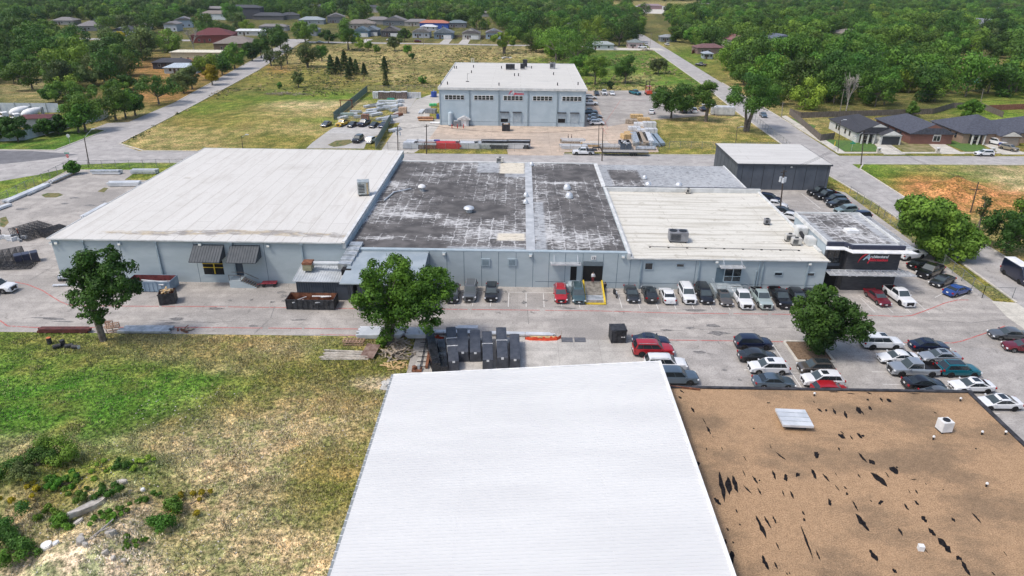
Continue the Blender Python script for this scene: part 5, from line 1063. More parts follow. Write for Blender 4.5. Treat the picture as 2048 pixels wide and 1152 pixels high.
near_tree((845,167),152,20,L_mid,'green bush behind the parking yard near the rear hall',600,name='shrub',cat='shrub',low=.05)
near_tree((772,172),162,14,L_olive,'olive bush below the tall cedar',500,name='shrub',cat='shrub',low=.05)
near_tree((148,349),322,24,L_bright,'bright bush on the fence corner of the storage yard',2500,name='shrub',cat='shrub',low=.08)
near_tree((764,692),674,22,L_mid,'dark green bush at the foot of the two-lobed tree',2000,name='shrub',cat='shrub',low=.05)
near_tree((1636,580),562,26,L_bright,'spiky green shrub at the showroom doorway',1800,name='shrub',cat='shrub',low=.05)
near_tree((1664,588),572,20,L_mid,'low shrub in the bed before the showroom',1200,name='shrub',cat='shrub',low=.05)
near_tree((2010,505),420,100,L_dark,'dark bush mass by the dirt lot at the right edge',7000,low=.08)
near_tree((1955,460),390,20,L_olive,'thin half-bare sapling above the huge bushy tree',400,low=.3)
near_tree((2045,470),400,70,L_mid,'green tree cut by the right edge beside the dirt lot',5000,low=.1)
near_tree((1935,236),200,44,L_bright,'feathery bright tree in the back garden behind the houses',3500,low=.1)
near_tree((1822,232),204,22,L_mid,'green tree behind the two roofs of the brick house',1500)
for a in(((37,283),235,50,L_dark,'dark small tree before the white metal fence, leaning left'),((8,281),232,60,L_dark,'dark tree cut by the left edge before the white fence'),((118,268),232,34,L_dark,'low dark tree hiding the white fence end'),((92,272),238,34,L_dark,'round black-green bush against the white fence'),((158,265),200,70,L_mid,'tall leafy tree at the corner lawn, left of the trunk pair'),((172,263),188,66,L_mid,'tall yellow-green tree on the corner lawn near the driveway'),((232,240),172,60,L_mid,'broad tree at the driveway mouth of the west street'),((252,236),178,50,L_mid,'tree beside the driveway mouth, right one of the pair'),((271,231),176,36,L_dark,'dark tree on the west street verge near the driveway'),((318,208),150,84,L_dark,'large dark tree overhanging the west street verge'),((368,186),140,36,L_olive,'thin olive tree on the west street verge'),((385,178),130,30,L_olive,'olive tree second along the west street verge'),((418,160),106,46,L_lime,'yellow-tinged tree beside the tin-roofed shed'),((445,150),108,40,L_dark,'dark tree on the verge before the cream barn'),((470,138),86,46,L_mid,'leafy tree between the cream barn and the west street'),((523,116),74,34,L_mid,'last rounded tree on the verge before the street head'),((505,122),84,30,L_dark,'dark verge tree below the grey-roofed house'),((545,104),54,40,L_dark,'dark tree in the row along the upper west street'),((562,98),52,30,L_dark,'end tree of the row along the upper west street'),((65,178),120,88,L_mid,'broad green tree above the mixer trucks'),((118,143),98,52,L_lime,'lime green tree beside the small clearing'),((187,172),130,54,L_olive,'khaki spreading tree in the scrap yard'),((210,165),100,96,L_olive,'very broad grey-green oak in the left wood'),((250,180),148,44,L_dark,'low dark tree in the dirt yard'),((144,130),72,50,L_mid,'tall light tree with bare lower trunk by the water gap'),((112,205),170,50,L_dark,'dark tree behind the mixer trucks'),((155,212),160,90,L_mid,'wide green tree over the long white fence')):
 near_tree(a[0],a[1],a[2],a[3],a[4],4200,low=.14)
for a in(((1188,94),32,62,L_lime,'tall yellow-green oak over the pale trailer home at the lane'),((1238,92),36,62,L_dark,'dark tree in the pair left of the small pink house'),((1268,84),42,38,L_dark,'dark tree behind the small pink house'),((1112,120),50,108,L_mid,'huge billowing green tree behind the rear hall right corner'),((1152,130),58,84,L_mid,'billowing green tree at the edge of the green field'),((1072,104),56,74,L_mid,'leftmost billowing tree behind the rear hall'),((1352,84),50,36,L_mid,'small green tree by the grey shed right of the side street'),((1382,88),54,32,L_bright,'light green tree right of the grey shed'),((1462,92),70,14,L_pink,'pink flowering tree by the gabled house with white trim'),((4,62),46,16,L_pink,'pink flowering tree at the upper left edge'),((240,82),62,26,L_gold,'tree with golden top in the left wood'),((311,50),8,54,L_dark,'darkest tall tree in the upper left wood'),((425,170),128,26,L_gold,'small golden tree beside the west street verge'),((1480,158),128,50,L_lime,'bright yellow-green tree at the dirt verge of the side street'),((1605,196),145,70,L_lime,'bright domed tree behind the long board fence'),((1840,146),106,110,L_olive,'wide pale green dome tree by the clearing')):
 near_tree(a[0],a[1],a[2],a[3],a[4],4200,low=.1)
def cedar_mesh(seed):
 g_=np.random.default_rng(seed);n=1500;u=g_.random(n)**.8;z=.06+u*.94;rad=(1-z)**.8*.30+.015;a=g_.random(n)*6.28;rr_=rad*(.55+.5*g_.random(n))*(1+.25*np.sin(z*38))
 c=np.stack([rr_*np.cos(a),rr_*np.sin(a),z],-1);ax=np.stack([np.cos(a),np.sin(a),-.25+0*a],-1)*.055*(.6+.8*g_.random(n))[:,None];b=np.stack([-np.sin(a),np.cos(a),.3*g_.normal(size=n)],-1)*.03
 v=np.stack([c-ax,c+b,c+ax,c-b],1).reshape(-1,3);return np_mesh('crown',v,np.arange(4*n).reshape(-1,4),[L_cedar])
ced=[cedar_mesh(s_)for s_ in(1,2)];ctr=MB().tube((0,0,-.02),(0,0,.5),.025,.012,6).mesh('trunk',[M_bark])
for i,(px,py,tp,lb)in enumerate(((663,148,115,'leftmost of the dark cedars in the dry field'),(677,148,118,'cedar second from left in the dry field'),(690,139,106,'tallest and farthest cedar of the left cluster'),(703,150,119,'broad cedar in the middle of the cluster'),(713,147,122,'rightmost cedar of the left cluster'),(729,152,129,'small cedar standing apart right of the cluster'),(770,146,117,'tall lone cedar in the dry field'),(771,162,142,'short cedar directly below the tall lone cedar'),(697,158,132,'low cedar in front of the cluster'),(1118,121,112,'tiny cedar behind the rear hall roof'))):
 g=G(px,py);d=(g-Vector((0,0,CAMH))).length;h=(py-tp)/FPX*d*1.04
 t=thing('cedar_tree',lb,'cedar',(g.x,g.y,-.03),i*.9,'cedars in the dry field');t.scale=(h*.95,h*.95,h);link('crown',ced[i%2],t);link('trunk',ctr,t)
def dead_tree(base,top,wpx,label,seed,m_=M_deadbark):
 g=G(*base);d=(g-Vector((0,0,CAMH))).length;h=(base[1]-top)/FPX*d;w_=wpx/FPX*d/2;r_=random.Random(seed)
 t=thing('dead_tree',label,'bare tree',(g.x,g.y,0));mb=MB();mb.tube((0,0,-.1),(0,0,h*.45),.22,.16,6)
 tw=MB()
 for k in range(14):
  a=r_.uniform(0,6.28);z0=h*r_.uniform(.25,.45);e=Vector((math.cos(a)*w_*r_.uniform(.3,.6),math.sin(a)*w_*.5,h*r_.uniform(.6,.85)));mb.tube((0,0,z0),e,.12,.06,5)
  for j in range(5):
   f=e+Vector((r_.uniform(-1,1)*w_*.5,r_.uniform(-1,1)*w_*.5,r_.uniform(0,.22)*h));tw.tube(e,f,.06,.02,4)
   for q_ in range(2):tw.tube(e.lerp(f,.6),f+Vector((r_.uniform(-1,1),r_.uniform(-1,1),r_.uniform(-.3,.8)))*w_*.2,.035,.015,3)
 mb.build('trunk',m_,t);tw.build('twigs',m_,t)
dead_tree((389,106),66,34,'bleached bare tree beside the cream barn',1);dead_tree((1692,222),160,34,'tall silvery bare tree behind the white house',2)
dead_tree((1940,172),122,44,'spreading grey bare tree by the swimming pool',3,M_bark);dead_tree((1910,160),134,26,'low grey bare tree left of the pool',4,M_bark)
#woods
def inpoly(x,y,P_):
 c=False;j=len(P_)-1
 for i in range(len(P_)):
  if(P_[i][1]>y)!=(P_[j][1]>y)and x<(P_[j][0]-P_[i][0])*(y-P_[i][1])/(P_[j][1]-P_[i][1])+P_[i][0]:c=not c
  j=i
 return c
WOODS=[('right wood',[(1376,96),(1395,118),(1470,178),(1500,206),(1545,218),(1590,226),(1640,224),(1700,216),(1790,212),(1850,210),(1905,196),(2250,200),(2300,-8),(1330,-8),(1326,20),(1345,60)],.86),('middle wood',[(1182,92),(1140,118),(1095,116),(1050,98),(1015,88),(1000,60),(900,58),(900,-8),(1290,-8),(1290,30),(1262,62),(1300,64),(1296,76),(1180,88)],1.0),('north wood',[(900,60),(600,66),(560,60),(540,40),(540,-8),(900,-8)],.55),('west wood',[(-200,215),(80,208),(210,215),(300,190),(380,155),(460,118),(520,84),(560,66),(545,-8),(-400,-8)],.56)]
CLEAR=[(1300,158,1.0,0),]
CLEARP=[[(1560,140),(1600,148),(1660,148),(1690,158),(1560,172)],[(1725,130),(1800,128),(1835,142),(1770,154),(1725,146)],[(1900,118),(2040,118),(2040,165),(1915,172)],[(60,100),(116,98),(140,118),(80,124)],[(130,128),(160,124),(160,142),(120,146)],[(0,180),(40,178),(50,240),(-60,250),(-60,200)],[(255,128),(420,124),(350,170),(265,165)],[(0,172),(110,186),(110,232),(0,232)],[(340,90),(450,88),(455,118),(350,118)],[(460,92),(500,92),(490,118),(462,118)],[(1200,3),(1400,3),(1400,24),(1345,31),(1262,34),(1255,24),(1200,16)],[(600,60),(1010,62),(1010,95),(600,95)],[(1290,62),(1322,62),(1385,108),(1300,110)],[(905,-6),(1100,-6),(1100,10),(905,10)]]
HOUSES_PX=[]
#houses
def shingle(name,c):return pm(name,tuple(x*.75 for x in c),tuple(x*1.2 for x in c),2.2,.9,world=True,bs=.2)
def house(label,loc,rz,w_,d_,h,roofc,wallc,gable=0,pitch=.45,hip=True,front=True,garage=None,cat='house',trim=(.55,.55,.53),name='house',lod=0,porch=False):
 """front faces local -Y; ridge runs along Y when gable=1"""
 t=thing(name,label,cat,(loc[0],loc[1],0),rz)
 wm=pm('wall_%.2f_%.2f_%.2f'%wallc,tuple(x*.88 for x in wallc),wallc,1.2,.9,bs=.1);rm=shingle('shingle_%.2f_%.2f_%.2f'%roofc,roofc);tm=pm('trim_%.2f_%.2f'%trim[:2],tuple(x*.9 for x in trim),trim)
 x,y=w_/2,d_/2
 wl=MB().box(-x,-y,0,x,y,h).build('wall',wm,t)
 o=.5;X1,Y1=x+o,y+o;rh=(X1 if gable else Y1)*pitch
 mb=MB()
 if gable:
  rr_=X1*.9 if hip else 0;yb=Y1-rr_
  V_=[(-X1,-Y1,h),(X1,-Y1,h),(X1,Y1,h),(-X1,Y1,h),(0,-Y1,h+rh),(0,yb,h+rh)]
 else:
  rr_=Y1*.9 if hip else 0
  V_=[(-X1,-Y1,h),(X1,-Y1,h),(X1,Y1,h),(-X1,Y1,h),(-X1+rr_,0,h+rh),(X1-rr_,0,h+rh)]
 lowv=[(a,b,c-.16)for a,b,c in V_[:4]]
 if gable:F_=[(0,4,5,3),(1,2,5,4),(2,3,5),(0,1,4)]
 else:F_=[(0,1,5,4),(2,3,4,5),(1,2,5),(3,0,4)]
 F_+=[(0,6,7,1),(1,7,8,2),(2,8,9,3),(3,9,6,0),(6,9,8,7)]
 mb.add(V_+lowv,F_);rf=mb.build('roof',rm,t)
 if gable:MB().add([(-x,-y-.03+.0,h),(x,-y-.03,h),(0,-y-.03,h+x*pitch+.1),(-x,-Y1+.05,h),(x,-Y1+.05,h),(0,-Y1-.03,h+rh-.12)],[(3,4,5),(0,3,5,2),(1,2,5,4),(0,1,4,3)]).build('gable',wm,t)
 if lod<2:
  gx0=99
  if garage is not None:
   gx0=garage*x;g_=MB().box(gx0-1.3 if w_<9 else gx0-2.4,-y-.08,.05,gx0+1.3 if w_<9 else gx0+2.4,-y-.005,2.2).build('garage_door',pm('garage_white',(.6,.6,.6),(.7,.7,.7))if lod else pm('garage_char',(.05,.055,.06)),t)
  for wx in(-.62,-.1,.62):
   if abs(wx*x-gx0)>2.6:wi=MB().box(wx*x-.6,-y-.06,1.0,wx*x+.6,-y-.004,2.3).build('window',tm,t);MB().box(wx*x-.5,-y-.085,1.1,wx*x+.5,-y-.061,2.2).build('pane',M_winglass,wi)
  dx_=-.36*x
  if abs(dx_-gx0)>2.2:MB().box(dx_-.5,-y-.07,.05,dx_+.5,-y-.006,2.15).build('door',pm('door_dark',(.08,.05,.04)),t)
  for wy in(-.5,.0,.5):MB().box(-x-.06,wy*y-.5,1.1,-x-.004,wy*y+.5,2.2).build('window',M_winglass,t)
 return t
def big_house(label,rear,w_,d_,wallc,roofc,extra=0,brick=False):
 x0,y0=rear;return house(label,(x0+w_/2,y0+d_/2),0,w_,d_,2.9,roofc,wallc,gable=1 if not extra==2 else 0,pitch=.36,garage=.45 if not brick else None,trim=(.5,.5,.48))
NAVY=(.062,.068,.09)
a=G(1605,282).x
hs=[('white house with charcoal roof and black garage door on the street corner',96.5,196.8,11.5,19,(.62,.62,.60),(.04,.042,.052)),('red brick house with steep charcoal roof and an arched window',111.5,196.2,12,21,(.20,.095,.075),NAVY),('tan brick house with covered porch between brick and cut-off houses',127.2,197.5,15.5,17,(.33,.235,.175),NAVY),('tan brick house cut by the right edge of the view',144.5,199,15,16,(.36,.27,.20),NAVY)]
M_pale=pm('pale_trim',(.55,.53,.50),(.66,.64,.60))
for i,(lb,x0,y0,w_,d_,wc,rc)in enumerate(hs):
 t=house(lb,(x0+w_/2,y0+d_/2),0,w_,d_,3.0,rc,wc,gable=0 if i in(2,3)else 1,pitch=.42,garage=None,trim=(.58,.56,.53))
 for o in list(t.children):
  if o.name.startswith(('window','door'))and not o.name.startswith('doorway'):
   for c in list(o.children):bpy.data.objects.remove(c)
   bpy.data.objects.remove(o)
 y=-d_/2
 gx0={0:w_*.26,1:None,2:w_*.28,3:w_*.3}[i]
 rm=shingle('shingle_%.2f_%.2f_%.2f'%rc,rc);wm=pm('wall_%.2f_%.2f_%.2f'%wc,wc)
 if gx0 is not None:
  MB().box(gx0-2.9,y-2.2,0,gx0+2.9,y+.02,2.7).build('wing',wm,t);g_=MB().box(gx0-2.4,y-2.28,.05,gx0+2.4,y-2.205,2.3).build('garage_door',pm('garage_char',(.035,.038,.045))if i==0 else pm('garage_taupe',(.27,.23,.2)),t)
  MB().add([(gx0-3.3,y-2.7,2.7),(gx0+3.3,y-2.7,2.7),(gx0+3.3,y+3.5,2.9),(gx0-3.3,y+3.5,2.9),(gx0,y-2.7,4.2),(gx0,y+3.5,4.5)],[(0,4,5,3),(1,2,5,4),(0,1,4),(2,3,5)]).build('roof_gable',rm,t)
  MB().add([(gx0-2.9,y-2.72,2.75),(gx0+2.9,y-2.72,2.75),(gx0,y-2.72,4.05)],[(0,1,2)]).build('gable',M_pale if i!=0 else pm('gable_white',(.6,.6,.58)),t)
 else:
  wx=1.5;w1=MB().box(wx-1.1,y-.1,.8,wx+1.1,y-.01,2.4).build('window',M_pale,t);MB().box(wx-.9,y-.13,.95,wx+.9,y-.101,2.3).build('pane',M_winglass,w1)
  mb=MB();n=10;mb.add([(wx+1.1*math.cos(R(180*k/n)),y-.1,2.4+.9*math.sin(R(180*k/n)))for k in range(n+1)],[tuple(range(n+1))]);mb.build('arch',M_pale,w1)
  MB().box(wx-.05,y-.16,.95,wx+.05,y-.131,3.1).build('mullion',M_pale,w1)
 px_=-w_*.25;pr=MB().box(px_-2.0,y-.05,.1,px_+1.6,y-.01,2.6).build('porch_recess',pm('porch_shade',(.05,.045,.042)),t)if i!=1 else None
 if pr:
  for k in(-1.9,-.2,1.5):MB().box(px_+k-.18,y-1.5,0,px_+k+.18,y-1.15,2.75).build('porch_post',M_pale,t)
  MB().box(px_-2.3,y-1.7,2.76,px_+1.9,y-.0,2.98).build('porch_roof',rm,t);wi=MB().box(px_-1.3,y-.1,.9,px_+.4,y-.051,2.2).build('window',M_pale,t);MB().box(px_-1.2,y-.13,1.0,px_+.3,y-.101,2.1).build('pane',M_winglass,wi)
 for wy in(-5,-2,2.5,4.2):wi=MB().box(-w_/2-.09,wy-.45,1.0,-w_/2-.005,wy+.45,2.4).build('window',pm('dark_frame',(.04,.04,.045)),t);MB().box(-w_/2-.11,wy-.35,1.1,-w_/2-.091,wy+.35,2.3).build('pane',M_winglass,wi)
sheet('driveway',[(1745,284),(1773,284),(1812,309),(1768,309)],.02,M_walk);sheet('driveway',[(1842,276),(1866,277),(1930,308),(1882,308)],.02,M_walk);sheet('driveway',[(1958,285),(1985,283),(2060,309),(2005,309)],.02,M_walk)
sheet('lawn',[(1640,278),(1744,284),(1762,303),(1690,303)],.016,pm('mown_lawn',(.05,.12,.02),(.10,.17,.03),1.2,.95,world=True,bs=.3));M_lawn=MATS['mown_lawn']
sheet('lawn',[(1775,285),(1840,277),(1880,303),(1812,303)],.016,pm('dry_lawn',(.13,.13,.04),(.26,.22,.11),.5,.95,world=True,bs=.3));sheet('lawn',[(1868,278),(1956,286),(1980,303),(1930,303)],.016,M_lawn)
sheet('lawn',[(1625,262),(1560,232),(1570,232),(1632,252)],.016,M_lawn)
sheet('pavement',[(1562,233),(1572,231),(1690,304),(2060,304),(2060,307),(1676,307)],.024,M_walk)
def wood_fence(label,pts,h=1.9,m_=None):
 t=thing('wooden_fence',label,'fence');m_=m_ or pm('grey_fence_wood',(.10,.085,.07),(.20,.17,.145),2,.9,world=True,bs=.3,sc=(3,3,.4));mb=MB();mr=MB()
 for a,b in zip(pts,pts[1:]):
  a=Vector(a);b=Vector(b);L=(b-a).length;n=max(1,int(L/.28));d=(b-a)/n
  for k in range(n):
   p0=a+d*k;p1=a+d*(k+.92);hh=h+random.uniform(-.03,.03);mb.beam((p0.x,p0.y,hh/2),(p1.x,p1.y,hh/2),.03,hh)
  for z in(.5,1.4):mr.beam((a.x,a.y+.04,z),(b.x,b.y+.04,z),.08,.09)
 mb.build('boards',m_,t);mr.build('rails',m_,t)
P2=lambda*l:[tuple(G(*q).xy)for q in l]
wood_fence('weathered board fence around the white corner house garden',P2((1578,228),(1640,282),(1668,278)));wood_fence('long weathered board fence behind the right-hand houses',P2((1578,228),(1600,236),(1730,232),(1865,228),(1905,216),(1960,216),(2005,235)))
wood_fence('reddish board fence at the top right garden',P2((1975,221),(2060,218)),m_=pm('red_fence_wood',(.20,.08,.05),(.30,.13,.09),2,.9));wood_fence('small red board fence by the side street',P2((1383,108),(1396,102)),m_=MATS['red_fence_wood'])
wood_fence('low board fence behind the far row of houses',P2((870,74),(1000,76)),h=1.6)
FH=[(615,72,12,(.17,.20,.23),(.24,.26,.28),'blue-grey far house left of the tall airy tree'),(722,74,10,(.10,.15,.19),(.17,.26,.34),'teal-grey far house with white garage, behind the airy tree'),(742,72,9,(.17,.2,.23),(.14,.18,.22),'slate blue far house with light roof'),(781,74,12,(.15,.14,.14),(.07,.07,.08),'dark brown far house with a white garage door'),(842,76,11,(.20,.19,.185),(.42,.44,.48),'pale grey gabled far house with front porch'),(887,78,12,(.16,.19,.22),(.16,.21,.26),'blue-grey far house with white garage right of the pale gabled one'),(942,79,11,(.13,.12,.12),(.50,.48,.44),'white fronted far house with brown roof'),(987,78,10,(.17,.16,.17),(.34,.42,.52),'light blue gabled far house beside the lime tree')]
for px,py,w_,rc,wc,lb in FH:
 g=G(px,py);t=house(lb,(g.x,g.y+6),0,w_,12,3.4,rc,wc,gable=1,pitch=.42,hip=True,garage=.42 if 'garage' in lb or 'slate' in lb or 'white fronted' in lb else None,lod=1);t.scale=(1.05,1,1.15)
for px in(735,793,895,932):g=G(px,80);sheet('driveway',[(g.x-3,455.5),(g.x+3,455.5),(g.x+2.6,g.y+6),(g.x-2.6,g.y+6)],.02,M_pad,False)
GY_=(.19,.18,.18);DK=(.055,.06,.07);BR=(.20,.175,.155);WH=(.5,.5,.48);RED=(.115,.03,.033)
SH=[(428,64,24,20,RED,(.22,.06,.05),0,.2,4.5,'large house with a wide maroon roof'),(475,80,22,18,BR,(.20,.14,.10),0,.1,4.0,'brown-grey roofed house with dark gable next to the maroon roof'),(400,98,26,10,(.60,.57,.46),(.50,.46,.33),0,.05,4.6,'long cream metal barn'),(365,128,14,8,(.40,.46,.52),(.45,.5,.52),0,.1,2.6,'tin-roofed low shed with pale blue front'),(388,117,12,5,(.28,.12,.09),(.2,.12,.1),0,.1,2.8,'rusty lean-to shed behind the tin-roofed shed'),(345,118,16,8,(.05,.05,.06),(.05,.05,.06),0,.1,3.0,'black roofed carport in the left yard'),(184,47,18,16,GY_,(.3,.3,.3),0,.3,3.4,'grey roofed house in the upper left wood'),(132,37,16,12,GY_,(.4,.4,.38),0,.1,3.2,'pale grey roof at the far upper left'),(200,38,12,10,DK,(.35,.4,.5),1,.2,4,'dark roofed blue house in the upper left wood'),(252,56,14,12,DK,(.55,.58,.62),1,.1,3.6,'white walled house with dark roof behind the yellow-topped tree'),(286,47,9,10,BR,(.4,.38,.36),1,0,3.4,'small tan roof beside the darkest big tree'),(345,44,9,10,GY_,(.50,.53,.58),1,0,5.0,'narrow white house with grey roof'),(367,36,12,10,GY_,(.42,.50,.6),1,.3,5.5,'light blue two-storey house'),(432,24,30,16,BR,(.6,.66,.7),0,0,5.0,'pale blue building with long brown roof'),(428,14,26,12,GY_,(.12,.11,.11),0,0,6.5,'dark grey house behind the pale blue building'),(492,12,34,14,DK,(.06,.065,.08),0,0,9.5,'three-storey charcoal apartment block with white balconies'),(540,28,34,16,DK,(.12,.12,.13),0,0,3.5,'long low navy roofed house'),(580,27,20,14,DK,(.2,.2,.2),0,.3,3.6,'dark roofed house right of the navy one'),(548,49,20,8,GY_,(.3,.3,.3),0,0,3.0,'long grey roof beside the yellow bus stop'),(500,58,20,6,(.55,.57,.58),(.6,.6,.6),0,.1,3.0,'white flat carport beside the brown-grey roof'),(624,36,20,12,(.26,.3,.32),(.3,.33,.35),0,.1,3.5,'light grey house among trees left of the tall airy tree'),(633,10,30,12,DK,(.25,.22,.2),0,0,5,'dark roofed row building at the top of the view'),(672,30,18,14,GY_,(.2,.2,.22),1,.2,5.0,'grey gabled house above the residential street'),(722,43,22,14,BR,(.3,.28,.26),0,.1,3.8,'brown roofed house behind the teal-grey far house'),(740,12,26,14,DK,(.4,.38,.36),0,.1,5.0,'dark roofed house with pale chimneys at the top of the view'),(757,36,20,12,GY_,(.3,.3,.3),0,0,3.6,'grey roof above the brown far house'),(790,37,18,12,GY_,(.16,.18,.2),1,0,4.0,'small grey gabled house behind the far row'),(835,40,20,10,GY_,(.35,.33,.3),0,0,3.4,'low grey roofed house behind the pale gabled one'),(869,42,22,10,(.38,.15,.10),(.04,.10,.42),0,0,4.4,'bright blue house with salmon roof'),(858,50,12,8,(.5,.52,.55),(.5,.52,.55),0,0,2.6,'white shed below the bright blue house'),(915,42,14,10,(.14,.18,.2),(.2,.2,.22),0,0,3.6,'slate roofed house in the trees'),(963,23,22,10,GY_,(.3,.3,.3),0,0,3.5,'pale grey roof deep in the middle wood'),(1141,50,12,10,GY_,(.28,.16,.14),1,.2,4.5,'reddish gabled house glimpsed in the middle wood'),(1227,12,16,12,(.30,.07,.05),(.35,.1,.08),0,0,4.0,'red brick building beyond the middle wood'),(1270,80,9,9,(.17,.2,.2),(.45,.36,.35),0,0,3.4,'small pink house beside the side street'),(1200,84,16,8,(.3,.34,.34),(.45,.5,.5),0,0,3.0,'pale trailer home under the tall lime oak'),(1335,70,10,8,(.25,.27,.29),(.2,.22,.24),0,0,3.0,'small grey shed right of the side street'),(1417,90,16,10,(.15,.08,.08),(.25,.18,.15),0,.1,3.4,'maroon roofed house behind the red fence'),(1415,102,5,6,(.3,.34,.38),(.3,.34,.38),0,0,2.8,'blue-grey garden shed by the maroon roofed house'),(1474,74,14,12,(.2,.1,.1),(.5,.45,.42),1,.3,4.6,'gabled house with white trim above the pink tree'),(1558,72,14,12,(.10,.12,.16),(.4,.42,.5),1,.3,4.6,'blue roofed house at the left of the right wood'),(1572,84,16,8,(.06,.06,.07),(.3,.3,.3),0,.1,3.0,'dark carport below the blue roofed house'),(1697,62,20,14,BR,(.25,.24,.22),0,.2,4,'tan roof deep inside the right wood'),(1603,4,26,14,(.12,.14,.17),(.55,.58,.6),0,.2,4.5,'white and navy house at the top of the right wood'),(1698,17,34,10,(.62,.6,.55),(.5,.5,.45),0,0,3.5,'long white barn roof in the right wood'),(1678,3,20,12,(.10,.12,.16),(.5,.5,.5),0,.2,4.5,'navy roofed house at the top edge'),(1772,8,16,10,(.45,.45,.42),(.5,.5,.5),0,.2,3.5,'light roof at the top of the right wood'),(1990,17,26,14,(.20,.24,.28),(.3,.3,.3),0,.2,4,'blue-grey roof at the top right'),(1965,44,22,14,(.18,.19,.21),(.5,.5,.52),1,.4,4.2,'grey gabled house in the far right wood'),(1408,8,30,14,(.20,.16,.18),(.3,.2,.18),0,0,4.5,'mauve roofed house by the far road'),(1500,8,22,12,(.2,.17,.18),(.5,.48,.5),0,0,4.5,'pale house beyond the far road'),(1300,9,34,12,(.26,.20,.22),(.3,.2,.2),0,0,4,'long mauve roof at the end of the side street')]
for px,py,w_,d_,rc,wc,gb,rz,h,lb in SH:
 k=1.0 if py>30 else .8;g=G(px,py,h+1);t=house(lb,(g.x,g.y),rz,w_*k,d_*k,h,rc,wc,gable=gb,pitch=.34 if 'barn' not in lb else .12,hip=not gb,lod=2 if py<30 else 1)
t=thing('white_warehouse','long white flat-roofed building at the top centre edge','warehouse');a=G(915,6);b=G(1060,4);MB().box(a.x,a.y,0,b.x+20,a.y+40,7).build('wall',M_white,t);MB().box(a.x-.5,a.y-.5,7.001,b.x+20.5,a.y+40.5,7.5).build('roof',M_trimw,t)
for k in range(4):MB().box(a.x+12+k*16,a.y-.1,.1,a.x+17+k*16,a.y-.01,4).build('loading_door',M_charmet,t)
t=thing('parking_canopy','white flat canopy right of the long white building','canopy');a=G(1110,4)
sheet('pool_water',[(1929,155),(1963,156),(1961,169),(1931,162)],.10,pm('pool_turquoise',(.02,.42,.50),(.04,.50,.58),.4,.08))
sheet('far_road',[(1040,6),(1290,12),(1560,14),(1560,20),(1270,20),(1040,10)],.02,M_road);sheet('far_lot',[(1255,20),(1345,18),(1330,28),(1270,26)],.03,M_walk)
mb=MB();bpy.data.objects.remove(t)
#scatter the woods
foot=[(o.location.x,o.location.y,9 if o['category']=='house' else 4)for o in bpy.data.objects if o.parent is None and o.get('category')in('house','warehouse','tree','car','pickup truck','fence')]
foot=[(x,y,r_)for x,y,r_ in foot if y>170 or x<-90];FA=np.array(foot)
cand=[];r_=random.Random(11)
streets=[((-122,178),(-118,247),7),((-118,247),(-132,371),9),((-132,371),(-146,458),10),((79,90),(80,235),8),((80,235),(82,307),8),((82,307),(84,426),8),((84,426),(86,540),7),((-340,458),(60,449),8)]
def sdist(x,y):
 m_=1e9
 for(ax,ay),(bx_,by_),w_ in streets:
  dx_,dy_=bx_-ax,by_-ay;t_=max(0,min(1,((x-ax)*dx_+(y-ay)*dy_)/(dx_*dx_+dy_*dy_)));m_=min(m_,math.hypot(x-ax-t_*dx_,y-ay-t_*dy_)-w_)
 return m_
y=165.0
while y<1500:
 sp=11 if y<450 else(12.5 if y<800 else 15);x=-.98*y-60
 while x<.98*y+60:
  xx,yy=x+r_.uniform(-.42,.42)*sp,y+r_.uniform(-.42,.42)*sp;u,v_=PX(xx,yy)
  for nm,P_,dn in WOODS:
   if-120<u<2200 and inpoly(u,v_,P_):
    if r_.random()>dn or any(inpoly(u,v_,q_)for q_ in CLEARP)or sdist(xx,yy)<0:break
    if np.any(np.hypot(FA[:,0]-xx,FA[:,1]-yy)<FA[:,2]):break
    if np.any((np.abs(FA[:,0]-xx*(FA[:,1]/yy))<11)&(FA[:,1]>yy)&(FA[:,1]-yy<(85 if yy<420 else 130))&(FA[:,2]==9))and r_.random()<.93:break
    cand.append((xx,yy,r_.uniform(.7,1.5),nm,u,v_));break
  x+=sp
 y+=sp*.95
def vis(c):return c[2]/math.hypot(c[0],c[1])*(1 if-20<c[4]<2060 else .01)
cand.sort(key=vis,reverse=True);near,far=cand[:215],cand[215:]
KW={0:'deep green',1:'dark rounded',2:'mid green',3:'leafy green',4:'yellow-green',5:'olive',6:'fresh green',7:'dark bushy'}
LM=[(o.location.x,o.location.y,o['label'])for o in bpy.data.objects if o.parent is None and o.get('category')in('house','bare tree','warehouse')and len(o['label'].split())<10]+[(G(*q).x,G(*q).y,n_)for q,n_ in(((1946,162),'swimming pool'),((1600,234),'board fence corner'),((1730,232),'long board fence'),((1865,228),'feathery garden tree'),((1441,166),'side street bend'),((1500,206),'side street verge'),((1780,140),'pale dirt clearing'),((1620,150),'narrow tan clearing'),((90,108),'small grassy clearing'),((60,200),'white scrap trailers'),((200,215),'mixer yard fence'),((330,165),'dirt yard'),((1400,122),'red board fence'),((1500,100),'gabled house drive'),((1180,96),'lane end'))]
seen=set()
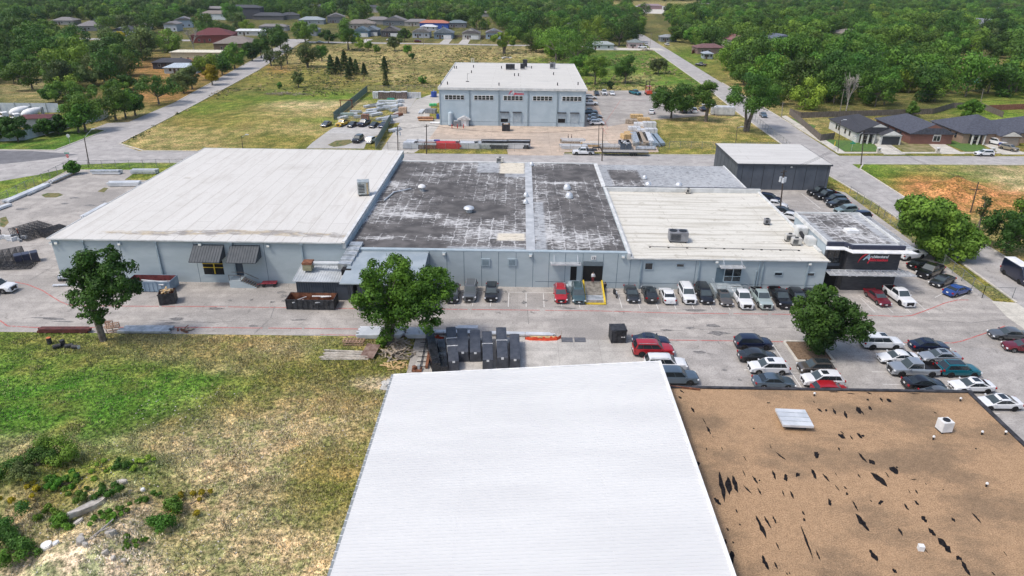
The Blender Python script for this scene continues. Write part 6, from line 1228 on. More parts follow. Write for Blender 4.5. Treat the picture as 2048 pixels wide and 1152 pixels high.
for i,(x,y,s_,nm,u,v_)in enumerate(near):
 k=r_.choice([0,0,1,2,2,3,4,5,6,7]if nm!='right wood' else[0,1,2,2,3,3,4,6,6,7]);sz='large' if s_>1.3 else('small' if s_<.95 else 'medium')
 ll=sorted((math.hypot(q[0]-x,q[1]-y),q)for q in LM)
 for dd,q in ll[:4]:
  dx_,dy_=x-q[0],y-q[1];dr=('right of' if dx_>0 else 'left of')if abs(dx_)>abs(dy_)else('behind' if dy_>0 else 'in front of');q2=q[2].split(' the ')[0]if len(q[2].split())>8 else q[2]
  lb='%s%s %s tree %s the %s'%('far ' if dd>70 else '',sz,KW[k],dr,q2)
  if lb not in seen:break
 seen.add(lb);inst_tree(KT[k],(x,y),s_,r_.uniform(0,6.28),' '.join(lb.split()[:16]),group='trees in the '+nm,sz=s_*r_.uniform(.85,1.25),z=0)
pm_=bpy.data.meshes.new('wood_canopy');pm_.from_pydata([(c[0],c[1],0)for c in far],[],[])
for an,ty,data in(('rot','FLOAT',[r_.uniform(0,6.28)for _ in far]),('scl','FLOAT',[c[2]for c in far]),('kind','INT',[r_.choice([0,0,1,2,2,3,4,5,6,7])for _ in far])):
 a_=pm_.attributes.new(an,ty,'POINT');a_.data.foreach_set('value',data)
wc=link('wood_canopy',pm_);wc['kind']='stuff';wc['label']='mass of trees filling the distance behind the nearer wood'
ng=bpy.data.node_groups.new('wood_canopy','GeometryNodeTree');ng.interface.new_socket('Geometry',in_out='INPUT',socket_type='NodeSocketGeometry');ng.interface.new_socket('Geometry',in_out='OUTPUT',socket_type='NodeSocketGeometry')
gi=ng.nodes.new('NodeGroupInput');go=ng.nodes.new('NodeGroupOutput');jn=ng.nodes.new('GeometryNodeJoinGeometry')
lib=bpy.data.collections.new('tree_kinds')
def nattr(nm,ty):n=ng.nodes.new('GeometryNodeInputNamedAttribute');n.data_type=ty;n.inputs[0].default_value=nm;return n.outputs[0]
for k in range(8):
 src=bpy.data.objects.new('tree_kind',KT[k]['crown']);lib.objects.link(src)
 ip=ng.nodes.new('GeometryNodeInstanceOnPoints');oi_=ng.nodes.new('GeometryNodeObjectInfo');oi_.inputs['Object'].default_value=src;oi_.inputs['As Instance'].default_value=True
 cm=ng.nodes.new('FunctionNodeCompare');cm.data_type='INT';cm.operation='EQUAL';ng.links.new(nattr('kind','INT'),cm.inputs[2]);cm.inputs[3].default_value=k
 rv=ng.nodes.new('ShaderNodeCombineXYZ');ng.links.new(nattr('rot','FLOAT'),rv.inputs[2])
 ng.links.new(gi.outputs[0],ip.inputs['Points']);ng.links.new(cm.outputs[0],ip.inputs['Selection']);ng.links.new(oi_.outputs['Geometry'],ip.inputs['Instance']);ng.links.new(rv.outputs[0],ip.inputs['Rotation']);ng.links.new(nattr('scl','FLOAT'),ip.inputs['Scale']);ng.links.new(ip.outputs[0],jn.inputs[0])
ng.links.new(jn.outputs[0],go.inputs[0]);md=wc.modifiers.new('trees','NODES');md.node_group=ng
print('woods',len(near),len(far))
#yard objects
def at(px,py,z=0):g=G(px,py,z);return g
def roofat(px,py,z):return G(px,py,z)
def bundle(label,p0,p1,n,r,m_,rows=2,cat='beam stack',name='beam_stack',sq=True,z0=0.12,group=None,dunnage=True,px=True):
 """stack of parallel beams or pipes laid between two ground points"""
 a=G(*p0)if px else Vector((*p0,0));b=G(*p1)if px else Vector((*p1,0));c=(a+b)/2;d=b-a;L=d.length;rz=math.atan2(d.y,d.x)
 t=thing(name,label,cat,(c.x,c.y,0),rz,group);rr_=random.Random(int(c.x*31+c.y*7))
 for row_ in range(rows):
  k=n-row_*(0 if sq else 1)
  for i in range(k):
   y=(i-(k-1)/2)*r*2.15;z=z0+r+row_*r*(2.1 if sq else 1.8);l2=L/2*rr_.uniform(.9,1.0);sh=rr_.uniform(-.04,.04)*L;mb=MB()
   if sq:mb.box(-l2+sh,y-r,z-r,l2+sh,y+r,z+r)
   else:mb.tube((-l2+sh,y,z),(l2+sh,y,z),r,n=8)
   mb.build('beam' if sq else 'pipe',m_[(i+row_)%len(m_)]if isinstance(m_,(list,tuple))else m_,t)
 if dunnage:
  mb=MB();w_=n*r*1.1
  for x in(-L*.33,0,L*.33):mb.box(x-.06,-w_-.1,0,x+.06,w_+.1,z0-.003)
  mb.build('dunnage',M_wood,t)
 return t
M_alub=pm('milky_aluminium',(.50,.53,.56),(.66,.68,.70),.6,.5,.2)
M_dred=pm('primer_red_steel',(.07,.018,.016),(.13,.035,.03),2,.7)
bundle('long white tube bundle lying along the storage yard fence',(6,409),(95,371),3,.22,M_alub,1)
bundle('short white tube end at the left edge by the fence',(-30,430),(20,412),2,.22,M_alub,1)
bundle('tan and white profiles stacked at the fence corner',(101,368),(150,346),4,.16,[M_wood,M_alub],2)
bundle('white profiles laid at the back of the yard, left pair member',(184,348),(244,348),3,.2,[M_alub,M_steel],2)
bundle('white profiles laid at the back of the yard nearest the hall',(264,347),(316,347),3,.22,[M_steel,M_alub],2)
bundle('white trusses with raised upper tier in the middle of the yard',(219,372),(283,371),4,.2,M_alub,2);
bundle('thin white pipe bundle hugging the hall roof edge',(164,436),(214,409),3,.13,M_alub,1)
bundle('pale grey profile lying flat before the thin pipe bundle',(55,392),(98,372),2,.15,M_steel,1)
def lattice(label,cx,cy,n,L,w_,h,m_,rz,name='truss_stack',step=.5,lean=.0):
 g=G(cx,cy);t=thing(name,label,'truss stack',(g.x,g.y,0),rz)
 for i in range(n):
  mb=MB();y=(i-n/2)*step;k=6
  for z in(.15,h):mb.beam((-L/2,y+z*lean,z),(L/2,y+z*lean,z),.09)
  for j in range(k+1):x=-L/2+L*j/k;mb.beam((x,y+.15*lean,.15),(x,y+h*lean,h),.06)
  for j in range(k):x=-L/2+L*j/k;mb.beam((x,y+.15*lean,.15),(x+L/k,y+h*lean,h),.05)
  mb.build('truss',m_,t)
 return t
lattice('tangled black lattice trusses stacked beside the hall corner',68,470,9,5.2,1,1.5,M_darksteel,R(62),step=.55,lean=.5)
lattice('dark lattice trusses leaning against the hall, right of the tangled ones',112,470,7,4.0,1,1.2,M_darksteel,R(62),step=.4,lean=.6)
lattice('black stair stringers piled at the left edge',12,522,8,5.5,1,1.3,M_darksteel,R(40),step=.55,lean=.4)
lattice('low black railing frames in front of the stair stringers',30,534,5,6.2,1,.7,M_darksteel,R(8),step=.5)
g=G(56,525);t=thing('wrapped_pallet_row','navy wrapped block beside the stair stringers','wrapped load',(g.x,g.y,0),R(38))
for k in range(3):MB().box(-1.6+k*1.1,-.75,.1,-.55+k*1.1,.75,1.7).build('wrapped_block',pm('navy_wrap',(.02,.024,.05),(.04,.045,.075),2,.4),t,bevel=.05)
MB().box(-1.7,-.8,0,1.8,.8,.099).build('pallet',M_wood,t)
g=G(22,478);t=thing('parts_heap','heap of small white and grey parts beside the trusses','parts heap',(g.x,g.y,0))
for k in range(16):MB().box(-.5,-.12,0,.5,.12,.3+.2*(k%3),rz=0).build('part',[M_alu,M_steel,M_white][k%3],t,loc=(random.uniform(-3,2.6),random.uniform(-1.2,1.2),.02)).rotation_euler.z=random.uniform(0,3)
def dumpster(label,cx,cy,L,w_,h,out,inn,rz=0,ribs=8,fill=None,cat='dumpster',name='dumpster',sub=None,lid=False,px=True):
 g=G(cx,cy)if px else Vector((cx,cy,0));t=thing(name,label,cat,(g.x,g.y,0),rz);x,y=L/2,w_/2;b=MB()
 for a in((-x,-y,.1,x,-y+.08,h),(-x,y-.08,.1,x,y,h),(-x,-y+.08,.1,-x+.08,y-.08,h),(x-.08,-y+.08,.1,x,y-.08,h)):b.box(*a)
 b.box(-x+.08,-y+.08,.1,x-.08,y-.08,.2);b.build('body',out,t)
 b=MB();n=ribs
 for k in range(n+1):
  xx=-x+(2*x-.1)*k/n;b.box(xx,-y-.07,.12,xx+.09,-y-.002,h-.05);b.box(xx,y+.002,.12,xx+.09,y+.07,h-.05)
 b.box(-x-.06,-y-.08,h-.12,x+.06,-y-.071,h+.04);b.build('rib',out,t)
 i_=MB();e=.083;i_.box(-x+e,-y+e,.21,x-e,-y+e+.01,h-.03);i_.box(-x+e,y-e-.01,.21,x-e,y-e,h-.03);i_.box(-x+e,-y+e+.011,.205,x-e,y-e-.011,.23);i_.box(-x+e,-y+e+.011,.24,-x+e+.01,y-e-.011,h-.03);i_.box(x-e-.01,-y+e+.011,.24,x-e,y-e-.011,h-.03);i_.build('lining',inn,t)
 if lid:MB().box(-x-.05,-y-.05,h+.0,x+.05,y+.05,h+.08).build('lid',out,t)
 if sub:
  for s_ in(-1,1):MB().box(-x+.2,s_*.7-.08,0,x-.2,s_*.7+.08,.099).build('skid',M_darksteel,t)
 if fill:
  rr_=random.Random(int(cx))
  for k in range(fill[0]):
   l_=rr_.uniform(*fill[2]);o=MB().box(-l_/2,-.09,-.05,l_/2,.09,.05).build('scrap',fill[1][k%len(fill[1])],t,loc=(rr_.uniform(-1,1)*max(.1,x-l_/2-.2),rr_.uniform(-1,1)*(y-.4),h*fill[3]+k*.012));o.rotation_euler=(rr_.uniform(-.2,.2),rr_.uniform(-.12,.12),rr_.uniform(-.4,.4)+fill[4]*rr_.choice([0,1]))
 return t
M_bluesteel=pm('pale_blue_container',(.17,.24,.32),(.25,.33,.41),.8,.6)
dumpster('pale blue open roll-off container with maroon inside against the west hall',308,577,6.6,2.6,1.75,M_bluesteel,pm('maroon_lining',(.10,.02,.02),(.18,.04,.04)),0,10,(7,[M_alu,M_white],(3.5,5.6),.62,.0),sub=True)
dumpster('small black dumpster heaped with wood scrap on the front lane',338,604,2.2,2.0,1.75,M_darksteel,M_rust,R(18),3,(24,[M_wood,M_yellowwood],(.5,1.3),.98,1.4))
dumpster('long black roll-off container with rusty inside before the small ribbed shed',626,612,6.9,2.5,1.6,M_darksteel,M_rust,0,9,(5,[M_white,M_alu],(1.2,2.6),.72,.8),sub=True)
t=dumpster('tall closed black dumpster on the lane above the pale pad',1234,680,2.0,1.8,1.9,M_darksteel,M_darksteel,R(4),3,None,lid=True);MB().box(.3,-1.0,.9,.5,-.97,1.02).build('sticker',M_white,t);MB().box(.6,-1.0,.9,.8,-.97,1.02).build('sticker',M_white,t)
for k,(px,py)in enumerate(((75,664),)):bundle('dark red steel beams lying on the kerb side of the front lane',(77,664),(183,664),3,.13,M_dred,2,z0=.1)
bundle('flat grey steel plates lying right of the forked tree',(240,662),(345,662),5,.16,M_steel,1,z0=.1)
bundle('dark and white beams lying between the forked tree and the west hall',(118,560),(186,557),4,.17,[M_darksteel,M_alub],2);bundle('thin pale rods below the dark and white beams',(105,573),(190,570),3,.08,M_alub,1)
bundle('wide stack of milky aluminium profiles behind the two-lobed tree',(717,670),(809,670),9,.13,M_alub,2,z0=.15)
bundle('short milky profiles with dark straps left of the orange netting',(814,671),(857,671),7,.14,M_alub,2,z0=.15)
bundle('long white profile bundle behind the wrapped crates',(868,667),(958,668),3,.13,M_alub,1);bundle('short white profile pair standing farther back in the lane',(912,661),(957,661),3,.12,M_alub,2)
bundle('longest single white beam bundle along the concrete pad edge',(972,669),(1106,672),3,.12,M_alub,1);bundle('yellow timber lying between beam and netting',(1060,676),(1118,677),3,.06,M_yellowwood,1)
def scrap(label,cx,cy,rx,ry,n,lr,mats,h=.5,name='scrap_heap',cat='scrap heap',th=.07):
 g=G(cx,cy);t=thing(name,label,cat,(g.x,g.y,gh(g.x,g.y)if g.x<-13.9 and g.y<79 else 0));rr_=random.Random(int(cx*3+cy))
 for k in range(n):
  a=rr_.uniform(0,6.28);q=rr_.random()**.6;l_=rr_.uniform(*lr);x,y=math.cos(a)*q*rx,math.sin(a)*q*ry
  w_=th*rr_.uniform(.5,1.8);o=MB().box(-l_/2,-w_,-.03,l_/2,w_,.04).build('piece',mats[k%len(mats)],t,loc=(x,y,.08+h*(1-q)*rr_.random()))
  o.rotation_euler=(rr_.uniform(-.3,.3),rr_.uniform(-.35,.35)*(1 if h>.2 else .2),rr_.uniform(0,3.14))
 return t
scrap('long weathered planks laid in a flat pile on the grass',690,711,.3,.3,1,(.5,.6),[M_wood],.05)
for k in range(10):
 g=G(690,711);o=MB().box(-2.9+.2*random.random(),-.09,0,2.6+.5*random.random(),.09,.09).build('weathered_plank',pm('bleached_plank',(.36,.32,.27),(.52,.48,.42),2,.9),None,loc=(g.x+random.uniform(-.3,.3),g.y-1.0+k*.22,.02+.09*(k%3)));o.rotation_euler.z=random.uniform(-.04,.04);tag(o,'weathered plank in the flat pile at the foot of the two-lobed tree','plank','planks in the flat pile')
scrap('tangle of broken boards and branches right of the brown panel',793,708,2.3,1.6,70,(.5,2.0),[M_wood,pm('grey_branch',(.14,.12,.10),(.25,.22,.19)),M_wood],.7)
scrap('scatter of fresh yellow sticks in front of the board tangle',790,733,1.5,1.0,22,(.5,1.3),[M_yellowwood],.15);scrap('upright broken boards leaning round the trunk of the two-lobed tree',795,688,1.6,.7,24,(.8,2.0),[M_wood],.9)
g=G(741,708);t=thing('brown_panel','weathered brown plywood panel lying tilted on the board tangle','panel',(g.x,g.y,.45),R(-12));MB().box(-.9,-1.3,0,.9,1.3,.05).build('sheet',pm('brown_ply',(.12,.07,.055),(.24,.17,.14),1.5,.9),t);t.rotation_euler.x=R(12)
scrap('heap of grey rocks and slabs against the white metal building',778,770,.8,1.0,14,(.4,.9),[M_conc],.5,'rubble_heap','rubble heap',.28);scrap('dark timber scraps at the end of the grey plates',367,661,1.3,.4,12,(.5,1.5),[M_wood,M_rust],.3)
def frame_crate(label,cx,cy,rz,L=2.0,w_=1.0,h=.5,m_=None,tilt=0):
 g=G(cx,cy);t=thing('wooden_crate_frame',label,'crate frame',(g.x,g.y,.1),rz);m_=m_ or M_wood;mb=MB()
 for y in(-w_/2,0,w_/2):
  for z in(.05,h):mb.box(-L/2,y-.05,z-.04,L/2,y+.05,z+.04)
 for x in(-L/2,0,L/2):mb.box(x-.04,-w_/2-.05,.1,x+.04,-w_/2+.05,h-.05);mb.box(x-.04,w_/2-.05,.1,x+.04,w_/2+.05,h-.05)
 mb.build('frame',m_,t);mb=MB()
 for k in range(7):x=-L/2+L*k/6;mb.box(x-.05,-w_/2-.06,h+.041,x+.05,w_/2+.06,h+.07)
 mb.build('slats',m_,t);t.rotation_euler.x=tilt;return t
M_rpal=pm('reddish_pallet_wood',(.26,.16,.11),(.42,.28,.20),2,.9)
frame_crate('reddish wooden pallet frames stacked on the dry grass',708,688,0,2.6,1.0,.45,M_rpal);frame_crate('tilted tan crate frame beside the forked tree trunk',228,662,R(25),1.5,.9,.9,M_rpal,.3);frame_crate('small crate frame left of the forked tree trunk',216,655,R(5),1.0,.8,.7,M_rpal,-.2)
M_orange=pm('orange_netting',(.55,.045,.012),(.72,.09,.03),3,.6)
for lb,pts,h in(('orange safety netting behind the rail frame',((839,676),(868,676),(888,679)),.5),('orange safety netting sagging along the concrete pad',((1050,679),(1060,681),(1095,682),(1114,681),(1122,677)),.55)):
 t=thing('safety_netting',lb,'netting');mb=MB();P_=[G(*q)for q in pts];rr_=random.Random(3)
 for a,b in zip(P_,P_[1:]):
  n=max(2,int((b-a).length/.3))
  for k in range(n):
   p0,p1=a.lerp(b,k/n),a.lerp(b,(k+1)/n);h0=h*rr_.uniform(.5,1.1);mb.quad((p0.x,p0.y,0),(p1.x,p1.y,0),(p1.x,p1.y+.12,h0),(p0.x,p0.y+.12,h0));mb.quad((p0.x,p0.y+.12,h0),(p1.x,p1.y+.12,h0),(p1.x,p1.y+.35,.03),(p0.x,p0.y+.35,.03))
 mb.build('net',M_orange,t)
 for q in(P_[0],P_[-1]):MB().beam((q.x,q.y,0),(q.x,q.y,1.2),.05).build('stake',M_wood,t)
M_tarp=pm('black_tarpaulin',(.035,.040,.052),(.060,.066,.082),1.6,.5,bs=.4);M_tarp2=pm('glossy_black_wrap',(.010,.011,.014),(.022,.024,.03),1.5,.25,bs=.6)
crates=[((873,745),(858,672),1.15,1.5,'crumpled black wrapped pack, first from the left',1),((889,745),(882,690),1.1,.9,'low sagging black wrapped pack beside the first one',1),((908,742),(902,672),1.45,1.5,'slanting black tarped crate with two white straps',2),((926,724),(925,676),1.55,1.55,'black tarped crate left of the shortest pair with white label',0),((951,724),(950,678),1.5,1.5,'shortest black tarped crate with white label, middle of the row',0),((976,739),(974,680),1.45,1.45,'black tarped crate with one strap, third from the right',2),((1005,738),(1002,676),1.5,1.75,'tallest black tarped crate with a strap, second from the right',2),((1030,738),(1029,686),1.4,1.5,'plain dull black tarped crate, rightmost of the row',0)]
for(p0,p1,w_,h,lb,st_)in crates:
 a,b=G(*p0),G(*p1);w_*=.88;c=(a+b)/2;d=b-a;L=d.length;t=thing('tarped_crate',lb,'tarped crate',(c.x,c.y,0),math.atan2(d.y,d.x),'black tarped crates on the pale pad')
 n=14;mb=MB();rr_=random.Random(int(p0[0]));amp=.05 if st_!=1 else .14;V_=[];F_=[]
 for i in range(n+1):
  x=-L/2+L*i/n;dh=amp*rr_.uniform(-1,1);dw=amp*rr_.uniform(-1,.5);hh=h*(.92 if i in(0,n)else 1)+dh*.5
  V_+=[(x,-w_/2-.04+dw,.02),(x,-w_/2+dw*.4,hh*.5),(x,-w_/2,hh),(x,0,hh+.04),(x,w_/2,hh),(x,w_/2-dw*.4,hh*.5),(x,w_/2+.04-dw,.02)]
 for i in range(n):
  for j in range(6):a0=i*7+j;F_.append((a0,a0+1,a0+8,a0+7))
 F_+=[tuple(range(7)),tuple(range(n*7+6,n*7-1,-1))];mb.add(V_,F_);mb.build('tarpaulin',M_tarp2 if st_==1 else M_tarp,t,smooth=True)
 if st_==2:
  for x in((-.1*L,.13*L)if w_<1.46 and p0[0]==908 else(0.02*L,)):MB().box(x-.04,-w_/2-.07,.05,x+.04,w_/2+.07,h+.075).build('strap',M_white,t)
 if st_!=1:MB().box(-L/2-.05,-.16,h*.78,-L/2-.01,.16,h*.95).build('label',M_white,t)
t=thing('rail_frame','rusty rail frame with cross bars lying left of the wrapped packs','rail frame',(*((G(846,742)+G(856,680))/2).xy,0),math.atan2((G(856,680)-G(846,742)).y,(G(856,680)-G(846,742)).x));mb=MB();mb.beam((-3.6,.4,.2),(3.6,.2,.2),.1)
for k in range(6):mb.beam((-3.2+k*1.2,-.5,.24),(-3.2+k*1.2,.9,.24),.07)
mb.build('frame',M_darksteel,t);MB().beam((-3.4,-.4,.25),(3.7,-.5,.25),.34,.3).build('beam',M_rust,t)
g=G(834,741);t=thing('engine_block','rusty machine parts at the foot of the rail frame','machine part',(g.x,g.y,0));MB().box(-.6,-.4,0,.6,.4,.25).build('base',M_rust,t);mb=MB().tube((-.3,0,.25),(-.3,0,.6),.28,n=12);mb.build('drum',M_rust,t);MB().tube((.25,0,.25),(.25,0,.8),.18,n=12).build('cylinder',M_steel,t)
for px in(1134,1160):g=G(px,680);tag(MB().box(-.75,-.6,0,.75,.6,.04).build('steel_plate',pm('slate_plate',(.08,.085,.10),(.12,.125,.14)),None,loc=(g.x,g.y,.02)),'flat %s steel plate lying on the lane beside the pad'%('left' if px<1150 else 'right'),'steel plate')
def barrel(px,py,lying,label,top=None,rz=0):
 g=G(px,py);t=thing('steel_barrel',label,'barrel',(g.x,g.y,gh(g.x,g.y)),rz,'black barrels on the grass');mb=MB();prof=[(0,0),(.29,0),(.29,.28),(.305,.3),(.29,.32),(.29,.58),(.305,.6),(.29,.62),(.29,.88),(0,.88)];n=16
 vs=[(r_*math.cos(6.283*k/n),r_*math.sin(6.283*k/n),z)for k in range(n)for r_,z in prof[1:-1]];q=len(prof)-2
 mb.add(vs,[(k*q+j,((k+1)%n)*q+j,((k+1)%n)*q+j+1,k*q+j+1)for k in range(n)for j in range(q-1)]+[tuple(k*q for k in range(n-1,-1,-1)),tuple(k*q+q-1 for k in range(n))])
 o=mb.build('drum',M_darksteel,t);l_=MB().tube((0,0,.881),(0,0,.9),.27,n=16).build('lid',top or M_darksteel,t)
 if lying:
  for x in(o,l_):x.rotation_euler.y=R(90);x.location.z=.3
  l_.location=(0,0,.3)
barrel(100,687,0,'upright barrel with orange lid, far left of the group',pm('orange_lid',(.45,.12,.04),(.55,.18,.07)));barrel(127,692,0,'upright black barrel standing between the fallen ones');barrel(107,698,1,'fallen barrel nearest the lawn on the left',rz=.5);barrel(131,697,1,'fallen barrel in the middle of the group',rz=.45);barrel(146,697,1,'fallen barrel on the right of the group with open end',M_white,rz=-.1)
g=G(540,572);t=thing('flat_cart','red four-wheeled flat cart by the west hall wall','cart',(g.x,g.y,0),R(5));MB().box(-1.1,-.5,.55,1.1,.5,.68).build('deck',pm('faded_red',(.28,.03,.045),(.42,.07,.08)),t);MB().beam((-1.1,0,.5),(-1.9,0,.3),.06).build('drawbar',M_redplastic,t)
for sx_ in(-.8,.8):
 for sy in(-.5,.5):MB().tube((0,-.06,0),(0,.06,0),.26,n=14).build('wheel',M_tyre,t,loc=(sx_,sy,.26))
t=thing('loading_ramp','timber decked ramp with yellow edges rising to the dock opening','ramp');x0,x1,yb,yt=10.15,12.95,90.3,95.7
MB().add([(x0,yb,.02),(x1,yb,.02),(x1,yb+1,.3),(x0,yb+1,.3),(x0,yt,1.15),(x1,yt,1.15),(x0,yt,0),(x1,yt,0)],[(0,1,2,3),(3,2,5,4),(4,5,7,6),(0,3,4,6),(1,7,5,2),(0,6,7,1)]).build('ramp_body',M_steel,t)
mb=MB()
for k in range(9):x=x0+.2+k*(x1-x0-.4)/9;mb.add([(x,yb+.2,.12),(x+.26,yb+.2,.12),(x+.26,yt,1.2),(x,yt,1.2),(x,yb+.2,.08),(x+.26,yb+.2,.08),(x+.26,yt,1.16),(x,yt,1.16)],[(0,1,2,3),(0,4,5,1),(1,5,6,2),(3,2,6,7),(0,3,7,4)])
mb.build('decking',pm('ramp_timber',(.13,.12,.10),(.24,.22,.19),2,.9),t);M_yel=MATS['safety_yellow']
for x in(x0-.08,x1-.02):MB().beam((x,yb,.15),(x,yt,1.3),.24,.24).build('kerb_rail',M_yel,t)
MB().box(x0-.1,yb-.3,.0,x1+.1,yb+.02,.18).build('threshold',M_yel,t)
g=G(1230,592);t=thing('motorcycle','black motorcycle parked beside the ramp','motorcycle',(g.x,g.y,0),R(-80))
for x in(-.7,.7):
 mb=MB();n=16;q=[(.32,-.05),(.32,.05),(.22,.05),(.22,-.05)];mb.add([(a*math.cos(6.283*k/n),y,a*math.sin(6.283*k/n))for k in range(n)for a,y in q],[(k*4+j,((k+1)%n)*4+j,((k+1)%n)*4+(j+1)%4,k*4+(j+1)%4)for k in range(n)for j in range(4)]);mb.build('wheel',M_tyre,t,loc=(x,0,.32))
MB().box(-.35,-.14,.35,.3,.14,.68).build('engine',M_darksteel,t,bevel=.04);MB().box(-.15,-.15,.7,.38,.15,.95).build('fuel_tank',PAINT['black'],t,bevel=.06);MB().box(-.8,-.13,.78,-.12,.13,.9).build('seat',M_black,t,bevel=.03);MB().beam((.7,0,.32),(.42,0,1.05),.08).build('fork',M_steel,t);MB().beam((.4,-.38,1.08),(.4,.38,1.08),.04).build('handlebar',M_black,t);MB().tube((.5,0,.9),(.62,0,.88),.09,n=10).build('headlight',M_lamp,t)
def person(label,x,y,z,rz,top,legs,pose=0,hat=None,skin=(.36,.22,.15)):
 t=thing('person',label,'person',(x,y,z),rz);w_=.16 if pose else .09
 V_=[(0,0,.95),(0,0,1.12),(0,0,1.38),(0,0,1.5),(.02,0,1.64),(.02,0,1.74),(0,-.1,.9),(w_,-.11,.5),(w_-.05 if not pose else-.02,-.11,.08),(w_+.12 if not pose else .1,-.12,.04),(0,.1,.9),(-w_*.2,.11,.5),(-w_,.11,.08),(-w_+.15,.12,.04),(0,-.2,1.42),(.04,-.27,1.14),(.16,-.24,.92),(0,.2,1.42),(-.02,.28,1.14),(.12,.26,.92)]
 E_=[(0,1),(1,2),(2,3),(3,4),(4,5),(0,6),(6,7),(7,8),(8,9),(0,10),(10,11),(11,12),(12,13),(2,14),(14,15),(15,16),(2,17),(17,18),(18,19)]
 RR=[.15,.14,.17,.07,.10,.08,.10,.07,.05,.04,.10,.07,.05,.04,.08,.05,.04,.08,.05,.04]
 me=bpy.data.meshes.new('body');me.from_pydata(V_,E_,[]);o=link('body',me,t);md=o.modifiers.new('s','SKIN')
 for i,v in enumerate(me.skin_vertices[0].data):v.radius=(RR[i],RR[i]*(1.25 if i in(1,2)else 1))
 me.skin_vertices[0].data[0].use_root=True;o.modifiers.new('d','SUBSURF').levels=1
 dg=bpy.context.evaluated_depsgraph_get();m2=bpy.data.meshes.new_from_object(o.evaluated_get(dg));bpy.data.objects.remove(o)
 ms=[flat('skin_tone',skin),flat('top_%.2f_%.2f'%top[:2],top),flat('legs_%.2f_%.2f'%legs[:2],legs),flat('shoes',(.03,.03,.03))]
 m2.materials.clear()
 for q in ms:m2.materials.append(q)
 for f in m2.polygons:
  c=f.center;f.material_index=3 if c.z<.1 else(2 if c.z<.98 and abs(c.y)<.2 else(0 if c.z>1.5 or(abs(c.y)>.2 and c.z<1.0)else 1));f.use_smooth=True
 b_=link('body',m2,t);mb=MB();n=12
 mb.add([(.0+.105*math.cos(6.283*k/n)*math.cos(a),.105*math.sin(6.283*k/n)*math.cos(a),1.70+.11*math.sin(a))for a in(0,.6,1.1)for k in range(n)]+[(0,0,1.82)],[(j*n+k,j*n+(k+1)%n,(j+1)*n+(k+1)%n,(j+1)*n+k)for j in range(2)for k in range(n)]+[(2*n+k,2*n+(k+1)%n,3*n)for k in range(n)])
 mb.build('hard_hat' if hat else 'hair',flat('hat',hat)if hat else flat('dark_hair',(.02,.015,.012)),t,smooth=True);return t
g=G(1187,575);person('person in white shirt and dark red trousers standing in the dock opening',11.5,95.3,1.15,R(-90),(.65,.65,.66),(.22,.02,.03))
g=G(39,476);person('worker in orange vest and black trousers beside the parts heap',g.x,g.y,0,R(20),(.72,.10,.03),(.02,.02,.025),1,hat=(.6,.2,.05));g=G(2,474);person('person in dark clothes at the left edge of the yard',g.x,g.y,0,R(-60),(.02,.022,.03),(.02,.02,.03),1)
g=G(1136,281);person('person in black standing left of a pair in the rear yard',g.x,g.y,0,R(0),(.015,.015,.018),(.015,.015,.018),1);g=G(1143,281);person('person in black standing right of a pair in the rear yard',g.x,g.y,0,R(180),(.02,.02,.025),(.012,.012,.015),0)
person('person in black clothes beside the yellow ramp edge',13.3,94.2,0,R(120),(.015,.015,.02),(.02,.02,.025),1)
#rooftop plant
def rtu(label,px,py,z,L,w_,h,m_,rz=0,fans=1,legs=.25,name='rooftop_unit',cat='air conditioner',grille=True):
 g=G(px,py,z);t=thing(name,label,cat,(g.x,g.y,z),rz);MB().box(-L/2,-w_/2,legs,L/2,w_/2,legs+h).build('housing',m_,t,bevel=.03)
 mb=MB()
 for sx_ in(-1,1):mb.box(sx_*L*.4-.06,-w_/2+.02,0,sx_*L*.4+.06,w_/2-.02,legs-.001)
 mb.build('base_rail',M_darksteel,t)
 if grille:
  mb=MB()
  for k in range(6):zz=legs+h*(.15+.12*k);mb.box(-L*.42,-w_/2-.03,zz,L*.1,-w_/2-.002,zz+h*.06)
  mb.build('grille',M_black,t)
 for k in range(fans):
  x=(-L*.28+k*L*.5/max(1,fans-1))if fans>1 else 0;MB().tube((x,0,legs+h),(x,0,legs+h+.08),min(L,w_)*.33/(1 if fans<3 else 1.3),n=16).build('fan_guard',M_black,t)
 return t
M_unit=pm('unit_grey',(.17,.175,.19),(.24,.245,.26),1,.5);M_cond=pm('condenser_beige',(.45,.44,.41),(.55,.54,.50),1,.5)
t=rtu('tall weathered silver cooling box on the white hall roof',728,389,7.05,2.1,2.0,2.3,pm('weathered_galv',(.30,.34,.35),(.52,.54,.52),1.5,.4,.4),R(12),0,.3);MB().box(.55,-1.03,.35,.85,-1.001,2.4).build('rust_streak_panel',pm('tan_panel',(.35,.26,.14),(.5,.4,.25)),t)
rtu('big grey rooftop unit with two fans on the stained cream roof',1355,482,5.16,3.0,1.9,1.5,M_unit,R(-4),2);rtu('small condenser on the cream roof right of the big grey unit',1533,449,5.16,.9,.9,.8,M_unit);rtu('small condenser at the rear of the cream roof',1376,387,5.16,.9,.6,.8,M_cond,0,1)
rtu('beige condenser, left one of two beside the showroom wall',1578,482,5.16,1.5,.9,1.0,M_cond,0,1);rtu('beige condenser, right one of two beside the showroom wall',1591,490,5.16,1.5,.9,1.0,M_cond,0,1);rtu('grey air unit on the pale patch of the tarred roof',1000,325,5.95,1.6,.9,.9,M_cond,0,1)
rtu('white condenser with round fan on the gravel roof',1886,861,5.02,1.1,1.0,1.1,M_white,R(8),1,.12,grille=False)
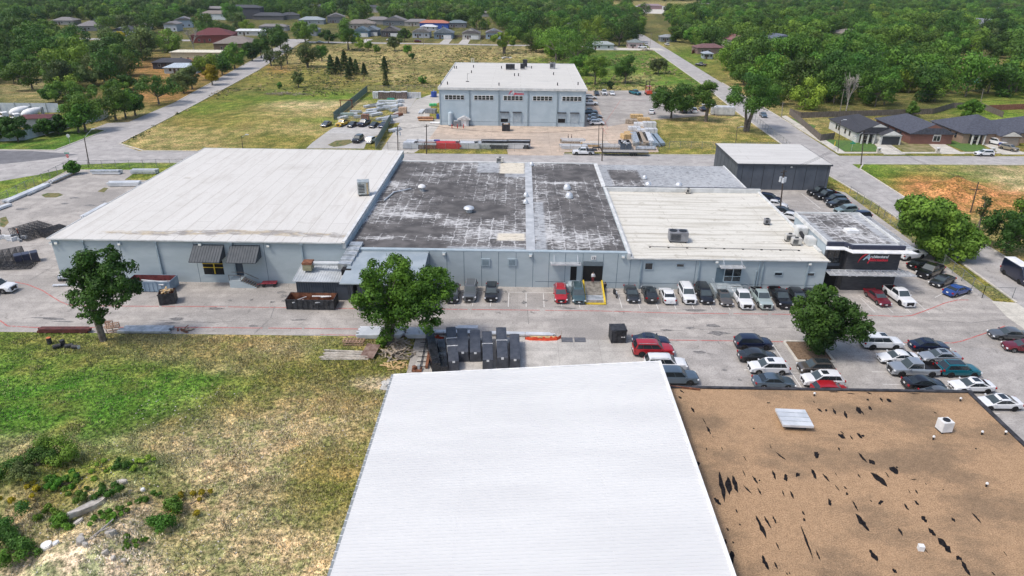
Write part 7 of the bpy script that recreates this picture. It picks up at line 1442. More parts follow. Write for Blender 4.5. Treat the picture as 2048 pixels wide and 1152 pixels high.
rtu('black fan unit, left one of a pair on the rear hall roof',1016,139,11.25,1.6,1.4,1.6,M_darksteel,0,0);rtu('black fan unit, right one of a pair on the rear hall roof',1025,139,11.25,1.6,1.4,1.6,M_darksteel,0,0);rtu('black condenser before the tallest unit on the rear hall roof',1045,138,11.25,1.6,1.4,1.6,M_darksteel,0,0);rtu('tallest dark unit on the rear hall roof',1050,134,11.25,1.6,1.4,2.4,M_darksteel,0,0);rtu('dark unit near the right end of the rear hall roof',1105,137,11.25,2.0,1.2,1.8,M_unit,0,1)
def vent(label,px,py,z,r,h,kind,m_=M_alu,group=None):
 g=G(px,py,z);t=thing('roof_vent',label,'roof vent',(g.x,g.y,z),0,group);MB().tube((0,0,0),(0,0,h*.6),r*.6,n=14).build('stack',M_steel if kind!='small' else M_black,t);mb=MB();n=16
 prof={'mush':[(r*.75,h*.5),(r,h*.62),(r*.9,h*.8),(r*.4,h*1.0)],'dome':[(r*1.0,h*.1),(r*.95,h*.4),(r*.7,h*.8),(r*.3,h*1.0)],'small':[(r,h*.65),(r,h*.8),(r*.7,h*.95),(r*.2,h)]}[kind]
 mb.add([(a*math.cos(6.283*k/n),a*math.sin(6.283*k/n),z_)for k in range(n)for a,z_ in prof],[(k*4+j,((k+1)%n)*4+j,((k+1)%n)*4+j+1,k*4+j+1)for k in range(n)for j in range(3)]+[tuple(k*4 for k in range(n)),tuple(k*4+3 for k in range(n))]);mb.build('cap',m_,t,smooth=True)
vent('conical white vent on the dark tarred roof beside the bent pipe',844,382,5.92,.75,1.3,'mush',M_white);vent('wide mushroom vent in the middle of the dark tarred roof',938,424,5.92,.95,1.1,'mush',M_alu)
for px,py,z,lb in((1134,379,5.92,'silver gravity vent, rear one on the right tarred roof'),(1138,396,5.92,'silver gravity vent, front one on the right tarred roof'),(1052,393,5.97,'small silver vent, rear one by the grey ridge'),(1051,407,5.97,'small white vent, front one by the grey ridge'),(1296,374,5.2,'large silver dome vent, left one before the parapet'),(1357,375,5.2,'large silver dome vent, right one before the parapet'),(1289,358,5.8,'pale dome vent behind the parapet'),(1063,331,5.97,'small silver vent at the rear of the grey ridge')):vent(lb,px,py,z,.75 if 'large' in lb or 'gravity' in lb else .5,1.1 if 'large' in lb or 'gravity' in lb else .8,'dome',M_alu)
for px,py,lb in((1628,792,'black capped vent pipe by the back edge of the gravel roof'),(1920,802,'white capped vent pipe at the far corner of the gravel roof'),(1866,879,'white capped vent pipe below the white condenser'),(1963,869,'white capped vent pipe, left one of two at the right edge'),(2010,869,'white capped vent pipe, right one of two at the right edge'),(1972,973,'white capped vent pipe alone at the right of the gravel roof')):vent(lb,px,py,5.02,.12,.45,'small',M_white)
g=G(1840,1099,5.02);tag(MB().prism([(-.2,-.15),(.2,-.2),(.25,.15),(-.15,.2)],0,.45).build('plastic_jug',M_white,None,loc=(g.x,g.y,5.0)),'white plastic jug standing on the lower part of the gravel roof','jug')
g=G(1586,846,5.02);t=thing('roof_hatch','large square silver cap on a black curb on the gravel roof','roof hatch',(g.x,g.y,5.0),R(-3));MB().box(-.95,-.95,0,.95,.95,.42).build('curb',E_,t);mb=MB().box(-1.45,-1.35,.46,1.45,1.35,.74);mb.build('cap',M_alub,t,bevel=.03);mb=MB()
for y in(-.7,0,.7):mb.box(-1.46,y-.02,.741,1.46,y+.02,.77)
mb.build('seam',M_steel,t)
t=thing('roof_pipe','bent silver pipe lying on the dark tarred roof','pipe');mb=MB();a,b,c=G(768,401,6.1),G(788,384,6.1),G(822,377,6.1);mb.tube(a,b,.12);mb.tube(b,c,.12);mb.build('pipe',M_alu,t)
tag(MB().beam(G(1330,771,5.1),G(1400,779,5.1),.16).build('steel_angle',M_rust,None),'rusty steel angle lying at the corner of the gravel roof','steel angle')
t=thing('roof_conduit','thin black conduit on blocks across the cream roof','conduit');a,b=G(1300,493,5.3),G(1598,500,5.3);MB().tube(a,b,.04,n=6).build('conduit',M_darksteel,t);mb=MB()
for k in range(9):p_=a.lerp(b,k/8);mb.box(p_.x-.14,p_.y-.14,5.165,p_.x+.14,p_.y+.14,5.27)
mb.build('block',M_black,t)
t=thing('wall_duct','white curved duct on the showroom side wall above the condensers','duct');MB().box(45.9,101.5,5.17,47.28,103.4,6.4).build('plenum',M_trimw,t,bevel=.1);MB().box(45.6,105.2,5.17,47.28,107.0,6.9).build('plenum',M_trimw,t,bevel=.1);MB().tube((46.0,103.6,5.8),(46.0,105.1,6.2),.3).build('duct',M_black,t)
for px,py,lb in((935,163,'slender antenna mast on the rear hall roof'),):g=G(px,py,11.25);t=thing('antenna_mast',lb,'antenna',(g.x,g.y,11.22));mb=MB().beam((0,0,0),(0,0,2.6),.08);mb.box(-.5,-.3,0,.5,.3,.15);mb.beam((0,0,2.3),(.6,0,2.5),.06);mb.build('mast',M_darksteel,t)
t=thing('roof_ladder','access ladder hoops over the far edge of the rear hall roof','ladder',(G(944,128,11.3).x,272.95,11));mb=MB()
for x in(-.5,.5):mb.beam((x,0,0),(x,0,2),.1)
for z in(.8,1.3,1.9):mb.beam((-.5,0,z),(.5,0,z),.08)
mb.build('rails',M_white,t)
for k,(px,py)in enumerate(((909,137),(913,137),(947,135),(943,146),(1003,137),(1029,152),(1037,152),(998,171),(1115,171),(1107,150),(882,170),(895,169),(1156,170),(1063,137))):
 g=G(px,py,11.22);tag(MB().tube((0,0,0),(0,0,.9),.16,n=8).build('vent_pipe',M_darksteel,None,loc=(g.x,g.y,11.21)),'short dark vent pipe on the rear hall roof','vent pipe','vent pipes on the rear hall roof')
 #poles, signs, fences
M_pole=pm('dark_pole_wood',(.045,.035,.028),(.09,.07,.055),2,.9);M_polew=pm('grey_pole_wood',(.18,.16,.14),(.28,.25,.22),2,.9)
TOPS={}
def pole(label,base,top,arms=(),trans=0,lamp=None,m_=None,r0=.15,key=None):
 g=G(*base);r=Vector((top[0]-1024,576-top[1],FPX));d=Vector((r.dot(_X),r.dot(_Y),r.dot(_Z)));t_=g.y/d.y;tx,h=d.x*t_-g.x,CAMH+d.z*t_;tx=max(-1.2,min(1.2,tx))
 t=thing('utility_pole' if not lamp else 'street_lamp',label,'utility pole' if not lamp else 'street lamp',(g.x,g.y,0));MB().tube((0,0,-.2),(tx,0,h),r0,r0*.65,8).build('pole',m_ or M_pole,t)
 for z,w_,rz in arms:o=MB().box(-w_/2,-.06,-.07,w_/2,.06,.07).build('crossarm',M_pole,t,loc=(tx*(h-z)/h,0,h-z));o.rotation_euler.z=rz
 for k in range(trans):a=k*2.1+.3;MB().tube((0,0,-.5),(0,0,.5),.27,n=12).build('transformer',M_alub,t,loc=(tx*.8+math.cos(a)*.5,math.sin(a)*.5,h-2.0))
 if lamp:a_=MB();e=Vector((tx+lamp[0],lamp[1],h+lamp[2]));a_.beam((tx,0,h-.3),e,.07);a_.build('arm',M_steel,t);MB().box(e.x-.1,e.y-.15,e.z-.08,e.x+.6*(1 if lamp[0]>0 else-1)+.1,e.y+.15,e.z+.08).build('lamp_head',M_alub,t)
 TOPS[key]=Vector((g.x+tx,g.y,h));return t
pole('pole with three silver transformers behind the cream roof',(1560,425),(1568,340),[(.4,1.6,.5),(1.2,1.2,.5)],3,key='a',r0=.17);pole('wooden T-shaped pole standing in the dirt lot',(1941,425),(1957,364),[(1.6,2.6,0)],0,key='b');pole('dark pole with a street lamp arm at the street corner',(1722,330),(1727,260),[(.3,1.8,.3)],0,(-2.0,-1.0,-1.4),key='c')
pole('black lamp pole on the grass behind the annex',(1470,298),(1475,254),(),0,(.9,0,.1),key='d',r0=.1);pole('pole rising behind the tarred roof left of the gate',(853,308),(853,249),[(.5,1.4,.8)],0,key='e');pole('taller dark pole near the parked flatbed truck',(1204,322),(1206,256),(),0,key='f');pole('slim dark pole behind the flatbed truck',(1197,300),(1198,247),(),0,key='g',r0=.11)
pole('pole with two hanging grey transformers by the driveway',(796,301),(795,252),[(.3,1.4,.3)],2,key='h');pole('leaning black pole with lamp arm at the left crossroads',(178,328),(168,273),(),0,(1.4,1.5,1.5),key='i',r0=.14);pole('slim lamp pole beyond the white hall roof',(486,302),(483,272),(),0,(1.2,0,.4),key='j',r0=.1);pole('slender lamp pole on the corner house lawn',(1676,303),(1681,240),(),0,(.9,0,.1),key='k',r0=.09)
for i,(b,tp,lb)in enumerate((((58,32),(55,12),'white leaning pole in the upper left wood'),((124,22),(122,9),'pole in the upper left wood, second from left'),((141,32),(139,14),'pole with pale transformer in the upper left wood'),((416,68),(413,42),'thin pole in front of the maroon roof, left'),((440,64),(438,38),'thin pole above the maroon roof, right'),((580,40),(579,18),'pole beside the navy roofed house'),((476,52),(475,34),'pole behind the brown-grey roof'),((576,74),(574,50),'pole at the head of the west street'),((733,82),(731,45),'dark pole behind the teal far house'),((847,92),(847,52),'pole in front of the pale gabled far house'),((962,92),(961,55),'pole right of the brown roofed far house'),((974,66),(974,42),'pole before the light blue far house'),((720,52),(720,28),'pole above the teal far house'),((661,44),(661,26),'pole above the grey gabled house'),((1299,98),(1303,66),'pole at the corner of the lane and side street'),((1255,36),(1255,8),'tall pole by the far lot'),((1331,26),(1332,2),'pole at the far road'),((1610,105),(1613,77),'bare pole left in the right wood'),((1822,88),(1823,70),'pole with white transformer in the right wood'),((1950,96),(1953,72),'bare pole far right in the wood'),((1680,222),(1688,178),'leaning pale pole behind the white corner house'),((1960,212),(1967,178),'leaning white pole behind the back garden'),((1743,50),(1745,36),'thin pole in the middle of the right wood'),((1563,236),(1566,204),'pole at the end of the side street pavement'),((1905,52),(1906,38),'pole in the upper right wood'),((1470,150),(1472,128),'pole with lamp above the many-stemmed tree'))):
 pole(lb,b,tp,[(.4,1.8,.2)],0,None,M_polew,.14,key=i)
def wires(label,a,b,n=3,sag=1.2,sep=.5):
 t=thing('power_line',label,'power line')
 for k in range(n):
  off=Vector(((k-(n-1)/2)*sep,0,-.1));mb=MB();m_=12;P_=[a.lerp(b,i/m_)+off-Vector((0,0,sag*4*(i/m_)*(1-i/m_)))for i in range(m_+1)]
  for p_,q_ in zip(P_,P_[1:]):mb.tube(p_,q_,.022,n=4,cap=False)
  mb.build('wire',M_darksteel,t)
wires('power lines from the transformer pole to the corner pole',TOPS['a'],TOPS['c']);wires('power lines from the corner pole towards the T-shaped pole',TOPS['c'],TOPS['b'],2);wires('power lines from the corner pole to the leaning pale pole',TOPS['c'],TOPS[20],2,2);wires('power lines between the two leaning poles behind the houses',TOPS[20],TOPS[21],3,2);wires('power lines between the poles behind the tarred roof',TOPS['e'],TOPS['f'],2,1.5);wires('power lines between the transformer pole and the pole at the gate',TOPS['h'],TOPS['e'],2,.6);wires('power lines in front of the far houses, left span',TOPS[8],TOPS[9],3,1);wires('power lines in front of the far houses, right span',TOPS[9],TOPS[10],3,1);wires('power lines in the upper left wood',TOPS[0],TOPS[2],2,1)
def sign(label,px,py,h,kind,hh=None):
 g=G(px,py);t=thing('street_sign',label,'street sign',(g.x,g.y,0));MB().beam((0,0,0),(0,0,h),.07).build('post',M_steel,t)
 if kind=='stop':
  mb=MB();mb.add([(.42*math.cos(R(22.5+45*k)),y,h+.42*math.sin(R(22.5+45*k))-.3)for y in(-.06,-.04)for k in range(8)],[tuple(range(8)),tuple(range(15,7,-1))]+[(k,8+k,8+(k+1)%8,(k+1)%8)for k in range(8)]);p_=mb.build('plate',M_redplastic,t);text('lettering','STOP',.3,(-.33,-.07,h-.41),M_white,p_,.01)
  MB().box(-.6,-.03,h+.3,.6,.0,h+.55).build('name_plate',pm('sign_green',(.01,.22,.14)),t)
 elif kind=='round':MB().tube((0,-.05,h),(0,-.02,h),.5,n=18).build('plate',M_alu,t)
 else:MB().box(-.7,-.04,h-.1,.7,0,h+.25).build('name_plate',pm('sign_green',(.01,.22,.14)),t);MB().box(-.03,-.6,h+.3,.01,.6,h+.6).build('name_plate',pm('sign_green',(.01,.22,.14)),t)
sign('red stop sign with green street name plate at the crossroads',141,334,3.0,'stop');sign('back of a round metal sign on the corner lawn',140,286,2.0,'round');sign('teal street name sign on the corner house lawn',1702,303,2.2,'name')
M_link=None
def chain_mat():
 m_,t,p=newmat('chain_link');g=N(t,'ShaderNodeTexCoord');mp=N(t,'ShaderNodeMapping');mp.inputs['Rotation'].default_value=(0,R(45),0);t.links.new(g.outputs['Object'],mp.inputs[0])
 b=N(t,'ShaderNodeBsdfTransparent');ms=N(t,'ShaderNodeMixShader');ms.inputs[0].default_value=.13;p.inputs['Base Color'].default_value=(.30,.32,.32,1);p.inputs['Roughness'].default_value=.6
 t.links.new(b.outputs[0],ms.inputs[1]);t.links.new(p.outputs[0],ms.inputs[2]);t.links.new(ms.outputs[0],t.nodes['Material Output'].inputs[0]);return m_
M_link=chain_mat();M_slat=pm('green_slat',(.08,.14,.115),(.15,.22,.19),1.5,.7);M_post=pm('fence_post_steel',(.13,.14,.14),(.24,.25,.25))
def chain_fence(label,pts,h=1.9,step=3.0,slats=False,px=True):
 t=thing('chain_link_fence',label,'fence');P_=[G(*q)if px else Vector((*q,0))for q in pts];mp=MB();mn=MB();mr=MB()
 for a,b in zip(P_,P_[1:]):
  L=(b-a).length;n=max(1,round(L/step));mn.quad((a.x,a.y,.03),(b.x,b.y,.03),(b.x,b.y,h),(a.x,a.y,h));mr.beam((a.x,a.y,h+.02),(b.x,b.y,h+.02),.05)
  for k in range(n+1):p_=a.lerp(b,k/n);mp.beam((p_.x,p_.y,-.1),(p_.x,p_.y,h+.12),.07)
 mn.build('mesh',M_slat if slats else M_link,t);mp.build('posts',M_post,t);mr.build('top_rail',M_post,t)
chain_fence('chain-link fence along the west side of the storage yard',[(-60,440),(0,408),(130,342),(146,336)]);chain_fence('chain-link fence along the back road behind the storage yard',[(146,337),(178,337),(368,334)])
chain_fence('chain-link fence between the lot and the side street',[(70.6,94.2),(72.4,116),(72.9,133),(72.9,146)],px=False);chain_fence('short chain-link gate panel at the lot entrance',[(70.6,94.2),(75.0,94.0)],px=False);chain_fence('chain-link gate with tall post at the right edge',[(73.0,85.6),(80,85)],2.4,px=False)
chain_fence('chain-link fence in front of the grass plot behind the annex',[(1338,297),(1578,299)],1.9);chain_fence('chain-link fence of the grass plot along the side street',[(1578,299),(1500,236)]);chain_fence('chain-link fence before the driveway gate of the rear yard',[(752,298),(800,299)]);chain_fence('chain-link fence before the stored goods of the rear yard',[(800,299),(1052,303)]);chain_fence('chain-link fence before the white logs of the rear yard',[(1118,303),(1338,300)])
chain_fence('green slatted fence on the left of the storage enclosure',[(668,240),(735,184)],2.4,slats=True);chain_fence('green slatted fence beside the parked cars and driveway',[(751,298),(783,242)],2.4,slats=True);chain_fence('thin fence at the back of the storage enclosure',[(735,184),(878,181)],2.2);chain_fence('thin fence across the storage enclosure behind the parked cars',[(668,240),(783,242)],1.8)
def sheet_fence(label,pts,h,m_):
 t=thing('sheet_metal_fence',label,'fence');mb=MB();mp=MB();P_=[G(*q)for q in pts]
 for a,b in zip(P_,P_[1:]):
  L=(b-a).length;n=int(L/.5);d=(b-a)/n
  for k in range(n):p0=a+d*k;p1=a+d*(k+.94);mb.beam((p0.x,p0.y,h/2),(p1.x,p1.y,h/2),.04+.03*(k%2),h)
  for k in range(int(L/5)+1):p_=a.lerp(b,min(1,k*5/L));mp.beam((p_.x,p_.y-.1,0),(p_.x,p_.y-.1,h+.2),.12)
 mb.build('sheets',m_,t);mp.build('posts',M_steel,t)
M_sheetw=pm('pale_blue_sheet',(.42,.48,.55),(.55,.60,.65),.6,.5,.1,world=True)
sheet_fence('pale sheet-metal fence behind the two concrete mixers',[(-60,224),(120,225)],3.0,M_sheetw);sheet_fence('pale sheet-metal fence curving along the corner lawn',[(-40,284),(20,282),(50,280),(110,264),(145,253),(205,240),(218,232)],2.8,M_sheetw)
def mixer(label,px,py,rz):
 g=G(px,py);t=thing('concrete_mixer_truck',label,'mixer truck',(g.x,g.y,0),rz);MB().box(2.2,-1.15,.9,3.9,1.15,2.9).build('cab',M_white,t,bevel=.12);MB().box(3.91,-1.0,.8,5.3,1.0,1.9).build('bonnet',M_white,t,bevel=.15);MB().box(3.86,-.95,2.0,3.94,.95,2.7).build('windshield',M_glass,t);MB().box(-4.5,-.6,.8,3.9,.6,1.05).build('chassis',M_darksteel,t)
 mb=MB();n=18;prof=[(-3.6,.55,3.3),(-2.4,1.05,2.95),(-.6,1.35,2.55),(.9,1.2,2.3),(1.8,.6,2.1)]
 mb.add([(x,r_*math.cos(6.283*k/n),z+r_*math.sin(6.283*k/n))for x,r_,z in prof for k in range(n)],[(j*n+k,j*n+(k+1)%n,(j+1)*n+(k+1)%n,(j+1)*n+k)for j in range(4)for k in range(n)]+[tuple(range(n)),tuple(range(5*n-1,4*n-1,-1))]);mb.build('drum',M_white,t,smooth=True)
 MB().box(-4.4,-.5,1.6,-3.7,.5,3.9).build('chute_hopper',M_steel,t)
 for x in(4.3,-1.6,-2.9):
  for s_ in(-1,1):link('wheel',shared(('tyre',.52),lambda:tyre_mesh(.52)),t,(x,s_*1.0,.52))
mixer('white concrete mixer truck, left one of the pair',36,240,R(-130));mixer('white concrete mixer truck, right one of the pair',60,243,R(-130))
t=house('small hut with dark red tin roof in the mixer yard',tuple(G(78,250).xy),R(10),9,6,2.6,(.10,.03,.035),(.4,.42,.42),pitch=.15,lod=2,cat='hut',name='hut')
#rear hall yard goods
def load(label,px,py,L,w_,h,m_,rz=0,group=None,wrap=True,z0=.12):
 g=G(px,py);t=thing('pallet_load',label,'pallet load',(g.x,g.y,0),rz,group);MB().box(-L/2,-w_/2,z0+.001,L/2,w_/2,h).build('load',m_,t,bevel=.05);MB().box(-L/2-.05,-w_/2-.05,0,L/2+.05,w_/2+.05,z0).build('pallet',M_wood,t)
 if wrap:
  for x in(-L*.22,L*.22):MB().box(x-.03,-w_/2-.02,.15,x+.03,w_/2+.02,h+.02).build('strap',M_darksteel,t)
M_wrapw=pm('white_wrap',(.46,.47,.49),(.62,.63,.64),1,.4,bs=.3);M_wrapb=pm('brown_goods',(.12,.085,.075),(.22,.17,.15))
for k in range(6):load('white topped brown pallet load in the row at the back of the enclosure',752+k*11.4,197,2.0,1.8,2.3+.15*(k%2),M_wrapb if k else M_wrapw,0,'pallet loads at the back of the enclosure')
for k in range(6):g=G(752+k*11.4,197);tag(MB().box(-1.05,-.95,0,1.05,.95,.12).build('wrap_sheet',M_wrapw,None,loc=(g.x,g.y,2.3+.15*(k%2)+.02)),'pale plastic sheet topping a brown pallet load','plastic sheet','plastic sheets on the pallet loads')
rg_=random.Random(21)
for k,(px,py,L,ang,m_)in enumerate(((742,214,6,50,1),(752,212,6,50,1),(762,212,5,55,1),(773,210,7,0,1),(775,205,7,5,1),(748,222,6,45,1),(757,222,5,60,0),(768,219,5,0,0),(780,216,5,5,1),(741,228,5,40,1),(752,231,5,55,1),(795,213,5,62,1),(789,222,4,58,0),(700,231,5,8,1),(712,226,4,0,0),(783,236,5,55,1),(793,233,5,60,2),(765,240,4,40,1),(686,238,4,60,1),(720,236,4,10,0),(775,243,3.6,30,0),(790,262,5,62,1))):
 g=G(px,py);a=R(ang);d=Vector((math.cos(a),math.sin(a)))*L/2;bundle('%s profiles piled in the fenced enclosure, heap near the %s'%(['grey steel','pale aluminium','rust brown'][m_],'pallet loads' if py<212 else('parked cars' if py>229 else 'middle')),(g.x-d.x,g.y-d.y),(g.x+d.x,g.y+d.y),4,.17,[M_steel,M_alub,M_rust][m_],2,group='profile piles in the enclosure',px=False)
load('rust brown box beside the parked dark blue pickup',731,240,2.4,1.6,1.8,pm('rust_box',(.22,.09,.05),(.32,.14,.09)),0);load('tan plywood crate at the enclosure edge by the driveway',806,226,2.6,2.2,1.9,pm('ply_crate',(.36,.25,.17),(.5,.36,.26)));load('grey topped skid beside the pallet loads',799,205,3.2,1.8,1.0,M_alub,R(50));load('teal covered crate between white profiles',782,202,2.6,1.2,1.0,pm('teal_cover',(.02,.25,.15),(.04,.33,.22)));load('pale green long tank on the left of the enclosure',694,232,4.4,1.0,1.0,pm('pale_green',(.28,.38,.35),(.4,.5,.47)),R(10),wrap=False)
t=thing('steel_gantry','rusty steel gantry frame standing on the lawn beside the green fence','gantry',tuple(G(693,215)));mb=MB()
for x in(-2,2):mb.beam((x,0,0),(x,0,2.4),.25);mb.beam((x,-1,.1),(x,1,.1),.22)
mb.beam((-2.3,0,2.5),(2.3,0,2.5),.28);mb.build('frame',M_rust,t)
g=G(828,196);t=thing('white_rack','white panel rack at the back of the driveway','rack',(g.x,g.y,0))
for k in range(6):MB().box(-2.6+k*.9,-.4,.1,-1.85+k*.9,.4,2.1).build('panel',M_wrapw,t)
MB().box(-2.8,-.5,0,2.8,.5,.099).build('base',M_steel,t)
g=G(868,194);t=thing('blue_machine','royal blue round machine beside the rear hall','machine',(g.x,g.y,0));MB().tube((0,0,.1),(0,0,2.0),1.1,n=14).build('drum',M_blue,t);MB().tube((0,0,2.0),(0,0,2.7),.2).build('stack',M_steel,t);MB().box(-1.5,-.5,0,1.5,.5,.099).build('skid',M_darksteel,t)
bundle('orange-brown pipes stacked on racks before the rear hall corner',(836,241),(868,241),4,.28,[pm('clay_pipe',(.42,.24,.13),(.55,.34,.2)),M_rust],2,'pipe stack','pipe_stack',sq=False);bundle('white and grey profiles on the gravel strip by the curved drive',(840,228),(846,221),3,.2,M_alub,1)
load('dark tarped load on the gravel strip beside the rear hall',862,226,3.6,2.2,1.4,M_unit,R(-10));load('bright green covered bundle beside the dark tarped load',866,212,2.6,1.6,.8,pm('bright_green',(.05,.4,.12),(.08,.5,.2)),R(10));load('blue bin against the rear hall left wall',876,238,.9,1.0,1.6,M_blue,wrap=False);load('white slab on the drive corner before the rear hall',870,247,3.0,1.6,.35,M_white,wrap=False)
t=house('tiny white garden shed against the rear hall front',(G(928,252).x,G(928,252).y+.8),0,3.0,2.2,2.1,(.5,.5,.5),(.5,.53,.55),gable=1,pitch=.5,hip=False,lod=2,cat='shed',name='garden_shed');MB().box(-.8,-1.18,.1,.8,-1.105,1.9).build('door',M_white,t)
g=G(901,252);t=thing('storage_tank','upright pale grey tank against the rear hall front','tank',(g.x,g.y+.6,0));MB().tube((0,0,.2),(0,0,3.9),.75,n=16).build('tank',MATS['pale_blue_stucco'],t);MB().tube((0,0,3.9),(0,0,4.3),.7,.2,n=16).build('dome',MATS['pale_blue_stucco'],t);MB().box(-.6,-.6,0,.6,.6,.199).build('base',M_darksteel,t)
g=G(914,253);t=thing('compressor','grey compressor cage between tank and tiny shed','compressor',(g.x,g.y+.4,0));MB().box(-1.1,-.5,.1,1.1,.5,1.3).build('cabinet',M_unit,t,bevel=.05);MB().tube((-1,0,1.6),(1,0,1.6),.2,n=10).build('receiver',M_steel,t)
for px in(904,915,927):g=G(px,256.5);tag(MB().tube((0,0,0),(0,0,1.2),.12,n=10).build('bollard',M_redplastic,None,loc=(g.x,g.y,0)),'red bollard protecting the tank at the rear hall','bollard','red bollards at the rear hall')
dumpster('black dumpster full of cardboard under the open loading door',1012,261,2.4,2.4,2.0,M_darksteel,M_rust,0,3,(14,[M_yellowwood,M_wrapw],(.6,1.4),.98,1.2));dumpster('slate blue open container holding white scrap in the rear yard',1249,296,3.0,5.0,1.7,pm('slate_container',(.05,.075,.12),(.08,.11,.16)),M_darksteel,0,4,(12,[M_white,M_alu],(.8,2.2),.9,1.2))
rowg=[(822,0,4.2,'white profiles on a steel rack, leftmost of the fenced row'),(840,2,3.0,'brown crate row by the blue bin'),(862,4,3.2,'brown drum bundle left of the red grating'),(896,3,7.2,'bright red grating frames stacked flat'),(935,1,6.5,'mixed pale profiles behind the red grating'),(965,5,4.5,'grey drums and rolls in the fenced row'),(990,6,7.4,'tall black rack of dark profiles in the fenced row'),(1026,0,6.0,'white rolls right of the black rack'),(1036,6,6.5,'dark profiles behind the gate end of the fence')]
MM=[M_alub,M_wrapw,M_wrapb,M_redplastic,M_rust,M_steel,M_darksteel]
for px,mi_,L,lb in rowg:
 g=G(px,296);bundle(lb,(g.x-L/2,g.y),(g.x+L/2,g.y),5,.24,[MM[mi_],MM[mi_],M_alub if mi_!=3 else M_redplastic],4 if mi_==6 else 3,px=False);
 g=G(px+3,288);bundle(lb.replace('fenced row','second row')+', rear layer',(g.x-L*.4,g.y),(g.x+L*.4,g.y),3,.24,[M_yellowwood if mi_%2 else M_wrapw,M_alub],2,px=False)
load('blue crate standing in the fenced row',874,290,1.6,1.2,1.4,M_blue,wrap=False)
for k in range(12):g=G(990,285);tag(MB().box(-.15,-.12,0,.15,.12,.5).build('white_block',M_white,None,loc=(g.x-3.4+k*.62,g.y+.2,0)),'small white block in a line above the black rack','block','white blocks above the black rack')
for px,py,L,m_,lb in((1145,285,7,M_wood,'brown logs and beams left of the poles, rear layer'),(1148,297,7.5,M_alub,'white and tan beams behind the truck cab'),(1190,292,8,M_yellowwood,'tan and white beams behind the poles'),(1220,297,6,M_wood,'brown beams right of the two poles')):g=G(px,py);bundle(lb,(g.x-L/2,g.y),(g.x+L/2,g.y),5,.22,[m_,M_wrapw],2,px=False)
for px,py,L,w_,h,m_,rz,lb in((1273,236,4,2.2,1.2,M_yellowwood,0,'yellow lumber pack at the far end of the stacks'),(1287,241,4,2.2,.9,M_yellowwood,0,'yellow lumber pack second from the far end'),(1262,247,3.6,2,1.3,M_wood,R(-10),'tan board pack left of the white sheets'),(1280,252,4,2.4,1.0,M_wrapw,R(-10),'white sheet pack upper middle of the stacks'),(1298,254,4,2.6,1.6,M_wrapw,0,'tall white pack upper right of the stacks'),(1268,261,3.6,2.4,1.2,M_wrapw,0,'white sheet pack left middle of the stacks'),(1285,265,3.4,2.4,1.0,M_alub,0,'grey white sheet pack centre of the stacks'),(1301,268,3.6,2.4,1.7,M_wrapw,0,'tall white pack right middle of the stacks'),(1261,271,2.2,3.5,1.0,M_yellowwood,R(30),'yellow lumber leaning left of the white packs'),(1253,277,3,2.4,1.4,M_yellowwood,R(20),'yellow lumber pack above the slate container')):load(lb,px,py,L,w_,h,m_,rz)
for k,(x0,y0,x1,y1,n,m_)in enumerate(((1276,294,1268,272,6,M_steel),(1288,294,1280,272,6,M_wood),(1300,292,1290,272,5,M_alub),(1313,294,1297,272,5,pm('blue_steel',(.16,.22,.28),(.25,.31,.37))),(1324,293,1308,273,4,MATS['blue_steel']))):bundle('%s bars in the long stack, number %s from the slate container'%(['grey','brown','silver','blue-grey','outer blue-grey'][k],['first','second','third','fourth','fifth'][k]),(x0,y0),(x1,y1),n,.2,m_,3 if k<3 else 2)
bundle('large grey pipes lying crosswise at the fence',(1270,299),(1311,299),3,.35,M_steel,1,'pipe stack','pipe_stack',sq=False)
g=G(1450,232);t=thing('wrapped_load','big white shrink-wrapped load under the many-stemmed tree','wrapped load',(g.x,g.y+1.5,0),R(-3));MB().box(-3.3,-1.6,.2,3.3,1.6,3.0).build('load',M_wrapw,t,bevel=.3);MB().box(-4.4,-.9,.2,-3.31,1.2,2.6).build('load',M_wrapw,t,bevel=.2);MB().box(-3.2,-1.5,0,3.2,1.5,.199).build('skid',M_wood,t);MB().box(-.02,-1.63,.3,.05,-1.605,2.7).build('seam',M_steel,t)
g=G(1296,189);t=thing('forklift','orange forklift with a tall black mast at the back of the yard','forklift',(g.x,g.y,0),R(95));MB().box(-1.9,-1.1,.5,1.0,1.1,1.7).build('chassis',PAINT['orange'],t,bevel=.15);MB().box(-2.4,-1.1,.5,-1.91,1.1,1.9).build('counterweight',PAINT['orange'],t,bevel=.1);mb=MB()
for x in(-.9,.8):
 for y in(-.8,.8):mb.beam((x,y,1.7),(x,y,3.2),.12)
mb.box(-1.1,-.9,3.2,1.0,.9,3.3);mb.build('cage',PAINT['orange'],t);mb=MB()
for y in(-.7,.7):mb.beam((1.5,y,.2),(1.5,y,5.0),.25)
for z in(1.2,3,4.8):mb.beam((1.5,-.7,z),(1.5,.7,z),.2)
mb.build('mast',M_darksteel,t);mb=MB()
for y in(-.5,.5):mb.beam((1.7,y,.25),(3.2,y,.25),.15,.08)
mb.build('forks',M_darksteel,t)
for x in(-1.5,.7):
 for y in(-1.05,1.05):link('wheel',shared(('tyre',.52),lambda:tyre_mesh(.52)),t,(x,y,.52))
for px,lb in((1756,'brick mailbox pillar at the first driveway'),(1874,'brick mailbox pillar at the second driveway'),(1984,'brick mailbox pillar at the third driveway')):g=G(px,306);t=thing('mailbox_pillar',lb,'mailbox',(g.x,g.y,0));MB().box(-.4,-.4,0,.4,.4,1.3).build('pillar',M_walk,t);MB().box(-.45,-.45,1.301,.45,.45,1.42).build('cap',M_trimw,t);MB().box(-.15,-.44,.85,.15,-.401,1.1).build('door',M_darksteel,t)
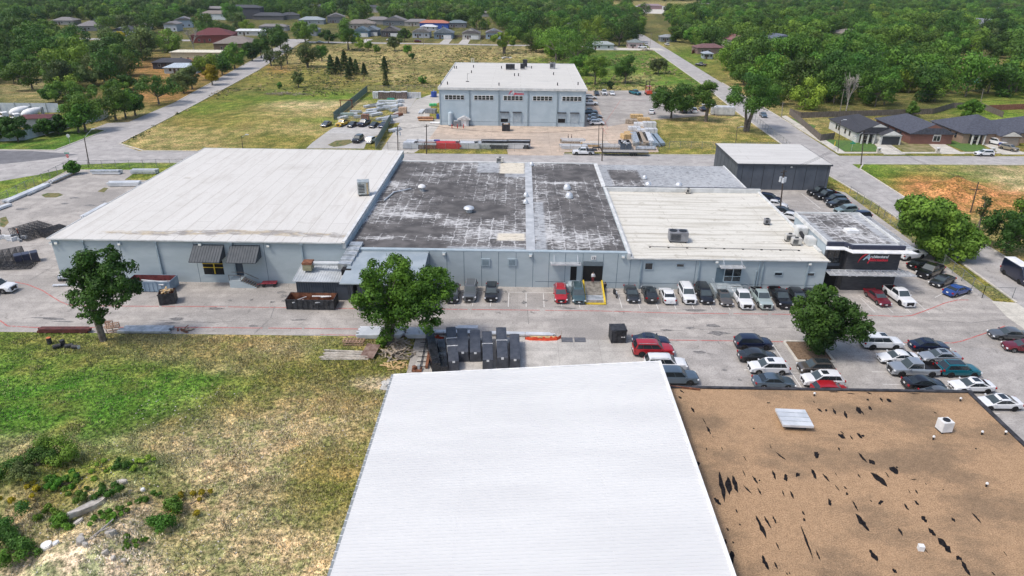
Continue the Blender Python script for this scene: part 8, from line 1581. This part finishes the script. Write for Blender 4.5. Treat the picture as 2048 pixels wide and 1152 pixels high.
for px,py,lb in((1850,276,'blue wheeled bin beside the red brick house, left one'),(1858,276,'blue wheeled bin beside the red brick house, right one'),(2000,293,'blue wheeled bin between the parked suvs')):g=G(px,py);t=thing('wheeled_bin',lb,'bin',(g.x,g.y,0));MB().box(-.3,-.35,.1,.3,.35,1.0).build('bin_body',M_blue,t,bevel=.04);MB().box(-.34,-.4,1.001,.34,.4,1.1).build('lid',M_blue,t);MB().tube((-.3,.3,.12),(.3,.3,.12),.12,n=10).build('wheel',M_tyre,t)
scrap('debris pile with light boards at the end of the lane',1292,101,4,2,30,(1,3),[M_wrapw,M_wood,M_yellowwood],1.2,'debris_pile','debris pile',.25);scrap('brushwood heap on the slope beside the lawn',575,189,9,2.5,90,(1,3.5),[pm('dry_brush',(.13,.10,.085),(.24,.19,.16)),M_wood],.9,'brush_heap','brush heap',.06)
scrap('pile of pale rocks at the foot of the many-stemmed lime tree',1012,116,3,2,20,(.8,1.8),[M_conc],.7,'rubble_heap','rubble heap',.5)
g=G(1905,378)
t=thing('yellow_hydrant','yellow marker post on the corner house lawn','marker post',tuple(G(1669,292)));MB().tube((0,0,0),(0,0,1.3),.12).build('post',M_yel,t);t.name='marker_post'
t=thing('fence_post','tall steel gate post at the lot entrance by the right edge','gate post',(73.0,85.7,0));MB().tube((0,0,0),(0,0,3.4),.12).build('post',M_post,t);t.name='gate_post'
for o in CARS:
 if 'open door' in o['label']:
  d_=MB().box(0,0,.55,.06,1.0,1.15).build('door',PAINT['white'],o,loc=(.75,-1.0,0));d_.rotation_euler.z=R(200)
  #foreground rubble, weeds and grass tufts
def rock(px,py,L,w_,h,rz,label,m_=M_conc,name='concrete_slab',cat='concrete slab',tilt=0):
 g=G(px,py);z=gh(g.x,g.y);mb=MB();rr_=random.Random(int(px+py*3));n=9
 P_=[(L/2*math.cos(6.283*k/n)*rr_.uniform(.75,1.1),w_/2*math.sin(6.283*k/n)*rr_.uniform(.75,1.1))for k in range(n)];mb.prism(P_,-.1,lambda x,y:h*(1+.2*math.sin(x*3+y*4)))
 o=mb.build(name,m_,None,bevel=min(.06,h*.3));o.location=(g.x,g.y,z);o.rotation_euler=(tilt,tilt*.6,rz);tag(o,label,cat)
M_slab=pm('broken_concrete',(.34,.31,.27),(.55,.52,.47),1.5,.9,bs=.5)
rock(185,1030,3.6,.8,.5,R(52),'longest broken concrete slab lying diagonally on the rubble mound',M_slab,tilt=.15);rock(162,1062,1.2,.4,.3,R(55),'narrow slab end below the longest slab',M_slab);rock(246,982,1.5,.5,.3,R(10),'pale slab in the weeds above the longest slab',M_slab,tilt=.1);rock(288,988,.5,.4,.3,0,'small white rock right of the pale slab',M_white,'white_rock','rock')
for k,(px,py,s_,lb)in enumerate(((100,1108,1.0,'largest white boulder at the bottom left'),(118,1106,.6,'white boulder touching the largest one'),(172,1116,.9,'smooth round white boulder lower on the mound'),(182,1122,.6,'flat white rock at the lower mound'),(230,1090,1.0,'tan flat boulder under the driftwood'),(218,1126,.7,'grey rock low on the rubble mound'),(232,1132,.6,'grey rock right of its twin at the bottom'),(250,1132,.5,'tan rock at the right foot of the mound'),(172,1100,.5,'orange-tan stone high on the lower mound'))):rock(px,py,s_,s_*.8,s_*.5,k*.9,lb,M_slab if k>1 else M_white,'boulder','boulder',.1)
g=G(215,1090);t=thing('driftwood','bleached forked log lying on the rubble mound','log',(g.x,g.y,gh(g.x,g.y)+.3),R(62));mb=MB();mb.tube((-1.1,0,0),(1.1,.1,.35),.13,.05);mb.tube((-.2,0,.15),(.5,-.5,.3),.07,.03);mb.build('log',M_deadbark,t)
def weed_clump(px,py,r,h,n,m_,label,seed):
 r*=1.25;h*=1.3;n=int(n*1.9);g=G(px,py);z=gh(g.x,g.y);rr_=random.Random(seed);cl=[(rr_.uniform(-r,r),rr_.uniform(-r*.8,r*.8),h*rr_.uniform(.25,.75),h*rr_.uniform(.28,.45))for _ in range(9)]
 v,f=leaf_cloud(cl,n,.085,seed,.5,.6);t=thing('weed_bush',label,'bush',(g.x,g.y,z));link('foliage',np_mesh('foliage',v,f,[m_]),t);mb=MB()
 for c in cl[:5]:mb.tube((0,0,-.1),c[:3],.03,.015,5)
 mb.build('stems',M_bark,t)
for i,a in enumerate(((120,935,1.6,1.7,2600,L_mid,'tall green bush with pale flowers at the top of the mound'),(78,945,1.1,1.4,1700,L_dark,'dark bush left of the flowering one'),(12,955,1.2,1.4,1800,L_dark,'dark bush at the left edge, upper one'),(48,975,1.0,1.0,1200,L_olive,'olive bush below the upper dark ones'),(135,1060,.8,.9,1200,L_bright,'bright round bush left of the longest slab'),(322,1062,.7,1.2,1300,L_mid,'upright green bush at the right foot of the mound'),(348,1020,.7,1.0,1000,L_mid,'green bush behind the upright one'),(20,1060,1.5,1.3,2200,L_dark,'wide dark bush at the lower left edge'),(25,1115,1.4,1.5,2200,L_dark,'dark tall bush in the bottom left corner'),(60,1120,1.0,1.2,1400,L_mid,'green bush beside the corner bush'),(225,1005,.9,.7,1000,L_bright,'bright weed patch behind the longest slab'),(100,1040,.9,.6,800,L_lime,'yellow-green weed left of the round bush'),(248,955,.5,.6,500,L_dark,'small dark weed on top of the mound'),(300,1010,.8,.5,800,L_bright,'low bright weeds right of the mound top'),(150,975,1.4,.6,1500,L_bright,'low bright weeds in the middle of the mound'),(200,960,1.5,.5,1300,L_lime,'yellow-green ground weeds on the mound top'),(225,1065,1.0,.5,900,L_bright,'low green weeds under the longest slab'),(270,1100,.7,.5,700,L_bright,'green weeds at the right slope of the mound'),(60,1000,1.6,.6,1300,L_gold,'golden dry weeds left of the mound middle'),(170,1005,1.3,.6,1400,L_mid,'green weeds filling the mound middle'),(285,945,1.2,.5,900,L_lime,'yellow-green weeds at the back right of the mound'),(375,1010,1.4,.5,900,L_gold,'dry golden weeds right of the mound'),(110,985,1.2,.7,1200,L_bright,'bright weeds between the dark bushes and the slab'),(245,1050,.9,.5,900,L_mid,'green weeds right of the longest slab'))):
 weed_clump(*a,300+i)
n=130000;gr=np.random.default_rng(3);tx=gr.uniform(-74,-13.6,n);ty=36+43*gr.random(n)**.8
u_,v2=nPX(tx,ty);keep=(u_>-30)&(v2<1190);tx,ty=tx[keep],ty[keep];den=fbm(tx,ty,2.2,5);keep=gr.random(len(tx))<np.clip((den-.28)*2.4,.12,1)*np.where(gcol[np.clip(np.searchsorted(gy,ty)-1,0,ny-2),np.clip(np.searchsorted(gx,tx)-1,0,nx-2)]@np.array((-1.,1,0))>.03,.25,1);tx,ty=tx[keep],ty[keep]
ix=np.clip(np.searchsorted(gx,tx)-1,0,nx-2);iy=np.clip(np.searchsorted(gy,ty)-1,0,ny-2);tz=GZ[iy,ix];tc_=gcol[iy,ix]
n=len(tx);K=3;px_=np.repeat(tx,K);py_=np.repeat(ty,K);pz_=np.repeat(tz,K);N_=n*K;ang=gr.uniform(0,6.28,N_);h=gr.uniform(.06,.26,N_);w_=gr.uniform(.03,.08,N_);lx=gr.normal(size=N_)*.07;ly=gr.normal(size=N_)*.07
ox=px_+gr.normal(size=N_)*.10;oy=py_+gr.normal(size=N_)*.10
v=np.stack([np.stack([ox-np.cos(ang)*w_,oy-np.sin(ang)*w_,pz_-.02],-1),np.stack([ox+np.cos(ang)*w_,oy+np.sin(ang)*w_,pz_-.02],-1),np.stack([ox+lx,oy+ly,pz_+h],-1)],1).reshape(-1,3)
tm_,t_,p_=newmat('grass_tufts');at_=N(t_,'ShaderNodeVertexColor');at_.layer_name='Col';t_.links.new(at_.outputs[0],p_.inputs['Base Color']);p_.inputs['Roughness'].default_value=.8
me=np_mesh('grass_tufts',v,np.arange(3*N_).reshape(-1,3),[tm_]);jit=gr.random(N_)[:,None];c=np.repeat(tc_,K,0)*(.6+1.8*jit);straw=gr.random(N_)[:,None]<.30;c=np.where(straw,c*.45+np.array((.42,.34,.19))*.6,c);vcol(me,'Col',np.repeat(c,3,0))
o=link('grass_tufts',me);o['kind']='stuff'
n=900;sx_=gr.uniform(-42,-14,n);sy=gr.uniform(38,70,n);mb=MB()
for x,y in zip(sx_,sy):
 if fbm(x,y,6,1,2)>.5:z=gh(x,y);s_=random.uniform(.02,.07);mb.box(x-s_,y-s_,z-.02,x+s_,y+s_,z+s_*.8,rz=random.random()*3)
o=mb.build('white_stones',M_slab);o['kind']='stuff'
n=26000;fxx=gr.uniform(-150,76,n);fyy=gr.uniform(184,455,n);u_,v2=nPX(fxx,fyy)
P1=[(500,150),(600,95),(690,92),(860,92),(1060,100),(1170,105),(1180,118),(1290,100),(1340,115),(1430,172),(1290,182),(1170,182),(880,178),(730,184),(640,195),(480,180),(380,225),(300,268),(250,296),(240,290),(380,210)]
kp=np.array([inpoly(a,b,P1)for a,b in zip(u_,v2)]);dn=fbm(fxx,fyy,16,3);kp&=(gr.random(n)<np.clip((dn-.40)*3.2,.05,1));fxx,fyy=fxx[kp],fyy[kp];n=len(fxx);K=7
bx_=np.repeat(fxx,K)+gr.normal(size=n*K)*.35;by_=np.repeat(fyy,K)+gr.normal(size=n*K)*.35;hh=np.repeat(gr.uniform(.15,.75,n),K)*gr.uniform(.5,1,n*K);an=gr.uniform(0,6.28,n*K);ww=gr.uniform(.10,.26,n*K)
v=np.stack([np.stack([bx_-np.cos(an)*ww,by_-np.sin(an)*ww,0*bx_-.02],-1),np.stack([bx_+np.cos(an)*ww,by_+np.sin(an)*ww,0*bx_-.02],-1),np.stack([bx_+gr.normal(size=n*K)*.2,by_+gr.normal(size=n*K)*.2,hh],-1)],1).reshape(-1,3)
sel=fbm(fxx,fyy,9,6)[:,None]+.25*gr.normal(size=(n,1));c=np.where(sel>.62,np.array((.40,.31,.17)),np.where(sel>.48,np.array((.20,.18,.07)),np.where(sel>.36,np.array((.10,.14,.03)),np.array((.06,.09,.025)))))
me=np_mesh('field_scrub',v,np.arange(3*n*K).reshape(-1,3),[tm_]);vcol(me,'Col',np.repeat(np.repeat(c,K,0)*(.7+.6*gr.random((n*K,1))),3,0));link('field_scrub',me)['kind']='stuff'
#thin summer haze
hz_=MB().box(-1500,-60,-1.2,1600,2300,62).build('haze',[],None);hm=bpy.data.materials.new('haze_air');hm.use_nodes=True;t=hm.node_tree;t.nodes.remove(t.nodes['Principled BSDF'])
pv=t.nodes.new('ShaderNodeVolumePrincipled');pv.inputs['Color'].default_value=(.78,.86,.95,1);pv.inputs['Density'].default_value=.00006;pv.inputs['Anisotropy'].default_value=.2;t.links.new(pv.outputs[0],t.nodes['Material Output'].inputs['Volume']);hz_.data.materials.append(hm);hz_['kind']='stuff'
